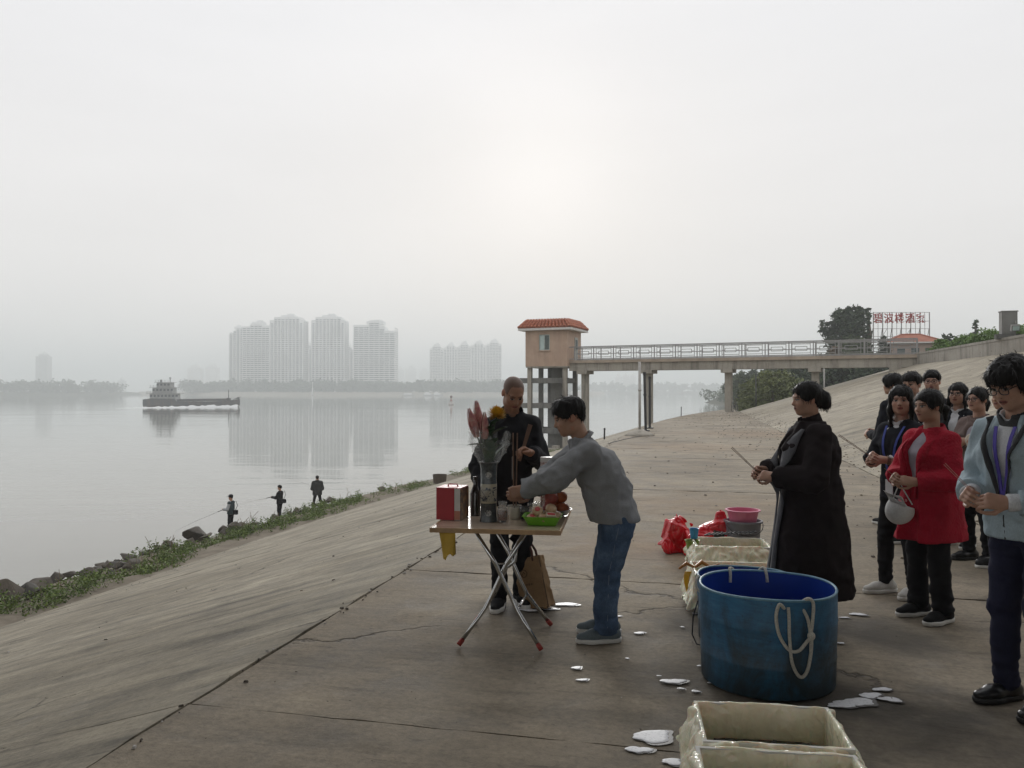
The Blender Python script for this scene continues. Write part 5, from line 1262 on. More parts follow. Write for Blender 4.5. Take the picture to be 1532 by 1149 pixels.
        C.wrinkle(-amp * 1.1, 7, seed + 51 + li, (1.1, 1.1, 0.8), None, True); C.wrinkle(-amp * 0.9, 15, seed + 61 + li, (0.8, 0.8, 1.5), lambda q: np.clip(1.15 - np.minimum(np.linalg.norm(q - eR, axis=1), np.linalg.norm(q - eL, axis=1)) / 0.18, 0, 1) + 0.5 * np.clip(1 - np.abs(q[:, 2] - hem - 0.07) / 0.09, 0, 1), True)
        nk = tp.get('neck', 'round')
        if nk == 'open':                     # front opening: V down the chest
            op = tp.get('open', 0.30) * k; wv = tp.get('vwide', 0.075)
            C.cone(T(tp.get('voff', 0.0), bd_ * 0.75 + 0.05, 0.50 * k - op), T(tp.get('voff', 0.0), 0.10 + bd_ * 0.2, 0.60 * k), 0.006, wv, 0.012, mode='sub')
            if tp.get('apart'):              # hangs open below as well
                C.cone(T(tp.get('voff', 0.0), bd_ + 0.06, -0.9 * k), T(tp.get('voff', 0.0), bd_ + 0.05, 0.45 * k), 0.07 + tp['apart'], 0.07 + tp['apart'] * 0.4, 0.01, mode='sub')
        C.cone(neck - up * 0.06 - fw * 0.0, neck + up * 0.12 + fw * 0.03, 0.058, 0.066, 0.008, mode='sub')
        C.plane((0, 0, hem + 0.001), (0, 0, -1))
        o = field_obj(C, tp['name'], tp['mat'], body); outer = C; fields.append(C)
        if tp.get('collar'):
            cm = tp.get('collar_mat', tp['mat']); K = Field(neck - 0.17, neck + 0.17, 0.006); hc_ = tp['collar']
            n0 = neck - up * 0.015 - fw * 0.004; tilt = up * 0.96 + fw * 0.28; tilt = tilt / np.linalg.norm(tilt)
            K.cone(n0 - tilt * 0.02, n0 + tilt * hc_, 0.074 + th, 0.070 + th * 0.6, 0.006, cut='ab'); K.cone(n0 - tilt * 0.04, n0 + tilt * (hc_ + 0.03), 0.064 + th, 0.062 + th * 0.5, 0.0, mode='sub')
            K.cone(n0 + fw * 0.12 - up * 0.02, n0 + fw * 0.05 + up * (hc_ + 0.05), 0.016, 0.045, 0.006, mode='sub')
            field_obj(K, 'collar', cm, o)
        if tp.get('lapel'):                  # turned-back front facing, as a strip down each edge
            lmat, lw, l0, l1 = tp['lapel']
            for sx in tp.get('lapel_sides', (-1, 1)):
                mb = MB(); n = 22; vs = []
                for i in range(n + 1):
                    f_ = i / n; z_ = (l0 + (l1 - l0) * f_) * k
                    base = T(0, 0, z_ - hip[2]) if z_ > hip[2] else _v((hip[0], hip[1], z_))
                    x0 = tp.get('voff', 0.0) + sx * (0.010 + tp.get('vlap', 0.075) * (f_ if tp.get('lapel_v') else max(0, (f_ - 0.50) / 0.50)))
                    wv = lw * (0.8 + 1.0 * max(0, 1 - abs(f_ - 0.74) / 0.20))
                    for xx in (x0, x0 + sx * wv * 0.5, x0 + sx * wv):
                        q_ = C.surf(base + rt * xx - fw * 0.02, fw)
                        if q_ is None: q_ = base + rt * xx + fw * 0.05
                        vs.append(q_ + fw * 0.017)
                va = np.array(vs).reshape(n + 1, 3, 3)
                for _ in range(3): va[1:-1] = 0.5 * va[1:-1] + 0.25 * (va[:-2] + va[2:])
                vs = [Vector(q) for q in va.reshape(-1, 3).tolist()]
                mb.add(vs, [((i * 3 + a_, (i + 1) * 3 + a_, (i + 1) * 3 + a_ + 1, i * 3 + a_ + 1) if sx < 0 else (i * 3 + a_, i * 3 + a_ + 1, (i + 1) * 3 + a_ + 1, (i + 1) * 3 + a_)) for i in range(n) for a_ in (0, 1)])
                m2 = mb.mesh('lapel', True); 
                lo_ = link('lapel', m2, lmat, o); sm = lo_.modifiers.new('thick', 'SOLIDIFY'); sm.thickness = 0.007; sm.offset = 0
        if tp.get('buttons'):
            for z_ in tp['buttons']:
                mb = MB(); p_ = C.surf(T(tp.get('voff', 0.0) + 0.05, 0, z_ * k - hip[2]), fw)
                mb.tube([p_ - fw * 0.004, p_ + fw * 0.004], 0.011, 10); mb.build('button', tp['button_mat'], o)
        if tp.get('zip'):
            mb = MB(); pp = [C.surf(T(tp.get('voff', 0.0), 0, z_ * k), fw) for z_ in np.linspace(hem / k - hip[2] / k + 0.01, tp.get('zip_to', 0.40), 12)]; pp = [q for q in pp if q is not None]; mb.tube(pp, 0.004, 5); mb.build('zip', tp['zip'], o)
    # ---- hair
    if hair != 'none' and not shaved:
        HF = hair_field(hc, Mh, hs, hair, min(res, 0.0055) if res < 0.01 else res * 0.7, seed + 41)
        ho = field_obj(HF, 'hair', M_HAIR, body)
        if res < 0.01:                       # loose strands that break the outline
            hm_ = ho.data; nv = len(hm_.vertices); co = np.empty(nv * 3, np.float32); hm_.vertices.foreach_get('co', co); co = co.reshape(-1, 3); no = np.empty(nv * 3, np.float32); hm_.vertex_normals.foreach_get('vector', no); no = no.reshape(-1, 3)
            rg_ = np.random.default_rng(seed + 77); ns_ = 900 if res < 0.0065 else 500; pk_ = rg_.choice(nv, ns_); pb_, nb_ = co[pk_], no[pk_]
            rel = (pb_ - hc) @ Mh; back = Mh @ _v((0, -1, 0)); fl_ = np.tile(_v((0, 0, -1)), (ns_, 1)); top_m = np.clip((rel[:, 2] / hs - 0.07) / 0.05, 0, 1)[:, None]
            fl_ = fl_ * (1 - top_m) + ((back if hair in ('bun', 'tail') else -back) * 0.8 + rg_.normal(0, 0.5, (ns_, 3))) * top_m + rg_.normal(0, 0.16, (ns_, 3))
            fl_ -= nb_ * (fl_ * nb_).sum(1)[:, None]; fl_ /= np.linalg.norm(fl_, axis=1)[:, None] + 1e-6; Ls = rg_.uniform(0.018, 0.05, (ns_, 1)); sd_ = np.cross(fl_, nb_) * rg_.uniform(0.0008, 0.0020, (ns_, 1)); lf_ = rg_.uniform(0.001, 0.008, (ns_, 1))
            q0, q1, q2 = pb_ - nb_ * 0.002, pb_ + fl_ * Ls * 0.55 + nb_ * lf_ * 0.8, pb_ + fl_ * Ls + nb_ * lf_ * 0.6
            vv = np.stack([q0 - sd_, q0 + sd_, q1 - sd_, q1 + sd_, q2 - sd_ * 0.15, q2 + sd_ * 0.15], 1).reshape(-1, 3); ii = np.arange(ns_)[:, None] * 6
            tag(link('hair_strands', np_mesh('hair_strands', vv, np.concatenate([ii + _i for _i in ([0, 1, 3, 2], [2, 3, 5, 4])]), True), M_HAIR, ho), kind='stuff')
    Lh = lambda a, b, c_: Vector(hc + Mh @ _v((a * hs, b * hs, c_ * hs)))
    if hair == 'bun':
        mb = MB(); mb.tube([Lh(0.02, -0.105, 0.055), Lh(0.03, -0.135, 0.035), Lh(0.03, -0.16, 0.0)], [0.010, 0.014, 0.008], 8); mb.tube([Lh(-0.05, -0.13, -0.02), Lh(0.05, -0.19, 0.0)], 0.0028, 6); mb.build('hair_clip', M_SPECS, ho)
    if glasses:
        mb = MB(); 
        for sx in (-1, 1):
            ring = [Lh(sx * 0.033 + 0.025 * math.copysign(abs(math.cos(a)) ** 0.7, math.cos(a)), 0.105 - abs(0.15 * (0.033 + sx * 0.025 * math.cos(a) * sx)) * 0.10, 0.001 + 0.0185 * math.copysign(abs(math.sin(a)) ** 0.7, math.sin(a))) for a in [2 * math.pi * q / 16 for q in range(16)]]
            mb.tube(ring, 0.0024, 6, closed=True); mb.tube([Lh(sx * 0.058, 0.100, 0.008), Lh(sx * 0.079, 0.02, 0.008), Lh(sx * 0.079, -0.02, 0.0)], 0.0024, 5)
        mb.tube([Lh(-0.009, 0.106, 0.004), Lh(0.009, 0.106, 0.004)], 0.0024, 5); go = mb.build('glasses', M_SPECS, body)
        for sx in (-1, 1):
            mb = MB(); mb.add([Lh(sx * 0.033 + 0.024 * math.cos(a), 0.1045, 0.001 + 0.0175 * math.sin(a)) for a in [2 * math.pi * q / 12 for q in range(12)]], [tuple(range(12))]); mb.build('lens', M_LENS, go)
    info = dict(outer=outer, fields=fields, body=body, T=T, hc=hc, Mh=Mh, hs=hs, neck=neck, up=up, fw=fw, rt=rt, hip=hip, k=k, hw=hw, wR=wR, wL=wL, eR=eR, eL=eL)
    return info
def to_world(pi, p): return pi['body'].matrix_basis @ Vector([float(q) for q in p])
def stick(label, a, b, n=1, r=0.0022, mat=None, gap=0.006, group=None):
    o = empty('incense', a); mb_m = mat or M_STICK
    d = (Vector(b) - Vector(a)); x_ = d.cross(Vector((0, 1, 0))).normalized()
    for i in range(n):
        mb = MB(); of = x_ * gap * (i - (n - 1) / 2); mb.tube([of, d * 0.25 + of, d + of * 1.6], r, 6); mb.build('stick', mb_m, o)
    return tag(o, label, 'incense', group)
# ------------------------------------------------------------------ the people
BLACKWOOL = cloth('black_wool', (0.017, 0.012, 0.013), sheen=0.0, rough=0.95); NAVYBLK = cloth('navy_black_cloth', (0.012, 0.013, 0.018)); BLKTR = cloth('black_trouser', (0.009, 0.009, 0.011)); BLKJK = cloth('black_jacket', (0.011, 0.011, 0.014), rough=0.75)
GREYSW = cloth('grey_sweatshirt', (0.245, 0.252, 0.260), var=0.10, weave=600); LAPEL = cloth('grey_lining', (0.10, 0.10, 0.108)); REDKN = cloth('red_knit', (0.36, 0.012, 0.030), knit=True, bump=0.5); LILAC = cloth('lilac_shirt', (0.33, 0.31, 0.35))
WHITESH = cloth('white_shirt', (0.60, 0.61, 0.63), var=0.06); LTBLUE = cloth('pale_blue_jacket', (0.37, 0.455, 0.50), var=0.08); NAVYTR = cloth('navy_trouser', (0.017, 0.018, 0.042)); TAUPE = cloth('taupe_coat', (0.155, 0.115, 0.105)); CREAM = cloth('cream_jacket', (0.52, 0.46, 0.38)); DKGREY = cloth('dark_grey_lining', (0.06, 0.062, 0.066))
OLIVE = cloth('charcoal_jacket', (0.045, 0.045, 0.045)); SKYGREY = cloth('grey_vest_sleeve', (0.36, 0.37, 0.38)); TEAL = cloth('dark_teal_vest', (0.035, 0.05, 0.055))
SN_GREY = cloth('grey_sneaker', (0.13, 0.16, 0.175)); SN_WHITE = cloth('white_sneaker', (0.50, 0.49, 0.46)); SN_BLACK = cloth('black_sneaker', (0.014, 0.014, 0.015)); M_LEATHER = simple('black_leather', (0.012, 0.012, 0.013), 0.3, scale=20)
LACE = simple('white_lace', (0.6, 0.6, 0.58), 0.8)
SH_BLACK = dict(mat=SN_BLACK, sole=M_RUBBER); SH_LEATH = dict(mat=M_LEATHER, sole=M_BSOLE, sole_h=0.028)
def tube_strap(pts, w, mat, name, parent):
    mb = MB(); mb.tube(pts, w, 6); return mb.build(name, mat, parent)
M_LAN = simple('blue_lanyard', (0.035, 0.06, 0.30), 0.7); M_LANP = simple('violet_lanyard', (0.10, 0.075, 0.40), 0.7); M_CARD = simple('white_card', (0.62, 0.64, 0.66), 0.35)
def lanyard(pi, mat, drop, bdp, card=True, sp=0.075):
    T, k = pi['T'], pi['k']
    for sx in (-1, 1):
        mb = MB(); pts = []
        for i in range(9):
            f_ = i / 8; z_ = 0.50 * k + (drop - 0.50 * k) * f_; qs = [q for q in (fl.surf(T(sx * sp * (1 - f_) ** 0.8, 0.0, z_), pi['fw']) for fl in pi['fields']) if q is not None]; q = max(qs, key=lambda a: float(a @ pi['fw'])) if qs else T(sx * sp * (1 - f_), 0.08, z_); pts.append(q + pi['fw'] * 0.010)
        for _ in range(2): pts = [pts[0]] + [(pts[j - 1] + pts[j] * 2 + pts[j + 1]) / 4 for j in range(1, 8)] + [pts[8]]
        pts = [q + pi['fw'] * 0.010 for q in pts]
        vs = []
        for p in pts: vs += [p - pi['rt'] * 0.0085, p + pi['rt'] * 0.0085, p + pi['rt'] * 0.0085 - pi['fw'] * 0.004, p - pi['rt'] * 0.0085 - pi['fw'] * 0.004]
        mb.add(vs, [(i * 4 + a, (i + 1) * 4 + a, (i + 1) * 4 + b, i * 4 + b) for i in range(8) for a, b in ((0, 1), (1, 2), (2, 3), (3, 0))]); lo_ = mb.build('lanyard', mat, pi['body'])
    if card:
        mb = MB(); c = _v(pts[-1]) - pi['up'] * 0.055 + pi['fw'] * 0.006; mb.box(c, (0.062, 0.006, 0.105)); mb.build('name_card', M_CARD, lo_)

# 1 shaven-headed elder behind the table
elder = person('shaven-headed person in black zip jacket bowing over the flowers behind the table', -0.005, 5.80, R(183), 1.70,
    dict(trousers=dict(mat=BLKTR, fit=1.06), shoes=dict(mat=SN_BLACK, sole=M_RUBBER, sole_h=0.034), tops=[dict(name='sweater', mat=DKGREY, sleeve=0, hem=0.95, thick=0.0), dict(name='jacket', mat=BLKJK, hem=0.77, thick=0.016, folds=0.009, neck='open', open=0.10, vwide=0.055, collar=0.045, zip=M_POLE, cuff=0.040, sleeve_w=1.12)]),
    arms=((0.235, 0.05, 1.00), (0.20, 0.20, 0.82), (-0.225, 0.06, 1.04), (-0.12, 0.27, 1.12)), head=(0.25, -0.60, 0.0), lean=0.19, slim=0.88, shaved=True, hair='none', tone=(0.34, 0.185, 0.12), curl=(0.6, 0.85),
    palms=(((0, 0.2, -1), (-0.8, 0.3, 0)), ((0.55, 0.35, 0.25), (0.1, 0.5, -0.85))), res=0.0062, seed=3, stance=0.09, feet=((0.0, 0.06, -0.2), (0.02, -0.04, 0.2)))
# 2 grey sweatshirt, bending to set incense upright
Hm = 1.64
grey = person('person in grey sweatshirt and blue jeans bending over the table', 0.60, 5.03, R(90), Hm,
    dict(trousers=dict(mat=M_DENIM, fit=1.22, hem=1.12, waist=0.88, seam=simple('denim_seam', (0.16, 0.20, 0.27), 0.9)), shoes=dict(mat=SN_GREY, sole=M_RUBBER, sole_h=0.030, laces=SN_GREY), tops=[dict(name='sweatshirt', mat=GREYSW, hem=0.785, thick=0.022, folds=0.010, cuff=0.036, sleeve_w=1.18, collar=0.012, depth=0.014, hem_fwd=0.022, flare_d=0.92)]),
    arms=((0.19, 0.33, 1.02), (0.06, 0.47, 0.92), (-0.17, 0.345, 1.01), (-0.02, 0.525, 0.93)), head=(0.05, -0.34, 0.0), lean=0.50, hunch=0.035, bend=((0, -0.06, -0.045),), hair='short', heavy=0.4, curl=(1.15, 1.15),
    palms=(((0.0, 1, -0.3), (-0.9, 0.2, -0.1)), ((0.0, 1, -0.25), (0.9, 0.1, -0.1))), res=0.0062, seed=5, stance=0.085, feet=((0.01, 0.0, -0.1), (0.0, 0.02, 0.15)), lips=(0.29, 0.12, 0.10))
# 3 long black coat
coat = person('person with dark hair in a bun and long black coat holding incense', 1.99, 5.33, R(88), 1.63,
    dict(trousers=dict(mat=BLKTR), shoes=dict(mat=M_LEATHER, sole=M_BSOLE), tops=[dict(name='sweater', mat=BLACKWOOL, hem=0.62, thick=0.006, collar=0.062, sleeve=0.5), dict(name='coat', mat=BLACKWOOL, hem=0.205, thick=0.030, flare=1.16, flare_d=1.42, folds=0.008, neck='open', open=0.34, vwide=0.06, cuff=0.047, sleeve=0.93, sleeve_w=1.22, lapel=(LAPEL, 0.068, 0.25, 1.40), depth=0.035)]),
    arms=((0.23, 0.06, 1.00), (0.10, 0.285, 1.01), (-0.23, 0.05, 0.985), (-0.085, 0.265, 0.985)), head=(0.06, -0.10, 0), lean=0.02, hair='bun', female=True, heavy=0.35, res=0.0062, seed=7, curl=(1.0, 1.0), tone=(0.43, 0.255, 0.18),
    palms=(((-0.45, 0.9, 0.05), (-0.7, -0.2, -0.4)), ((0.45, 0.9, 0.10), (0.7, -0.2, -0.4))))
# 4 young person with blue lanyard
lany = person('long-haired person in dark jacket and blue lanyard wearing white sneakers', 2.96, 6.08, R(118), 1.61,
    dict(trousers=dict(mat=BLKTR, fit=0.92), shoes=dict(mat=SN_WHITE, sole=M_RUBBER, laces=LACE), tops=[dict(name='shirt', mat=WHITESH, hem=0.85, thick=0.004, collar=0.035, sleeve=0), dict(name='jacket', mat=NAVYBLK, hem=0.80, thick=0.016, neck='open', open=0.20, vwide=0.055, sleeve=0.12, sleeve_w=1.1)]),
    arms=((0.21, 0.05, 1.02), (0.05, 0.265, 1.065), (-0.21, 0.06, 1.01), (-0.03, 0.255, 1.04)), head=(0.50, -0.05, 0.0), hair='long', female=True, res=0.006, seed=9, stance=0.09, tone=(0.46, 0.28, 0.21),
    palms=(((-0.5, 0.85, 0.1), (-0.7, -0.2, -0.4)), ((0.5, 0.85, 0.1), (0.7, -0.2, -0.4))), feet=((0.03, 0.03, -0.25), (0.0, -0.02, 0.1)))
lanyard(lany, M_LAN, 0.06, 0.125)
mb = MB(); w_ = lany['wL']; e_ = lany['eL']; p_ = Vector(w_ + (e_ - w_) * 0.16); d_ = Vector(w_ - e_).normalized(); mb.tube([p_ - d_ * 0.012, p_ + d_ * 0.012], 0.034, 14); ws = mb.build('watch', simple('watch_strap', (0.16, 0.10, 0.07), 0.5), lany['body'], False)
mb = MB(); q_ = p_ + Vector((-0.6, 0.1, 0.75)).normalized() * 0.034; mb.tube([q_, q_ + Vector((-0.6, 0.1, 0.75)).normalized() * 0.008], 0.015, 12); mb.build('watch_face', M_CARD, ws)
# 5 red cardigan
red = person('person in bright red knitted cardigan and black trousers holding a white cap', 2.86, 5.46, R(114), 1.575,
    dict(trousers=dict(mat=BLKTR, fit=1.02, hem=1.25, waist=0.84), shoes=dict(mat=SN_BLACK, sole=M_RUBBER, sole_h=0.030), tops=[dict(name='shirt', mat=LILAC, hem=0.74, thick=0.004, sleeve=0, depth=0.015), dict(name='cardigan', mat=REDKN, hem=0.60, thick=0.020, flare=1.20, neck='open', open=0.58, vwide=0.080, apart=0.010, collar=0.03, cuff=0.042, sleeve_w=1.12, depth=0.045, flare_d=1.26, lapel=(REDKN, 0.032, 0.92, 1.36), lapel_v=True, vlap=0.066, buttons=(0.90,), button_mat=simple('pink_button', (0.6, 0.25, 0.25), 0.3))]),
    arms=((0.22, 0.05, 0.97), (0.08, 0.245, 0.965), (-0.215, 0.05, 0.96), (-0.06, 0.225, 0.945)), head=(-0.2, -0.06, 0), hair='tail', female=True, heavy=0.6, slim=0.95, res=0.0062, seed=11, tone=(0.38, 0.22, 0.15),
    palms=(((-0.5, 0.85, 0.1), (-0.7, -0.2, -0.4)), ((0.5, 0.85, 0.15), (0.7, -0.2, -0.4))), feet=((0.0, 0.0, -0.1), (0.0, 0.02, 0.1)))
# 6 pale blue jacket
blue = person('person with glasses in pale blue jacket and navy trousers bowing the head', 2.53, 3.92, R(112), 1.745,
    dict(trousers=dict(mat=NAVYTR, fit=1.10), shoes=dict(mat=M_LEATHER, sole=M_BSOLE, sole_h=0.028, laces=SN_BLACK), tops=[dict(name='shirt', mat=WHITESH, hem=0.83, thick=0.006, collar=0.042, sleeve=0.985, cuff=0.035, folds=0.004), dict(name='jacket', mat=LTBLUE, hem=0.83, thick=0.022, neck='open', open=0.42, vwide=0.105, collar=0.05, collar_mat=DKGREY, cuff=0.041, sleeve=0.80, sleeve_w=1.08, folds=0.009, zip=DKGREY, depth=0.02, lapel=(DKGREY, 0.016, 1.06, 1.44), lapel_v=True, vlap=0.085, zip_to=0.08)]),
    arms=((0.25, 0.05, 1.06), (0.10, 0.275, 1.05), (-0.25, 0.05, 1.05), (-0.075, 0.255, 1.025)), head=(-0.02, -0.40, 0.05), lean=0.15, hair='mop', heavy=0.3, slim=0.95, glasses=True, res=0.0057, seed=13, tone=(0.46, 0.275, 0.20),
    palms=(((-0.42, 0.9, 0.1), (-0.7, -0.25, -0.4)), ((0.42, 0.9, 0.12), (0.7, -0.25, -0.4))), feet=((0.02, 0.0, -0.1), (0.0, 0.03, 0.1)))
lanyard(blue, M_LANP, 0.14, 0.135, card=False, sp=0.045)
# 7-12 the rows behind
STD = ((0.22, 0.05, 1.02), (0.08, 0.26, 1.06), (-0.22, 0.05, 1.02), (-0.06, 0.25, 1.04))
PAL = (((-0.45, 0.9, 0.1), (-0.7, -0.2, -0.4)), ((0.45, 0.9, 0.1), (0.7, -0.2, -0.4)))
p7 = person('person with bobbed hair and glasses in dark jacket over white shirt', 4.47, 8.0, R(122), 1.655,
    dict(trousers=dict(mat=BLKTR), shoes=dict(mat=SN_BLACK, sole=M_RUBBER, laces=LACE), tops=[dict(name='shirt', mat=WHITESH, hem=0.85, thick=0.004, collar=0.04, sleeve=0), dict(name='jacket', mat=NAVYBLK, hem=0.78, thick=0.018, neck='open', open=0.34, vwide=0.09)]),
    arms=STD, head=(0.15, -0.02, 0), hair='bob', female=True, glasses=True, res=0.008, seed=15, palms=PAL, tone=(0.45, 0.27, 0.20))
p8 = person('person with tied hair and glasses in taupe coat', 4.25, 7.28, R(112), 1.60,
    dict(trousers=dict(mat=BLKTR), shoes=SH_LEATH, tops=[dict(name='blouse', mat=LILAC, hem=0.8, thick=0.004, collar=0.02, sleeve=0), dict(name='coat', mat=TAUPE, hem=0.56, thick=0.024, flare=1.06, neck='open', open=0.4, vwide=0.07, collar=0.02, sleeve_w=1.15)]),
    arms=((0.21, 0.05, 1.0), (0.07, 0.24, 1.13), (-0.21, 0.05, 0.99), (-0.05, 0.22, 1.10)), head=(0.02, 0.02, 0), hair='tail', female=True, glasses=True, res=0.008, seed=17, palms=PAL, tone=(0.45, 0.27, 0.20))
p9 = person('person in cream jacket mostly hidden behind the pale blue jacket', 4.27, 6.92, R(105), 1.63,
    dict(trousers=dict(mat=BLKTR), shoes=SH_BLACK, tops=[dict(name='jacket', mat=CREAM, hem=0.72, thick=0.022, collar=0.03)]),
    arms=((0.22, 0.05, 1.0), (0.08, 0.26, 1.13), (-0.22, 0.05, 0.99), (-0.06, 0.25, 1.11)), hair='short', res=0.008, seed=19, palms=PAL)
p10 = person('dark-haired person with face turned away at the far end of the row', 4.44, 9.3, R(35), 1.77,
    dict(trousers=dict(mat=BLKTR), shoes=SH_BLACK, tops=[dict(name='jacket', mat=NAVYBLK, hem=0.75, thick=0.02, collar=0.03)]), arms=STD, hair='mop', res=0.008, seed=21, palms=PAL)
p11 = person('person with short black fringe and white collar behind the long-haired one', 4.06, 8.1, R(125), 1.765,
    dict(trousers=dict(mat=BLKTR), shoes=SH_BLACK, tops=[dict(name='shirt', mat=WHITESH, hem=0.85, thick=0.012, collar=0.045), dict(name='vest', mat=NAVYBLK, hem=0.8, thick=0.02, sleeve=0, neck='open', open=0.2, vwide=0.10)]),
    arms=STD, head=(0.05, -0.10, 0), hair='short', res=0.008, seed=23, palms=PAL, tone=(0.45, 0.27, 0.20))
p12 = person('tall smiling person with glasses in black suit jacket', 4.63, 8.8, R(140), 1.80,
    dict(trousers=dict(mat=BLKTR), shoes=SH_LEATH, tops=[dict(name='shirt', mat=WHITESH, hem=0.85, thick=0.004, collar=0.04, sleeve=0), dict(name='jacket', mat=BLKJK, hem=0.75, thick=0.02, neck='open', open=0.25, vwide=0.08)]),
    arms=STD, head=(0.10, 0.0, 0.05), hair='short', heavy=0.4, glasses=True, res=0.008, seed=25, palms=PAL, tone=(0.46, 0.27, 0.20))
# incense held in the hands
def held(pi, label, dirn, L, n=1, mat=None, r=0.0022, both=True, wr='wR'):
    m = (pi['wR'] + pi['wL']) / 2 if both else pi[wr]
    a = to_world(pi, m + _v((0, 0.075, 0.012))); d = Vector(dirn).normalized()
    return stick(label, a - d * 0.03, a + d * L, n, r, mat)
held(coat, 'thin incense sticks held up by the person in the long black coat', (-0.62, 0.15, 0.62), 0.23, 2)
held(lany, 'long thin incense sticks held by the person with blue lanyard', (-0.85, 0.2, 0.62), 0.27, 2)
held(red, 'short incense stick between the hands of the red cardigan wearer', (-0.6, 0.1, 0.5), 0.10, 1)
held(blue, 'two pink incense sticks held by the pale blue jacket wearer', (-0.50, 0.25, 0.62), 0.20, 2, M_STICKP, 0.0016)
a_ = to_world(elder, elder['wL'] + _v((0.06, 0.05, 0.0)))
stick('bundle of brown incense sticks held by the shaven-headed person', a_ + Vector((-0.02, 0, -0.05)), a_ + Vector((0.055, 0.0, 0.20)), 4, 0.0035, None, 0.005)
# anglers at the water's edge
def angler(label, u, Y, zf, yaw, H, top, tr_, rod_yaw, extra=None, hair='short', arms=None, **kw):
    x_ = (u - 766) / F * Y
    return person(label, x_, Y, yaw, H, dict(trousers=dict(mat=tr_, fit=1.05), shoes=SH_LEATH, tops=top), arms=arms or ((0.24, 0.02, 1.06), (0.10, 0.27, 1.02), (-0.24, 0.03, 1.06), (-0.08, 0.32, 1.05)), z=zf, res=0.014, hair=hair, **kw)
ZA = [1.55 - (797 - 585) / F * 35.6, 1.55 - (778 - 585) / F * 38.3, 1.55 - (762 - 585) / F * 40.6]
an1 = angler('angler in dark vest and peaked cap holding a rod on the boulders', 346, 35.6, ZA[0], R(78), 1.72, [dict(name='shirt', mat=SKYGREY, hem=0.85, thick=0.02), dict(name='vest', mat=TEAL, hem=0.86, thick=0.035, sleeve=0)], BLKTR, 0, seed=31, head=(0, -0.15, 0))
an2 = angler('slim angler in black with a shoulder bag holding a rod', 419, 38.3, ZA[1], R(75), 1.70, [dict(name='jacket', mat=BLKJK, hem=0.80, thick=0.025)], BLKTR, 0, seed=33, stance=0.05, arms=((0.22, 0.05, 1.08), (0.12, 0.36, 1.08), (-0.22, 0.08, 1.08), (-0.06, 0.40, 1.10)))
an3 = angler('broad angler in charcoal hooded jacket standing with legs apart', 475, 40.6, ZA[2], R(12), 1.74, [dict(name='jacket', mat=OLIVE, hem=0.74, thick=0.06, collar=0.06)], BLKTR, 0, seed=35, heavy=0.9, stance=0.22)
mb = MB(); h_ = an1['hc']; mb.lathe([(0.10, 0.03), (0.104, 0.07), (0.085, 0.125), (0.03, 0.145)], 14, Vector(h_) + Vector((0, -0.012, 0))); mb.box(Vector(h_) + Vector((0, 0.125, 0.042)), (0.14, 0.10, 0.012), (-0.2, 0, 0)); mb.build('cap', BLKJK, an1['body'], True)
for i, (pi, L, up_) in enumerate(((an1, 2.4, -0.42), (an2, 2.0, -0.22), (an3, 2.4, 0.35))):
    a = to_world(pi, (pi['wR'] + pi['wL']) / 2 + _v((0, 0.06, 0.0)))
    d = Vector((-1, 0.05, up_)).normalized() if i < 2 else Vector((-1, 0.4, 0.28)).normalized()
    e = empty('fishing_rod', a); tag(e, ['thin rod dipping to the water from the capped angler', 'thin rod held out level by the slim angler in black', 'thin rod raised beyond the broad charcoal angler'][i], 'fishing rod')
    mb = MB(); mb.tube([d * -0.35, d * 0.3], 0.016, 6); mb.build('handle', BLKJK, e); mb = MB(); mb.tube([d * 0.3, d * L * 0.6, d * L + Vector((0, 0, -0.06))], [0.009, 0.006, 0.003], 5); mb.build('blank', M_POLE, e)
    mb = MB(); mb.tube([Vector((0, -0.05, -0.03)), Vector((0, 0.05, -0.03))], 0.035, 8); mb.build('reel', M_POLE, e)
for i, pi in enumerate((an1, an2)):
    c = to_world(pi, _v((0.02, -0.20 if i == 0 else -0.19, 0.92))); S = Field((-0.2, -0.2, -0.2), (0.2, 0.2, 0.2), 0.014); S.rbox((0, 0, 0), (0.12, 0.07, 0.10), None, 0.04); S.wrinkle(0.012, 14, 60 + i)
    o = field_obj(S, 'shoulder_bag', BLKJK); o.location = c; tag(o, ['black hip bag on the back of the capped angler', 'black shoulder bag hanging behind the slim angler'][i], 'bag')
    tube_strap([Vector((0, 0, 0.08)), Vector((0.10, 0.02, 0.30)), Vector((0.02, 0.03, 0.50))], 0.012, BLKJK, 'strap', o)
# ------------------------------------------------------------------ folding table and the offerings
TZ = 0.752; TR = R(-8); TC = Vector((-0.04, 5.05, 0))
table = empty('folding_table', TC, TR); tag(table, 'square folding table with wood-grain top and crossed chrome legs', 'table')
tx, ty = 0.75, 0.88
t = NT('table_laminate'); p = t.obj(); wv = t.noise(t.map(p, scale=(1.5, 14, 1)), 3.0, 6, 0.6, 1.2)
t.set(color=t.ramp(wv, [(0.3, (0.34, 0.255, 0.185)), (0.7, (0.50, 0.40, 0.30))]), rough=t.ramp(t.noise(p, 9, 4), [(0.3, 0.10), (0.8, 0.24)]), spec=0.6); M_LAM = t.mat
mb = MB(); mb.box((0, 0, TZ - 0.011), (tx, ty, 0.022)); mb.build('tabletop', M_LAM, table)
M_EDGE = simple('table_edge', (0.42, 0.27, 0.14), 0.45, scale=12, var=0.25)
mb = MB(); g = 0.004
for a, b in (((-1, -1), (1, -1)), ((1, -1), (1, 1)), ((1, 1), (-1, 1)), ((-1, 1), (-1, -1))): mb.bar((a[0] * (tx / 2 + g), a[1] * (ty / 2 + g), TZ - 0.012), (b[0] * (tx / 2 + g), b[1] * (ty / 2 + g), TZ - 0.012), 0.008, 0.027)
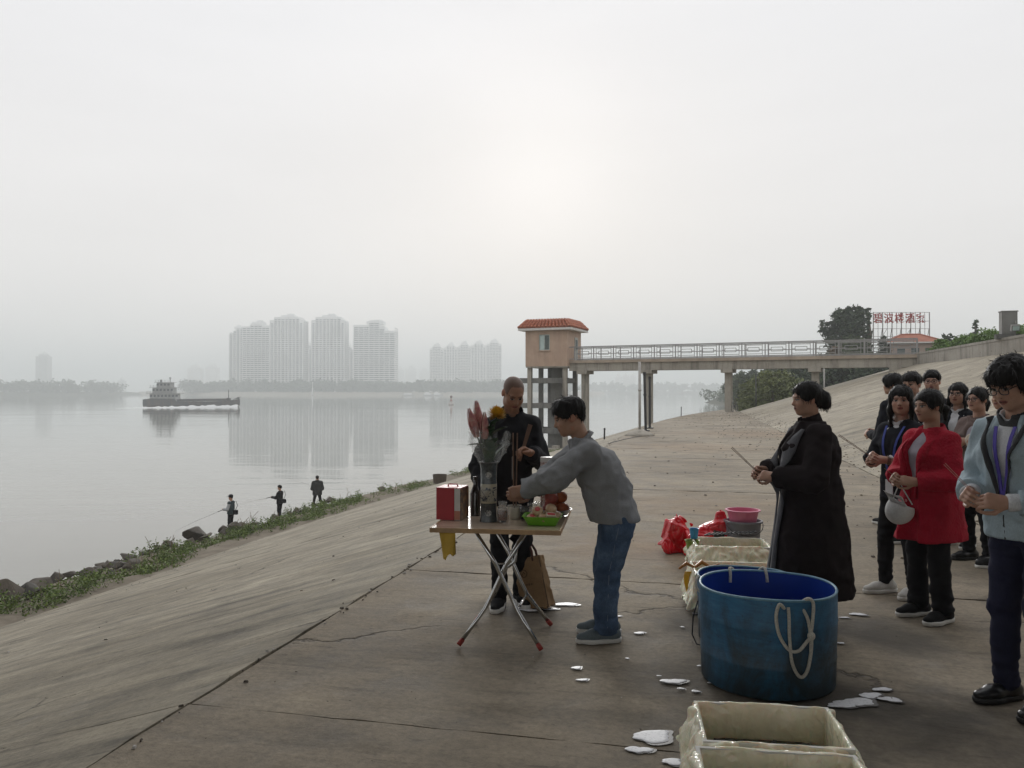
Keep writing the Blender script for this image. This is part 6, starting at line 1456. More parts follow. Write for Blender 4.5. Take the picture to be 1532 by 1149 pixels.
mb.build('edge_band', M_EDGE, table)
M_CHROME = simple('chrome', (0.50, 0.50, 0.50), 0.16, 1.0, var=0.05); M_REDCAP = simple('red_foot_cap', (0.30, 0.03, 0.02), 0.5)
# two crossing frames, tubes bent outwards near the floor
def tleg(x0, x1, y_, f):
    pts = [(x0, y_ * 0.72, TZ - 0.03), (x0 + (x1 - x0) * 0.33, y_ * 0.66, 0.50), (x0 + (x1 - x0) * 0.55, y_ * 0.62, 0.30), (x0 + (x1 - x0) * 0.64, y_ * 0.64, 0.225), (x0 + (x1 - x0) * 0.74, y_ * 0.70, 0.165), (x1, y_ * 0.86, 0.016)]
    mb = MB(); mb.tube(pts, 0.0125, 10); o = mb.build('leg', M_CHROME, table, True)
    d = (Vector(pts[-1]) - Vector(pts[-2])).normalized(); mb = MB(); e = Vector(pts[-1]); mb.tube([e - d * 0.035, e + d * 0.006], 0.0155, 10); mb.build('foot_cap', M_REDCAP, o, True)
    return pts
A1 = tleg(-0.17, 0.25, -0.30, 0); A2 = tleg(-0.15, 0.26, 0.30, 0); B1 = tleg(0.17, -0.25, -0.27, 1); B2 = tleg(0.15, -0.24, 0.33, 1)
for a, b in ((A1, A2), (B1, B2)):
    mb = MB(); mb.tube([a[3], b[3]], 0.0085, 8); mb.build('stretcher', M_CHROME, table, True)
    mb = MB(); mb.tube([a[0], b[0]], 0.0115, 8); mb.build('top_rail', M_CHROME, table, True)
mb = MB(); mb.tube([A1[1], B1[1]], 0.006, 8); mb.tube([A2[1], B2[1]], 0.006, 8); mb.tube([(0.09, -0.1, 0.62), (0.075, -0.1, 0.5), (0.03, -0.1, 0.46)], 0.008, 8); mb.build('lock_bar', M_CHROME, table, True)
def onT(x, y, z=0.0): return TC + Matrix.Rotation(TR, 3, 'Z') @ Vector((x, y, 0)) + Vector((0, 0, TZ + 0.001 + z))
def wT(x, y): return Vector((x, y, TZ + 0.001))
# tall vase with pictures, lilies and chrysanthemum
t = NT('vase_glaze'); p = t.obj(); sp_ = t.n.new('ShaderNodeSeparateXYZ'); t.put(sp_.inputs[0], p)
pic = t.noise(p, 34, 5, 0.65, 0.8)
dark_ = t.ramp(pic, [(0.35, (0.035, 0.042, 0.047)), (0.65, (0.085, 0.095, 0.10))])
pale = t.ramp(pic, [(0.44, (0.035, 0.045, 0.065)), (0.50, (0.30, 0.28, 0.23)), (0.7, (0.38, 0.36, 0.30))])
z_ = sp_.outputs['Z']
band = t.ramp(z_, [(0.0, 0.0), (0.112, 0.0), (0.116, 1.0), (0.222, 1.0), (0.226, 0.0), (1.0, 0.0)])
band.node.color_ramp.interpolation = 'CONSTANT'
beige = t.ramp(z_, [(0.0, 0.0), (0.108, 0.0), (0.11, 1.0), (0.125, 0.0), (0.21, 1.0), (0.228, 0.0), (1.0, 0.0)]); beige.node.color_ramp.interpolation = 'CONSTANT'
col = t.mix(band, dark_, pale); col = t.mix(beige, col, (0.34, 0.31, 0.23))
def roundel(zc, r, c):
    d = t.vmath('DISTANCE', t.map(p, scale=(1, 0.0, 1)), (0.0, 0.0, zc)); return t.mix(t.math('MULTIPLY', t.ramp(d, [(0.0, 1.0), (r - 0.004, 1.0), (r, 0.0)]), t.ramp(t.noise(p, 90, 3), [(0.42, 0.15), (0.55, 1.0)])), c, (0.42, 0.42, 0.40))
col = roundel(0.285, 0.021, col); col = roundel(0.055, 0.020, col)
t.set(color=col, rough=0.22, spec=0.6); M_VASE = t.mat
vp = wT(-0.143, 4.90); vase = empty('flower_vase', vp); tag(vase, 'tall dark grey vase with a pale painted band on the table', 'vase')
mb = MB(); mb.lathe([(0.055, 0), (0.0545, 0.006), (0.050, 0.03), (0.0485, 0.11), (0.050, 0.112), (0.050, 0.226), (0.0485, 0.23), (0.049, 0.32), (0.054, 0.352), (0.0565, 0.362), (0.051, 0.364), (0.044, 0.34), (0.042, 0.1)], 36, cap1=True); auto_smooth(mb.build('body', M_VASE, vase), 50)
mb = MB(); mb.tube([(0.055 * math.cos(a), 0.055 * math.sin(a), 0.361) for a in [2 * math.pi * k / 32 for k in range(32)]], 0.0035, 6, closed=True); mb.build('rim', simple('vase_rim', (0.08, 0.08, 0.08), 0.3), vase, True)
M_STEM = simple('flower_stem', (0.035, 0.065, 0.022), 0.6); M_LEAFD = simple('lily_leaf', (0.032, 0.075, 0.030), 0.42, var=0.3, scale=20)
t = NT('lily_petal'); p = t.obj(); t.set(color=t.ramp(t.noise(p, 26, 4, 0.6), [(0.35, (0.36, 0.115, 0.13)), (0.5, (0.50, 0.22, 0.20)), (0.68, (0.56, 0.42, 0.33))]), rough=0.5, sss=0.05); M_PETAL = t.mat
M_MUM = simple('chrysanthemum_petal', (0.62, 0.37, 0.025), 0.55, var=0.25, scale=40)
bq = empty('flower_bouquet', vp + Vector((0, 0, 0.30))); tag(bq, 'bouquet of pink lily buds and a yellow chrysanthemum wrapped in clear film', 'flowers')
def leafblade(mb, base, d, L, w, droop, upv=(0, 0, 1)):
    d = Vector(d).normalized(); sd = d.cross(Vector(upv)); sd = sd.normalized() if sd.length > 0.05 else Vector((1, 0, 0)); vs = []; n = 8
    for i in range(n + 1):
        f = i / n; c = Vector(base) + d * L * f + Vector((0, 0, -droop * L * f * f)); ww = w * (math.sin(math.pi * min(1, f * 0.93 + 0.06)) ** 0.8); nn = sd.cross(d).normalized()
        vs += [c - sd * ww + nn * ww * 0.35, c, c + sd * ww + nn * ww * 0.35]
    mb.add(vs, [(i * 3 + k, i * 3 + k + 1, (i + 1) * 3 + k + 1, (i + 1) * 3 + k) for i in range(n) for k in (0, 1)])
rr = random.Random(5)
buds = [((-0.068, -0.02, 0.215), (-0.30, -0.1, 1), 0.185, 0.034), ((-0.050, 0.02, 0.255), (-0.16, 0.0, 1), 0.185, 0.034), ((-0.022, -0.03, 0.205), (-0.02, -0.1, 1), 0.165, 0.033), ((-0.055, 0.03, 0.27), (-0.10, 0.2, 1), 0.16, 0.027)]
for b, d, L, w in buds:
    d = Vector(d).normalized(); b = Vector(b); mb = MB(); mb.tube([(0.0, 0.0, -0.12), (b.x * 0.35, b.y * 0.3, 0.1), b], 0.0045, 6); mb.build('stem', M_STEM, bq)
    x_ = d.cross(Vector((0, 1, 0.2))).normalized(); y_ = d.cross(x_)
    bud = MB(); bud.lathe([(0.004, 0)], 6) if 0 else None
    for k in range(6):
        a0 = k * math.pi / 3 + (0.25 if k % 2 else 0); ra = w * (1.0 if k % 2 == 0 else 0.86); vs = []; n = 9
        for i in range(n + 1):
            f = i / n; prof = math.sin(math.pi * (0.12 + 0.80 * f)) ** 0.8 * (1 - 0.35 * f) + 0.10 * max(0, f - 0.8) * 5 * (0.9 if k in (1, 4) else 0.2)
            for q in (-1, 0, 1):
                a = a0 + q * 0.58 * (1 - 0.55 * f ** 3); rad = ra * prof * (1.10 if q == 0 else 0.96)
                vs.append(b + d * L * f + (x_ * math.cos(a) + y_ * math.sin(a)) * rad)
        bud.add(vs, [(i * 3 + j, i * 3 + j + 1, (i + 1) * 3 + j + 1, (i + 1) * 3 + j) for i in range(n) for j in (0, 1)])
    bud.build('lily_bud', M_PETAL, bq, True)
mc = Vector((0.048, 0.0, 0.345)); mb = MB(); mb.tube([(0, 0, -0.12), (0.005, 0, 0.15), mc], 0.005, 6); mb.build('stem', M_STEM, bq)
mum = MB()
for k in range(150):
    f = k / 150; el = 1.5 - 2.3 * f; az = k * 2.39996; L = 0.036 + 0.024 * f; d = Vector((math.cos(az) * math.cos(el), math.sin(az) * math.cos(el), math.sin(el)))
    d = (d + Vector((0.35, -0.55, 0.15))).normalized() if f < 0.4 else (d + Vector((0.15, -0.25, 0.2))).normalized()
    leafblade(mum, mc + d * 0.010, d, L, 0.008, -0.35)
mum.build('chrysanthemum', M_MUM, bq, True)
for k, (d, z_, L, w) in enumerate([((-1, -0.1, 0.25), 0.16, 0.13, 0.026), ((-0.85, 0.3, 0.55), 0.20, 0.12, 0.024), ((0.9, -0.2, 0.75), 0.22, 0.14, 0.032), ((0.75, 0.3, 0.95), 0.25, 0.13, 0.030), ((0.4, -0.7, 0.8), 0.14, 0.15, 0.034), ((-0.1, -0.8, 0.9), 0.12, 0.15, 0.034), ((0.2, -0.6, 1), 0.20, 0.14, 0.032), ((0.55, -0.3, 0.9), 0.08, 0.16, 0.034), ((-0.3, -0.5, 1.0), 0.05, 0.16, 0.032), ((0.3, 0.6, 1), 0.18, 0.15, 0.03), ((0.1, -0.9, 0.5), 0.24, 0.12, 0.03), ((0.5, -0.5, 0.5), 0.28, 0.12, 0.028), ((-0.4, -0.6, 0.7), 0.20, 0.10, 0.024), ((0.2, -0.3, 1), 0.02, 0.18, 0.036), ((0.6, 0.1, 1), 0.05, 0.18, 0.03)]):
    lf = MB(); leafblade(lf, (0.012 * (k % 3 - 1), 0, z_), d, L, w, 0.22); lf.build('leaf', M_LEAFD, bq, True)
t = NT('clear_film'); t.set(color=(0.9, 0.93, 0.93), rough=0.10, spec=1.0, alpha=0.13, normal=t.bump(t.noise(t.obj(), 28, 4, 0.6, 1.0), 1.0, 0.03)); M_FILM = t.mat
fm = MB(); n = 44; m = 10; vs = []
for j in range(m + 1):
    for i in range(n):
        a = 2 * math.pi * i / n; f = j / m; rad = 0.040 + 0.048 * math.sin(min(1, f * 1.25) * 1.5) + (0.020 * vnoise(i * 0.55, j * 0.8, 4) + 0.014 * math.sin(i * 2.9 + j)) * (0.35 + f)
        zz = 0.045 + f * (0.13 + 0.14 * vnoise(i * 0.22, 7, 6)) - (0.05 * f if math.cos(a) > 0.5 else 0)
        vs.append((rad * math.cos(a) * 1.12, rad * math.sin(a), zz))
fm.add(vs, [(j * n + i, j * n + (i + 1) % n, (j + 1) * n + (i + 1) % n, (j + 1) * n + i) for j in range(m) for i in range(n)]); fm.build('wrapping_film', M_FILM, bq, False)
# red gift carton
gc = wT(-0.375, 5.02); carton = empty('gift_box', gc, R(-14)); tag(carton, 'red and white gift carton with a brown food picture beside the vase', 'box')
M_REDC = simple('carton_red', (0.42, 0.020, 0.030), 0.4, var=0.06); t = NT('carton_picture'); p = t.obj()
t.set(color=t.ramp(t.noise(p, 22, 5, 0.65, 1.0), [(0.32, (0.012, 0.006, 0.004)), (0.48, (0.085, 0.03, 0.012)), (0.6, (0.25, 0.12, 0.035)), (0.72, (0.50, 0.36, 0.16))]), rough=0.35); M_PICT = t.mat
bw_, bd2, bh = 0.155, 0.16, 0.195
mb = MB(); mb.box((-0.02, 0, bh / 2), (bw_ - 0.04, bd2, bh)); mb.build('red_panel', M_REDC, carton)
mb = MB(); mb.box((bw_ / 2 - 0.019, 0, bh / 2), (0.037, bd2, bh)); mb.build('white_strip', simple('carton_white', (0.62, 0.60, 0.57), 0.4), carton)
mb = MB(); mb.box((bw_ / 2 + 0.003, 0, bh / 2), (0.006, bd2 - 0.002, bh - 0.002)); mb.build('picture_side', M_PICT, carton)
mb = MB(); mb.box((bw_ / 2 - 0.019, -bd2 / 2 - 0.001, 0.03), (0.036, 0.003, 0.055)); mb.build('price_patch', simple('carton_peach', (0.50, 0.20, 0.13), 0.4), carton)
mb = MB(); mb.box((-0.0, 0, bh + 0.002), (bw_ + 0.004, bd2 + 0.002, 0.004)); mb.tube([(-0.03, 0, bh), (-0.02, 0, bh + 0.018), (0.03, 0, bh + 0.018), (0.04, 0, bh)], 0.005, 6); mb.build('lid', M_REDC, carton)
bt = wT(-0.235, 5.12); o = MB(); o.lathe([(0.033, 0), (0.034, 0.14), (0.020, 0.18), (0.013, 0.20), (0.013, 0.235), (0.015, 0.237), (0.015, 0.25)], 18); o = auto_smooth(o.build('liquor_bottle', simple('dark_bottle', (0.02, 0.014, 0.012), 0.15, spec=0.8)), 40); o.location = bt; tag(o, 'dark bottle squeezed between gift carton and vase', 'bottle')
# glass jar, candle, cups
t = NT('clear_glass'); t.set(color=(0.92, 0.93, 0.92), rough=0.03, trans=0.9, ior=1.35); M_CLEAR = t.mat
gl = empty('glass_jar', wT(-0.058, 4.87)); tag(gl, 'faceted clear glass jar with amber liquid beside the vase', 'jar')
mb = MB(); mb.lathe([(0.022, 0), (0.029, 0.015), (0.033, 0.05), (0.030, 0.085), (0.024, 0.10), (0.028, 0.125), (0.025, 0.125), (0.021, 0.10), (0.027, 0.082), (0.029, 0.05), (0.025, 0.018)], 10, cap1=True); mb.build('body', M_CLEAR, gl)
mb = MB(); mb.lathe([(0.022, 0.012), (0.0255, 0.02), (0.0285, 0.05), (0.0265, 0.066)], 10); mb.build('liquid', simple('amber', (0.25, 0.10, 0.06), 0.2), gl)
cd = empty('candle', wT(0.016, 4.99)); tag(cd, 'short thick white candle beneath the reaching hand', 'candle')
mb = MB(); mb.lathe([(0.031, 0), (0.033, 0.004), (0.033, 0.066), (0.031, 0.070), (0.012, 0.066), (0.003, 0.064)], 22); auto_smooth(mb.build('wax', simple('candle_wax', (0.62, 0.58, 0.48), 0.45), cd)); mb = MB(); mb.tube([(0, 0, 0.064), (0.001, 0, 0.078)], 0.0015, 5); mb.build('wick', M_BLACKPOLE, cd)
cp = empty('tea_cup', wT(0.078, 4.96)); tag(cp, 'small dark cup with clear rim between candle and green basket', 'cup')
mb = MB(); mb.lathe([(0.020, 0), (0.026, 0.006), (0.029, 0.05), (0.0265, 0.05), (0.022, 0.01)], 20); auto_smooth(mb.build('body', simple('cup_dark', (0.018, 0.018, 0.022), 0.25), cp)); mb = MB(); mb.lathe([(0.029, 0.050), (0.031, 0.082), (0.0295, 0.082), (0.0275, 0.05)], 20, cap0=False, cap1=False); mb.build('rim', M_CLEAR, cp, True)
for i, (x_, y_) in enumerate(((0.128, 5.08), (0.175, 5.13))):
    o = MB(); o.lathe([(0.024, 0), (0.030, 0.085), (0.0285, 0.085), (0.022, 0.006)], 18); o = auto_smooth(o.build('plastic_cup', M_CLEAR)); o.location = wT(x_, y_); tag(o, 'clear plastic cup behind the dark tea cup', 'cup', 'clear cups on the table')
# tall incense held upright in the middle
ip = to_world(grey, (grey['wR'] + grey['wL']) / 2 + _v((0, 0.085, 0.0)))
stick('pair of tall brown incense sticks planted upright by the bending person', (ip.x, ip.y, TZ + 0.075), (ip.x + 0.003, ip.y, 1.285), 2, 0.0052, M_STICK, 0.017)
pb = MB(); pb.lathe([(0.030, 0), (0.042, 0.02), (0.046, 0.075), (0.042, 0.075), (0.038, 0.06), (0.0, 0.06)], 20); pb = auto_smooth(pb.build('incense_pot', simple('pot_white', (0.45, 0.43, 0.38), 0.4))); pb.location = (ip.x, ip.y, TZ + 0.001); tag(pb, 'small pale pot holding the tall incense', 'pot')
# green basket with cakes and fruit
gb = empty('green_basket', wT(0.185, 4.80), TR); tag(gb, 'bright green plastic basket heaped with wrapped cakes', 'basket')
M_GREEN = simple('green_plastic', (0.16, 0.42, 0.03), 0.35, var=0.08)
mb = MB(); a0, b0, a1, b1, hh_ = 0.085, 0.065, 0.112, 0.092, 0.052
def ringrect(a, b, z, r=0.02, n=4):
    out = []
    for cx, cy, s0 in ((a - r, b - r, 0), (-a + r, b - r, 1), (-a + r, -b + r, 2), (a - r, -b + r, 3)):
        for k in range(n + 1): an = (s0 + k / n) * math.pi / 2; out.append((cx + r * math.cos(an), cy + r * math.sin(an), z))
    return out
rings = [ringrect(a0, b0, 0), ringrect(a1, b1, hh_), ringrect(a1 + 0.006, b1 + 0.006, hh_ + 0.002), ringrect(a1 - 0.003, b1 - 0.003, hh_), ringrect(a0 - 0.003, b0 - 0.003, 0.005)]; N = len(rings[0])
mb.add([q for r_ in rings for q in r_], [(k * N + i, k * N + (i + 1) % N, (k + 1) * N + (i + 1) % N, (k + 1) * N + i) for k in range(4) for i in range(N)] + [tuple(range(N - 1, -1, -1)), tuple(4 * N + i for i in range(N))]); auto_smooth(mb.build('shell', M_GREEN, gb), 40)
t = NT('cake_wrap'); p = t.obj(); t.set(color=t.ramp(t.noise(p, 30, 4, 0.6), [(0.35, (0.40, 0.24, 0.13)), (0.6, (0.55, 0.40, 0.25)), (0.72, (0.62, 0.52, 0.38))]), rough=0.35); M_CAKE = t.mat; M_LABELR = simple('red_print', (0.42, 0.03, 0.03), 0.4)
ck = MB(); ck.lathe([(0.010, -0.016), (0.030, -0.014), (0.034, -0.004), (0.034, 0.006), (0.028, 0.015), (0.010, 0.018)], 16); ck_me = ck.mesh('cake', True); ck_me.materials.append(M_CAKE)
lb = MB(); lb.lathe([(0.016, 0.0), (0.016, 0.003), (0.012, 0.004)], 12); lb_me = lb.mesh('paper_label'); lb_me.materials.append(M_LABELR)
for i, (x_, y_, z_, rx, ry) in enumerate([(-0.06, -0.045, 0.035, 0.3, 0.1), (0.01, -0.05, 0.038, 0.5, -0.1), (0.07, -0.04, 0.036, 0.4, 0.2), (-0.05, 0.02, 0.05, 0.1, 0.3), (0.03, 0.02, 0.060, 0.5, 0.0), (0.08, 0.03, 0.045, -0.2, 0.4), (-0.03, -0.02, 0.075, 0.7, 0.2), (0.05, -0.005, 0.088, 0.6, -0.3)]):
    o = link('cake', ck_me); o.location = gb.matrix_basis @ Vector((x_, y_, z_ + 0.004)); o.rotation_euler = (rx, ry, i); tag(o, 'round wrapped cake heaped in the green basket', 'cake', 'cakes in the green basket')
    if i in (0, 2, 6): l_ = link('paper_label', lb_me, None, o); l_.location = (0, 0, 0.0165)
pk = MB(); pk.box((0, 0, 0), (0.055, 0.035, 0.02)); pko = pk.build('snack_packet', simple('packet_cream', (0.55, 0.45, 0.36), 0.4)); pko.location = gb.matrix_basis @ Vector((0.055, -0.07, 0.062)); pko.rotation_euler = (0.5, 0.1, 0.2); tag(pko, 'small cream and red snack packet on the basket edge', 'packet')
pk = MB(); pk.box((0, -0.0, 0.0105), (0.045, 0.018, 0.002)); pk.build('paper_label', M_LABELR, pko)
def fruit(x, y, z, r, mat, name, label, dim=0.18, group=None):
    m_ = MB(); m_.lathe([(r * 0.15, -0.78 * r), (r * 0.55, -0.85 * r), (r * 0.9, -0.45 * r), (r, 0), (r * 0.93, 0.42 * r), (r * 0.6, 0.80 * r), (r * 0.25, 0.84 * r), (0.02 * r, 0.84 * r - dim * r)], 20); e = empty(name, (x, y, z)); e.rotation_euler = (rng.uniform(-.4, .4), rng.uniform(-.4, .4), rng.uniform(0, 6)); m_.build('flesh', mat, e, True)
    m2 = MB(); m2.tube([(0, 0, 0.68 * r), (0.003, 0, 1.05 * r)], 0.0018, 5); m2.build('stalk', M_BARK, e); return tag(e, label, 'fruit', group)
M_APPLE = simple('apple_skin', (0.42, 0.10, 0.075), 0.32, var=0.4, scale=9); M_ORANGE = simple('orange_skin', (0.34, 0.085, 0.02), 0.45, var=0.25, scale=14, bump=0.2)
fb = MB(); fb.lathe([(0.055, 0), (0.075, 0.012), (0.105, 0.045), (0.108, 0.045), (0.077, 0.008), (0.0, 0.006)], 26); fb = auto_smooth(fb.build('fruit_plate', simple('steel_plate', (0.5, 0.5, 0.5), 0.3, 0.8))); fb.location = wT(0.275, 5.11); tag(fb, 'steel plate under the apples and oranges', 'plate')
fruit(0.235, 5.085, TZ + 0.052, 0.043, M_APPLE, 'apple', 'pink red apple on the plate, lower one', group=None); fruit(0.250, 5.10, TZ + 0.118, 0.045, M_APPLE, 'apple', 'pink red apple on top of the fruit heap'); fruit(0.325, 5.10, TZ + 0.050, 0.040, M_ORANGE, 'orange', 'orange brown fruit at the plate edge', 0.05); fruit(0.315, 5.13, TZ + 0.118, 0.041, M_ORANGE, 'orange', 'orange brown fruit beside the upper apple', 0.05); fruit(0.285, 5.165, TZ + 0.055, 0.041, M_ORANGE, 'orange', 'orange brown fruit at the back of the plate', 0.05)
# printed tea carton at the back edge
t = NT('tea_print'); p = t.obj(); t.set(color=t.ramp(t.noise(t.map(p, scale=(1, 1, 0.6)), 75, 3, 0.6, 1.5), [(0.46, (0.30, 0.06, 0.05)), (0.50, (0.58, 0.55, 0.51))]), rough=0.4)
tcn = empty('tea_carton', wT(0.235, 5.40), TR); tag(tcn, 'tall white carton with red print at the far table corner', 'box')
mb = MB(); mb.box((0, 0, 0.16), (0.078, 0.078, 0.32)); mb.build('box', t.mat, tcn); mb = MB(); mb.box((0, 0, 0.336), (0.081, 0.081, 0.03)); mb.build('lid', simple('carton_white', (0.62, 0.60, 0.57), 0.4), tcn)
# yellow paper hanging at the table edge
yp = MB(); vs = []; n = 8
for i in range(n + 1):
    for j in range(6):
        f = i / n; q = j / 5; vs.append((-0.335 + 0.10 * q * (1 - 0.25 * f) + 0.025 * f, -ty / 2 + 0.035 + 0.012 * math.sin(q * 5 + f * 2) - 0.006 * f, TZ - 0.030 - (0.155 - 0.035 * q + 0.015 * math.sin(q * 9)) * f))
yp.add(vs, [(i * 6 + j, i * 6 + j + 1, (i + 1) * 6 + j + 1, (i + 1) * 6 + j) for i in range(n) for j in range(5)]); ypo = yp.build('yellow_paper', simple('joss_paper', (0.55, 0.36, 0.05), 0.7, var=0.15), None, True); ypo.location = TC; ypo.rotation_euler = (0, 0, TR); m_ = ypo.modifiers.new('t', 'SOLIDIFY'); m_.thickness = 0.0015
tag(ypo, 'sheet of yellow joss paper hanging below the table edge', 'paper')
# jute shopping bag leaning under the table
t = NT('jute'); p = t.obj(); w = t.noise(p, 260, 2, 0.5); t.set(color=t.mix(0.5, t.ramp(t.noise(p, 7, 5), [(0.3, (0.19, 0.115, 0.055)), (0.7, (0.27, 0.17, 0.085))]), t.ramp(w, [(0.3, 0.7), (0.7, 1.25)]), 'MULTIPLY'), rough=0.9, normal=t.bump(w, 0.4, 0.004)); M_JUTE = t.mat
bag = empty('jute_bag', gnd(806, 909)); bag.rotation_euler = (R(-4), R(-15), R(-32)); tag(bag, 'brown jute shopping bag leaning behind the table leg', 'bag')
S = Field((-0.16, -0.12, -0.03), (0.16, 0.12, 0.44), 0.006); S.loft([((0, 0, 0.0), 0.115, 0.062), ((0, 0, 0.2), 0.112, 0.056), ((0, 0, 0.36), 0.100, 0.034)], (1, 0, 0), 0.0, 7.0); S.wrinkle(0.008, 11, 71); S.wrinkle(0.004, 30, 72); S.rbox((0, 0, 0.40), (0.085, 0.022, 0.08), None, 0.01, 0.0, 'sub'); field_obj(S, 'pouch', M_JUTE, bag)
mb = MB()
for sx in (-1, 1): mb.bar((sx * 0.116, -0.055, 0.004), (sx * 0.102, -0.036, 0.355), 0.006, 0.006)
mb.bar((-0.116, -0.061, 0.006), (0.116, -0.061, 0.006), 0.006, 0.006); mb.build('piping', simple('bag_piping', (0.06, 0.035, 0.02), 0.8), bag)
mb = MB(); mb.tube([(0.026 * math.cos(a) - 0.035, -0.059, 0.255 + 0.026 * math.sin(a)) for a in [2 * math.pi * k / 20 for k in range(20)]], 0.0028, 5, closed=True); mb.tube([(-0.047, -0.060, 0.25), (-0.035, -0.0605, 0.265), (-0.023, -0.060, 0.25)], 0.003, 5)
for k in range(5): mb.box((-0.065 + k * 0.02, -0.0595, 0.175), (0.012, 0.004, 0.010 + 0.004 * (k % 2)))
mb.build('emblem', simple('bag_print', (0.09, 0.05, 0.022), 0.85), bag)
for y_ in (-0.034, 0.034):
    mb = MB(); mb.tube([(-0.045, y_, 0.33), (-0.045, y_ * 0.8, 0.40), (-0.02, y_ * 0.3, 0.475), (0.02, y_ * 0.3, 0.475), (0.045, y_ * 0.8, 0.40), (0.045, y_, 0.33)], 0.009, 8); mb.build('handle', simple('bag_handle', (0.075, 0.03, 0.022), 0.8), bag, True)

# ------------------------------------------------------------------ barrels, foam boxes, bags and buckets
t = NT('blue_drum'); p = t.obj(); sp_ = t.n.new('ShaderNodeSeparateXYZ'); t.put(sp_.inputs[0], p)
grime = t.noise(t.map(p, scale=(1, 1, 0.6)), 4.2, 8, 0.72, 0.4); scr = t.noise(t.map(p, scale=(1, 1, 6)), 9.0, 6, 0.7)
low = t.math('SUBTRACT', 0.62, t.math('MULTIPLY', sp_.outputs['Z'], 0.95))
gm = t.ramp(t.math('ADD', t.math('MULTIPLY', grime, 0.85), t.math('MULTIPLY', low, 0.55)), [(0.50, 0.0), (0.74, 0.92)])
base = t.ramp(scr, [(0.3, (0.020, 0.105, 0.215)), (0.55, (0.028, 0.150, 0.290)), (0.75, (0.055, 0.20, 0.34))])
col = t.mix(gm, base, (0.028, 0.040, 0.044)); fl = t.noise(p, 26, 6, 0.7); col = t.mix(t.ramp(fl, [(0.62, 0.0), (0.68, 0.6)]), col, (0.018, 0.024, 0.028))
t.set(color=col, rough=t.ramp(grime, [(0.3, 0.32), (0.7, 0.65)]), normal=t.bump(t.math('ADD', scr, fl), 0.25, 0.006)); M_DRUM = t.mat
M_DRUMIN = simple('drum_inside', (0.012, 0.050, 0.30), 0.3, var=0.12, scale=5); M_ROPE = simple('rope', (0.56, 0.54, 0.48), 0.85, var=0.2, scale=120, bump=0.6); M_RIM = simple('drum_rim', (0.13, 0.27, 0.36), 0.4, var=0.3, scale=20)
def drum(c, r, h, label, tilt=(0, 0)):
    e = empty('blue_tub', c); e.rotation_euler = (tilt[0], tilt[1], 0); tag(e, label, 'tub')
    mb = MB(); mb.lathe([(r * 0.94, 0.0), (r * 0.975, 0.012), (r * 0.985, h * 0.30), (r * 0.993, h * 0.315), (r * 0.985, h * 0.33), (r, h * 0.68), (r * 1.006, h * 0.70), (r, h * 0.72), (r, h)], 72, cap1=False); auto_smooth(mb.build('shell', M_DRUM, e), 50)
    mb = MB(); mb.lathe([(r - 0.010, h), (r - 0.012, h * 0.5), (r - 0.02, 0.03), (0.02, 0.026)], 72, cap0=False); auto_smooth(mb.build('inner_wall', M_DRUMIN, e), 60)
    w_ = mb.f and e.children[-1]
    for q in w_.data.polygons: q.flip()
    mb = MB(); mb.tube([((r - 0.005) * math.cos(a), (r - 0.005) * math.sin(a), h + 0.001 + 0.004 * math.sin(3 * a + 1)) for a in [2 * math.pi * k / 80 for k in range(80)]], 0.0075, 6, closed=True); mb.build('rim', M_RIM, e, True)
    return e
d1 = drum((1.380, 4.335, 0), 0.356, 0.500, 'large grimy blue plastic tub with white rope handles')
def rope(e, pts, r=0.0085, name='rope_handle'):
    P_ = [Vector(q) for q in pts]; out = []
    for i in range(len(P_) - 1):                 # smooth through the points
        a, b, c_, d_ = P_[max(i - 1, 0)], P_[i], P_[i + 1], P_[min(i + 2, len(P_) - 1)]
        for k in range(6):
            u = k / 6; out.append(0.5 * ((2 * b) + (c_ - a) * u + (2 * a - 5 * b + 4 * c_ - d_) * u * u + (3 * b - a - 3 * c_ + d_) * u ** 3))
    out.append(P_[-1]); mb = MB(); mb.tube(out, r, 8); return mb.build(name, M_ROPE, e, True)
def dr(a, z, off=0.012): return ((0.356 + off) * math.sin(a), -(0.356 + off) * math.cos(a), z)
rope(d1, [dr(-0.06, 0.46, -0.02), dr(-0.09, 0.475, 0.004), dr(-0.15, 0.49, 0.014), dr(-0.19, 0.43, 0.014), dr(-0.15, 0.34, 0.014), dr(-0.03, 0.27, 0.016), dr(0.10, 0.265, 0.02), dr(0.22, 0.31, 0.02), dr(0.26, 0.33, 0.022), dr(0.30, 0.40, 0.02), dr(0.33, 0.49, 0.014), dr(0.27, 0.515, 0.006), dr(0.22, 0.495, -0.02)])
rope(d1, [dr(-0.02, 0.475, 0.0), dr(-0.02, 0.42, 0.012), dr(-0.015, 0.32, 0.014), dr(0.02, 0.20, 0.016), dr(0.12, 0.135, 0.018), dr(0.22, 0.16, 0.018), dr(0.28, 0.25, 0.018), dr(0.285, 0.34, 0.022)])
rope(d1, [dr(0.20, 0.465, -0.01), dr(0.23, 0.43, 0.012), dr(0.26, 0.385, 0.016), dr(0.275, 0.32, 0.02), dr(0.28, 0.25, 0.018)])
S = Field((-0.05, -0.05, -0.05), (0.05, 0.05, 0.05), 0.005); S.ell((0, 0, 0), (0.020, 0.016, 0.022)); kn = field_obj(S, 'knot', M_ROPE, d1); kn.location = dr(0.275, 0.335, 0.024)
rope(d1, [dr(math.pi - 0.32, 0.44, -0.03), dr(math.pi - 0.30, 0.49, -0.022), dr(math.pi - 0.27, 0.515, 0.0), dr(math.pi - 0.20, 0.50, 0.016), dr(math.pi - 0.16, 0.44, 0.016)])
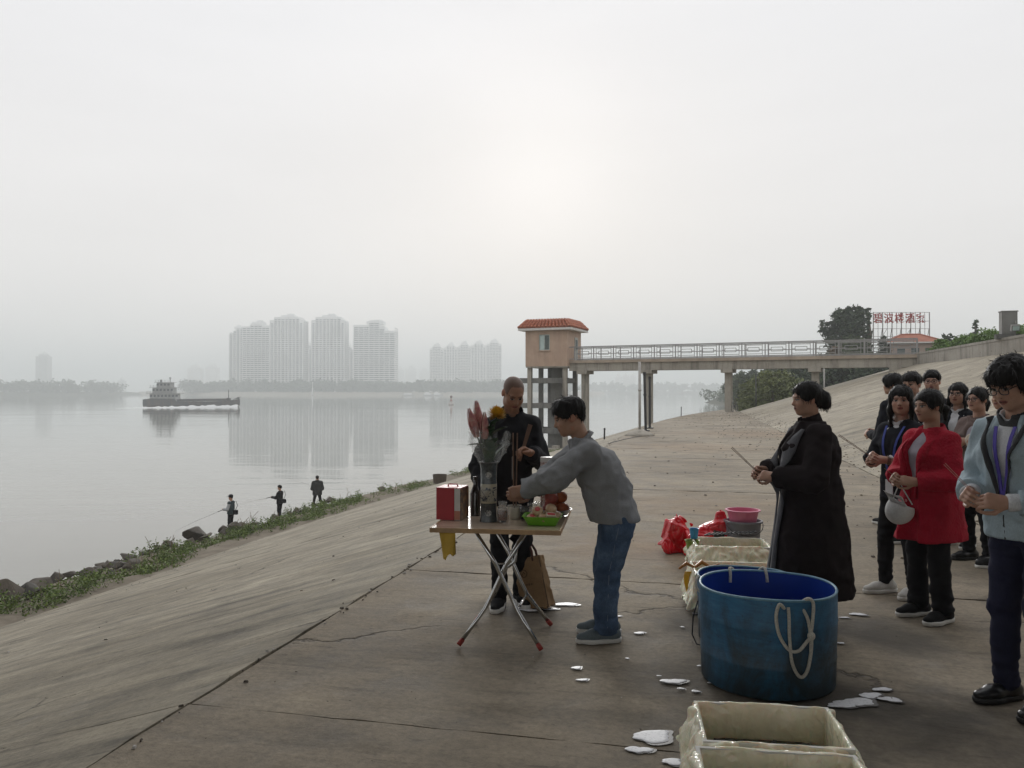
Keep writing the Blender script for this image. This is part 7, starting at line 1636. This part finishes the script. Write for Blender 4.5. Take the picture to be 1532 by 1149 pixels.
rope(d1, [dr(math.pi + 0.36, 0.44, -0.03), dr(math.pi + 0.34, 0.49, -0.022), dr(math.pi + 0.31, 0.515, 0.0), dr(math.pi + 0.22, 0.50, 0.016), dr(math.pi + 0.18, 0.44, 0.016)])
d2 = drum((1.452, 5.000, 0), 0.288, 0.395, 'smaller blue plastic tub hidden behind the large grimy one')
def dr2(a, z, off=0.012): return ((0.292 + off) * math.sin(a), -(0.292 + off) * math.cos(a), z)
rope(d2, [dr2(-1.50, 0.40, 0.0), dr2(-1.44, 0.38, 0.02), dr2(-1.36, 0.34, 0.03), dr2(-1.26, 0.31, 0.012)], 0.008)
mb = MB(); mb.tube([dr2(-1.45, 0.25, 0.01), dr2(-1.38, 0.16, 0.05), dr2(-1.30, 0.06, 0.07), dr2(-1.2, 0.01, 0.06), dr2(-1.0, 0.008, 0.02)], 0.005, 6); mb.build('wire_handle', M_BLACKPOLE, d2, True)
t = NT('plastic_liner'); p = t.obj()
wp = t.vmath('ADD', t.map(p, scale=(1, 1, 0.55)), t.vmath('MULTIPLY', t.noise(p, 9, 3, 0.5, 0, True), (0.10, 0.10, 0.10)))
crs = t.math('ADD', t.voro(wp, 13), t.math('MULTIPLY', t.voro(wp, 37), 0.35))
t.set(color=t.ramp(t.noise(p, 6, 4, 0.6), [(0.3, (0.72, 0.69, 0.50)), (0.7, (0.86, 0.835, 0.665))]), rough=0.17, spec=0.7, sss=0.25, normal=t.bump(crs, 0.55, 0.022)); M_LINER = t.mat
M_EPS = simple('foam_white', (0.62, 0.61, 0.57), 0.8, scale=60, var=0.06, bump=0.15); M_DIRTYW = simple('dark_water', (0.018, 0.016, 0.012), 0.04, spec=0.6)
def foam_box(c, w, d, h, rz, label, seed, drop=0.16, water=0.05, litter=True):
    e = empty('foam_box', c, rz); tag(e, label, 'box'); th = 0.014; mb = MB()
    for x_, y_, a, b in ((0, -d / 2 + th / 2, w, th), (0, d / 2 - th / 2, w, th), (-w / 2 + th / 2, 0, th, d - 2 * th), (w / 2 - th / 2, 0, th, d - 2 * th)): mb.box((x_, y_, h / 2), (a, b, h))
    mb.box((0, 0, 0.012), (w - 2 * th, d - 2 * th, 0.024)); mb.build('shell', M_EPS, e)
    # liner sheet draped from the inside over the rim and down the outside
    r = random.Random(seed); per = []; n1, n2 = 44, 32
    for i in range(n1): per.append((-w / 2 + w * i / n1, -d / 2, 0, -1))
    for i in range(n2): per.append((w / 2, -d / 2 + d * i / n2, 1, 0))
    for i in range(n1): per.append((w / 2 - w * i / n1, d / 2, 0, 1))
    for i in range(n2): per.append((-w / 2, d / 2 - d * i / n2, -1, 0))
    N = len(per); vs = []; prof = [(-0.04, 0.05), (-0.022, 0.09), (-0.020, h * 0.55), (-0.019, h - 0.010), (-0.014, h + 0.004), (0.001, h + 0.0045), (0.006, h - 0.005)] + [(0.007 + 0.008 * k, h - drop * k / 6) for k in range(1, 7)]
    for j, (o_, z_) in enumerate(prof):
        for i, (x_, y_, nx, ny) in enumerate(per):
            cx, cy = x_ / (w / 2), y_ / (d / 2); corner = max(0, abs(cx) + abs(cy) - 1.72) / 0.28
            px_, py_ = x_ - nx * 0, y_ - ny * 0
            k_ = o_ + (0.6 * vnoise(i * 0.35, j * 0.9, seed) + 0.4 * vnoise(i * 0.9, j * 0.5, seed + 7) - 0.5) * (0.014 if j < 6 else 0.075) * (0.25 if 3 <= j <= 5 else 1.0)
            if j < 5: k_ = min(k_, -0.0165) if j < 4 else k_
            elif j > 6: k_ = max(k_, 0.005)
            sx, sy = (w / 2 + k_) / (w / 2), (d / 2 + k_) / (d / 2)
            zz = z_ + (vnoise(i * 0.24, j * 0.3, seed + 3) - 0.5) * (0.11 if j == len(prof) - 1 else 0.045 if j > 7 else 0.012) + corner * (-0.01 if j > 4 else 0)
            vs.append((x_ * sx, y_ * sy, max(0.004, zz)))
    mb = MB(); mb.add(vs, [(j * N + i, j * N + (i + 1) % N, (j + 1) * N + (i + 1) % N, (j + 1) * N + i) for j in range(len(prof) - 1) for i in range(N)])
    o = mb.build('plastic_liner', M_LINER, e, True); m_ = o.modifiers.new('sub', 'SUBSURF'); m_.levels = 1; m_.render_levels = 1
    mb = MB(); vs = [((w / 2 - 0.05) * math.cos(a) * (1 + 0.02 * math.sin(5 * a)) * min(1.25, 1 / max(abs(math.cos(a)), abs(math.sin(a)))), (d / 2 - 0.05) * math.sin(a) * min(1.25, 1 / max(abs(math.cos(a)), abs(math.sin(a)))), water) for a in [2 * math.pi * k / 40 for k in range(40)]]
    mb.add(vs, [tuple(range(40))]); mb.build('dirty_water', M_DIRTYW, e)
    if litter:
        lt = MB(); rr_ = random.Random(seed + 9)
        for _ in range(26): lt.box((rr_.uniform(-w / 2 + 0.07, w / 2 - 0.07), rr_.uniform(-d / 2 + 0.06, d / 2 - 0.06), water + 0.004), (rr_.uniform(0.02, 0.07), rr_.uniform(0.006, 0.02), 0.006), (rr_.uniform(-.2, .2), 0, rr_.uniform(0, 3)))
        tag(lt.build('debris', M_BLACKPOLE, e), kind='stuff')
    return e
foam_box((0.985, 3.075, 0), 0.53, 0.385, 0.275, -BA * 0.6, 'foam box with crumpled cream liner right below the large blue tub', 3, 0.17, 0.150)
foam_box((0.905, 2.655, 0), 0.55, 0.385, 0.275, -BA * 0.6, 'second foam box with cream liner, before the one by the tub', 5, 0.17, 0.150)
foam_box((1.845, 6.78, 0), 0.60, 0.42, 0.27, -BA * 0.5, 'foam box with white liner between red bags and blue tubs', 7, 0.14, 0.10)
foam_box((1.60, 5.78, 0), 0.58, 0.42, 0.27, -BA * 0.5, 'foam box with ragged liner tucked behind the smaller blue tub', 11, 0.22, 0.10)
nb = empty('black_netting', (1.90, 6.95, 0.30), -BA * 0.5); tag(nb, 'strip of black netting lying inside the white liner', 'net')
mb = MB()
for k in range(12): x_ = -0.2 + k * 0.035; mb.tube([(x_ - 0.03, -0.05, 0.0 + 0.02 * k / 12), (x_ + 0.03, 0.02, 0.012 + 0.02 * k / 12)], 0.0055, 5)
for q in (-0.045, 0.0): mb.tube([(-0.22, q, 0.0), (0.0, q + 0.02, 0.018), (0.22, q + 0.04, 0.03)], 0.004, 5)
mb.build('mesh_strands', M_BLACKPOLE, nb)
# yellow and orange plastic at the box side
yo = MB(); vs = []
for i in range(9):
    for j in range(4): f = i / 8; q = j / 3; vs.append((q * 0.085 + 0.01 * math.sin(f * 6), 0.012 * math.sin(q * 4 + f * 3), 0.235 * f + 0.002))
yo.add(vs, [(i * 4 + j, i * 4 + j + 1, (i + 1) * 4 + j + 1, (i + 1) * 4 + j) for i in range(8) for j in range(3)]); yo = yo.build('yellow_sheet', simple('yellow_plastic', (0.62, 0.34, 0.015), 0.35), None, True); yo.location = (1.262, 5.83, 0); m_ = yo.modifiers.new('t', 'SOLIDIFY'); m_.thickness = 0.003; tag(yo, 'upright strip of yellow plastic against the ragged foam box', 'plastic')
orb = MB(); orb.tube([(-0.06, 0, 0.0), (0.0, 0.02, 0.035), (0.05, -0.01, 0.012), (0.11, 0.02, 0.045), (0.17, 0.0, 0.01), (0.24, 0.03, 0.03)], [0.008, 0.016, 0.010, 0.018, 0.010, 0.006], 6); orb = orb.build('orange_ribbon', simple('orange_plastic', (0.36, 0.14, 0.025), 0.35), None, True); orb.location = (1.27, 5.80, 0.262); tag(orb, 'crumpled orange brown ribbon draped over the foam box corner', 'ribbon')
# red bags, bucket, basin, cups
M_REDP = simple('red_plastic_bag', (0.60, 0.014, 0.022), 0.25, var=0.18, scale=10, spec=0.6)
def pbag(c, rz, parts, label, seed, handle=None, lo=(-0.3, -0.2, -0.02), hi=(0.3, 0.2, 0.45)):
    S = Field(lo, hi, 0.0065)
    for p_, r_, ry in parts: S.rbox(p_, r_, np.array(Matrix.Rotation(ry, 3, 'Y')), 0.03, 0.05)
    S.wrinkle(0.040, 8, seed, (1, 1, 0.6)); S.wrinkle(0.022, 9, seed + 1, (1, 1, 0.5), None, True); S.wrinkle(0.012, 20, seed + 2, (1, 1, 0.6), None, True); S.plane((0, 0, 0.002), (0, 0, -1))
    o = field_obj(S, 'plastic_bag', M_REDP); o.location = c; o.rotation_euler = (0, 0, rz); tag(o, label, 'bag')
    if handle:
        mb = MB()
        for hpts in handle: mb.tube(hpts, [0.022, 0.012, 0.009, 0.012, 0.022][:len(hpts)], 7)
        mb.build('handle', M_REDP, o, True)
    return o
pbag((1.585, 7.72, 0), R(10), [((-0.01, 0, 0.13), (0.15, 0.095, 0.15), 0.38), ((0.06, 0, 0.25), (0.13, 0.050, 0.10), 0.5), ((0.15, 0, 0.10), (0.11, 0.07, 0.10), 0.0)], 'full red plastic bag lying on the concrete, leaning outwards', 81)
pbag((1.880, 7.55, 0), R(-8), [((-0.03, 0, 0.10), (0.22, 0.11, 0.12), 0.0), ((0.03, 0, 0.20), (0.14, 0.07, 0.11), -0.3), ((0.085, 0.0, 0.31), (0.045, 0.022, 0.10), -0.1)], 'red plastic bag with raised handle loop against the grey bucket', 85, [[(0.07, 0, 0.30), (0.055, 0, 0.38), (0.085, 0, 0.425), (0.115, 0, 0.38), (0.12, 0, 0.27)]])
ib = MB(); ib.box((0, 0, 0), (0.09, 0.05, 0.07), (0.1, 0.2, 0.2)); ibo = ib.build('dark_packet', simple('packet_dark', (0.012, 0.02, 0.016), 0.4)); ibo.location = (1.92, 7.44, 0.21); tag(ibo, 'small dark packet showing at the mouth of the red bag', 'packet')
bk2 = empty('grey_bucket', (2.145, 7.42, 0)); tag(bk2, 'round grey plastic bucket holding a pink basin', 'bucket')
M_BUCK = simple('grey_plastic', (0.155, 0.155, 0.175), 0.4); M_PINK = simple('pink_plastic', (0.62, 0.17, 0.27), 0.35, var=0.06)
mb = MB(); mb.lathe([(0.125, 0), (0.130, 0.01), (0.160, 0.335), (0.176, 0.337), (0.176, 0.352), (0.158, 0.354), (0.150, 0.32), (0.122, 0.015), (0.0, 0.014)], 40); auto_smooth(mb.build('shell', M_BUCK, bk2), 40)
mb = MB(); mb.tube([(0.172 * math.cos(a), -0.02 - 0.15 * math.sin(a), 0.335 - 0.10 * math.sin(a)) for a in [math.pi * k / 16 for k in range(17)]], 0.0035, 6); mb.build('handle', M_BLACKPOLE, bk2, True)
pbs = MB(); pbs.lathe([(0.11, 0), (0.118, 0.006), (0.143, 0.115), (0.160, 0.118), (0.160, 0.126), (0.141, 0.127), (0.113, 0.012), (0.0, 0.01)], 36); pbs = auto_smooth(pbs.build('pink_basin', M_PINK), 40); pbs.location = (2.14, 7.415, 0.325); tag(pbs, 'pink plastic basin resting in the grey bucket', 'basin')
for i, (n_, lab, c_, mat_, r0, r1, h_) in enumerate([('blue_cup', 'light blue plastic cup on the foam box corner', (1.575, 6.92, 0.275), simple('blue_plastic', (0.05, 0.25, 0.48), 0.35), 0.030, 0.040, 0.085), ('green_cup', 'olive green plastic cup under the blue one', (1.545, 6.86, 0.15), simple('olive_plastic', (0.22, 0.30, 0.06), 0.4), 0.032, 0.060, 0.12)]):
    m_ = MB(); m_.lathe([(r0, 0), (r1, h_), (r1 + 0.005, h_ + 0.002), (r1 - 0.004, h_), (r0 - 0.004, 0.006), (0, 0.005)], 22); o = auto_smooth(m_.build(n_, mat_), 40); o.location = c_; tag(o, lab, 'cup')
# the white cap hanging from the hands
cpx = to_world(red, (red['wR'] + red['wL']) / 2 + _v((0.0, 0.05, -0.20)))
S = Field((-0.16, -0.16, -0.16), (0.16, 0.2, 0.16), 0.0055); S.ell((0, 0, 0.0), (0.085, 0.095, 0.10)); S.ell((0, 0, 0.045), (0.070, 0.080, 0.09), None, 0.01, 'sub'); S.rbox((0, 0.10, 0.07), (0.065, 0.07, 0.006), np.array(Matrix.Rotation(0.5, 3, 'X')), 0.006, 0.01); S.plane((0, 0, 0.085), (0, 0, 1)); S.wrinkle(0.006, 12, 91)
o = field_obj(S, 'white_cap', cloth('white_cap_cloth', (0.58, 0.57, 0.56), var=0.06)); o.location = cpx; o.rotation_euler = (R(15), R(-12), R(120)); tag(o, 'white cloth cap dangling below the hands of the red cardigan wearer', 'cap')
mb = MB(); iv = o.matrix_basis.inverted(); hp_ = iv @ (cpx + Vector((-0.01, 0, 0.21))); mb.tube([(0.07, 0.0, 0.06), Vector((0.04, 0, 0.06)).lerp(hp_, 0.6), hp_, Vector((-0.05, 0, 0.06)).lerp(hp_, 0.6), (-0.07, 0.0, 0.06)], 0.004, 6); mb.build('strap', simple('white_strap', (0.55, 0.55, 0.54), 0.7), o)

# ------------------------------------------------------------------ soap foam, litter, weeds, boulders
t = NT('soap_foam'); p = t.obj(); t.set(color=t.ramp(t.voro(p, 60), [(0.0, (0.50, 0.51, 0.525)), (0.5, (0.72, 0.73, 0.75))]), rough=0.4, spec=0.5, normal=t.bump(t.voro(p, 90), 0.10, 0.002)); M_FOAM = t.mat
M_WETRING = simple('wet_concrete', (0.045, 0.040, 0.034), 0.35, local=False, scale=6, spec=0.5)
fspots = [(862, 999, 13), (871, 1017, 12), (956, 947, 12), (846, 904, 22), (822, 911, 15), (790, 912, 20), (975, 1101, 46), (955, 1121, 26), (1007, 1019, 24), (985, 1011, 5), (1040, 1034, 10), (1018, 1030, 8), (1282, 919, 16), (1262, 924, 9), (1278, 1050, 38), (1300, 1040, 24), (1255, 1055, 24), (1330, 1046, 22), (1318, 1031, 18), (1005, 1139, 24), (1060, 1003, 12), (1068, 1021, 12), (1046, 996, 7), (926, 922, 6), (938, 985, 5), (1255, 962, 9), (1040, 918, 8), (1020, 938, 5)]
for i, (u, v, w) in enumerate(fspots):
    c = gnd(u, v); rad = 0.82 * w / F * c.y; r = random.Random(i); n = 48; ph = [r.uniform(0, 6.28) for _ in range(4)]
    def blob(a, k=1.0): return rad * k * (0.85 + 0.16 * math.sin(2 * a + ph[0]) + 0.10 * math.sin(3 * a + ph[1]) + 0.05 * math.sin(5 * a + ph[2]) + 0.04 * math.sin(7 * a + ph[3]))
    e = empty('foam_puddle', (c.x, c.y, 0.006)); tag(e, 'small flat patch of white soap foam on the wet concrete', 'foam', 'soap foam patches'); e.location.z = 0.005
    mb = MB(); vs = []
    for k_, z_ in ((1.0, 0.0), (0.97, 0.0012), (0.75, 0.0014)): vs += [(blob(2 * math.pi * j / n, k_) * math.cos(2 * math.pi * j / n), blob(2 * math.pi * j / n, k_) * 0.58 * math.sin(2 * math.pi * j / n), z_) for j in range(n)]
    vs.append((0, 0, 0.0014)); mb.add(vs, [(q * n + j, q * n + (j + 1) % n, (q + 1) * n + (j + 1) % n, (q + 1) * n + j) for q in (0, 1) for j in range(n)] + [(2 * n + j, 2 * n + (j + 1) % n, 3 * n) for j in range(n)]); mb.build('froth', M_FOAM, e, True)
    mb = MB(); mb.add([(blob(2 * math.pi * j / n, 1.09) * math.cos(2 * math.pi * j / n) + rad * 0.12, blob(2 * math.pi * j / n + 0.12, 1.12) * 0.62 * math.sin(2 * math.pi * j / n) - rad * 0.05, -0.0008) for j in range(n)], [tuple(range(n))]); mb.build('wet_edge', M_WETRING, e)
# scattered leaves and grit on the platform and slopes
rl = np.random.default_rng(21); LV = []; LM = []
M_GRIT = [simple('grit_dark', (0.085, 0.070, 0.054), 0.9, local=False), simple('grit_pale', (0.42, 0.40, 0.37), 0.9, local=False), simple('leaf_litter', (0.15, 0.115, 0.075), 0.9, local=False)]
lit = MB()
def chip(c, sz, flat=0.3):
    a = rl.uniform(0, 3.14); m_ = Matrix.Rotation(a, 3, 'Z') @ Matrix.Rotation(rl.uniform(-.25, .25), 3, 'X')
    lit.box(c, (sz, sz * rl.uniform(0.3, 0.8), sz * flat), m_, 0.7)
for _ in range(900):
    t_ = 8 + 52 * rl.random() ** 1.1; s_ = S_FOOT - abs(rl.normal(0, 1.7)) if rl.random() < 0.75 else rl.uniform(-2.2, 3.0)
    if s_ < s_left(t_) + 0.1: continue
    lit.mi = int(rl.choice([0, 0, 1, 2])); chip(st(s_, t_, 0.010), float(rl.uniform(0.010, 0.035) * (1 + t_ / 60)), 0.3)
for _ in range(600):
    t_ = rl.uniform(8, 55); s_ = S_FOOT + abs(rl.normal(0, 0.5)); lit.mi = int(rl.choice([0, 1, 2, 2])); chip(st(s_, t_, 0.012 + MS * (s_ - S_FOOT)), float(rl.uniform(0.012, 0.05)), 0.35)
for _ in range(300):
    t_ = rl.uniform(2.5, 13); s_ = rl.uniform(-2.3, 3.0); lit.mi = int(rl.choice([0, 0, 0, 1, 2])); chip(st(s_, t_, 0.006), float(rl.uniform(0.004, 0.014)), 0.25)
for _ in range(300):
    t_ = rl.uniform(5, 45); d_ = abs(rl.normal(0, 3.2)) if rl.random() < 0.5 else 12.8 - abs(rl.normal(0, 1.2)); lit.mi = int(rl.choice([0, 0, 1, 2])); chip(st(s_left(t_) - d_, t_, 0.012 - MS * d_), float(rl.uniform(0.010, 0.035)), 0.3)
for _ in range(260):
    t_ = rl.uniform(3, 26); lit.mi = int(rl.choice([0, 0, 1])); chip(st(s_left(t_) + rl.normal(0, 0.05), t_, 0.006), float(rl.uniform(0.006, 0.03)), 0.4)
tag(lit.build('litter', M_GRIT), 'scattered leaves, grit and scraps on the concrete', 'litter', kind='stuff')
# weeds along the toe of the slope
cs = []; rs_ = []; rw_ = random.Random(8)
def weed_d(t): return 1.7 + 0.7 * math.sin(t * 0.55) + 0.5 * math.sin(t * 1.3 + 1)
for i in range(1500):
    t_ = rw_.uniform(3, 46); dens = vnoise(t_ * 0.45, 2, 31)
    if t_ > 38 and rw_.random() < 0.6: continue
    d_ = weed_d(t_) + rw_.gauss(0, 0.62) * (0.6 + dens); s_ = s_left(t_) - 12.9 - d_
    if d_ < 0.25: continue
    hz_ = rw_.uniform(0.08, 0.34) * (0.6 + 0.8 * dens); cs.append(tuple(st(s_, t_, shore_z(s_, t_) + hz_ * 0.5))); rs_.append((rw_.uniform(0.12, 0.26),) * 2 + (hz_,))
for i in range(160):
    t_ = rw_.uniform(49, 62); s_ = s_left(t_) - 12.9 - rw_.uniform(-3.0, 2.0); zz = shore_z(s_, t_) if s_ < s_left(t_) - 12.9 else MS * (s_ - s_left(t_)); cs.append(tuple(st(s_, t_, zz + 0.12))); rs_.append((0.3, 0.3, 0.25))
v, f = leaf_cloud(cs, rs_, 48000, 0.042, 15, 0.8); tag(link('weeds', np_mesh('weeds', v, f, False), M_WEED), 'green weeds growing along the foot of the concrete slope', 'weeds', kind='stuff')
tw = MB()
for i in range(90):
    t_ = rw_.uniform(6, 44); d_ = weed_d(t_) + rw_.uniform(-.4, 1.2); s_ = s_left(t_) - 12.9 - d_; c = st(s_, t_, shore_z(s_, t_)); h_ = rw_.uniform(0.3, 0.75); tw.tube([c, c + Vector((rw_.uniform(-.1, .1), 0, h_ * 0.6)), c + Vector((rw_.uniform(-.2, .2), 0, h_))], 0.008, 4)
tag(tw.build('dry_stalks', simple('dry_stalk', (0.16, 0.12, 0.07), 0.9, local=False)), 'thin dry stalks standing up among the bank weeds', 'weeds', kind='stuff')
# boulders of the riprap
import bmesh
def boulder_mesh(seed):
    r = np.random.default_rng(seed); bm = bmesh.new()
    for _ in range(12):
        d = r.normal(size=3); d /= np.linalg.norm(d); q = d * r.uniform(0.8, 1.1) * np.array((1.0, 0.8, 0.72)); bm.verts.new(q)
    h = bmesh.ops.convex_hull(bm, input=bm.verts); bmesh.ops.delete(bm, geom=[g for g in bm.verts if not g.link_faces], context='VERTS')
    bmesh.ops.bevel(bm, geom=list(bm.edges), offset=0.045, segments=1, affect='EDGES')
    me = bpy.data.meshes.new('boulder'); bm.to_mesh(me); bm.free(); return me
t = NT('boulder_rock'); p = t.pos(); n = t.noise(p, 2.4, 8, 0.7, 0.3); rdm = t.rnd()
c = t.mix(rdm, t.ramp(n, [(0.3, (0.030, 0.028, 0.025)), (0.7, (0.105, 0.097, 0.085))]), t.ramp(n, [(0.3, (0.050, 0.040, 0.030)), (0.7, (0.15, 0.122, 0.092))]))
t.set(color=c, rough=0.85, normal=t.bump(t.noise(p, 9, 6, 0.7), 0.6, 0.04)); M_ROCK = t.mat
bms = [boulder_mesh(k) for k in range(6)]
for m_ in bms: m_.materials.append(M_ROCK)
rb = random.Random(19)
for i in range(110):
    if i < 16:
        t_ = [9.5, 10.6, 11.8, 12.9, 14.0, 15.3, 16.4, 17.8, 19.2, 21.0, 22.6, 24.5, 26.3, 28.0, 13.4, 18.5][i]; d_ = weed_d(t_) + rb.uniform(1.3, 2.2); sz = rb.uniform(0.38, 0.64)
    else:
        t_ = rb.uniform(5, 44); d_ = weed_d(t_) + rb.uniform(0.9, 4.2); sz = rb.uniform(0.16, 0.40)
    s_ = s_left(t_) - 12.9 - d_; o = link('boulder', bms[i % 6]); o.location = st(s_, t_, shore_z(s_, t_) + sz * 0.5); o.scale = (sz, sz * rb.uniform(0.8, 1.1), sz * rb.uniform(0.6, 0.95)); o.rotation_euler = (rb.uniform(-.3, .3), rb.uniform(-.3, .3), rb.uniform(0, 6.28))
    big = sz > 0.4; tag(o, 'large angular grey boulder in the riprap at the waterline' if big else 'small brownish stone among the riprap boulders', 'boulder' if big else 'stone', 'large riprap boulders' if big else 'small riprap stones')
for k, pi in enumerate((an1, an2, an3)):                    # the stones the anglers stand on
    b = pi['body'].location; o = link('boulder', bms[k + 1]); sz = 0.62; o.scale = (sz, sz, 0.55); s_, t_ = to_st(b.x, b.y); 
    o.location = (b.x, b.y + 0.1, b.z - 0.36); o.rotation_euler = (0, 0, k * 1.1)
    tag(o, ['boulder under the feet of the capped angler', 'boulder under the feet of the slim angler', 'boulder under the feet of the broad angler'][k], 'boulder')
ob = at(545, 742, 44); s_, t_ = to_st(ob.x, ob.y); mb = MB(); mb.lathe([(0.30, 0), (0.34, 0.02), (0.38, 0.46), (0.40, 0.48), (0.37, 0.48), (0.32, 0.05)], 18); o = auto_smooth(mb.build('rusty_pail', simple('rusty_metal', (0.075, 0.055, 0.04), 0.8, var=0.35, scale=12))); s2 = s_left(t_) - 11.6; o.location = st(s2, t_, -11.6 * MS); tag(o, 'dark rusty pail left on the river slope', 'pail')
rs2 = MB(); rs2.add([(-.12, 0, 0), (.1, -.04, .02), (.14, .06, .1), (0, .1, .16), (-.1, .05, .06)], [(0, 1, 2, 3, 4)]); o = rs2.build('red_scrap', simple('red_scrap', (0.40, 0.05, 0.03), 0.5)); tt_ = 14.5; s2 = s_left(tt_) - 12.9 - 0.6; o.location = st(s2, tt_, shore_z(s2, tt_) + 0.02); m_ = o.modifiers.new('t', 'SOLIDIFY'); m_.thickness = 0.01; tag(o, 'scrap of red plastic lying at the edge of the weeds', 'scrap')
# ------------------------------------------------------------------ the air
mb = MB(); mb.box((0, 2000, 63), (11000, 6800, 138))
hz = mb.build('haze', None)
hm = bpy.data.materials.new('haze'); hm.use_nodes = True; hn = hm.node_tree.nodes; hn.clear()
ho = hn.new('ShaderNodeOutputMaterial'); pv = hn.new('ShaderNodeVolumePrincipled')
pv.inputs['Color'].default_value = (0.955, 0.995, 1.0, 1); pv.inputs['Density'].default_value = 0.00084; pv.inputs['Anisotropy'].default_value = 0.1
hm.node_tree.links.new(pv.outputs[0], ho.inputs['Volume']); hz.data.materials.append(hm)
tag(hz, 'pale grey haze lying over the river', 'haze', kind='stuff')
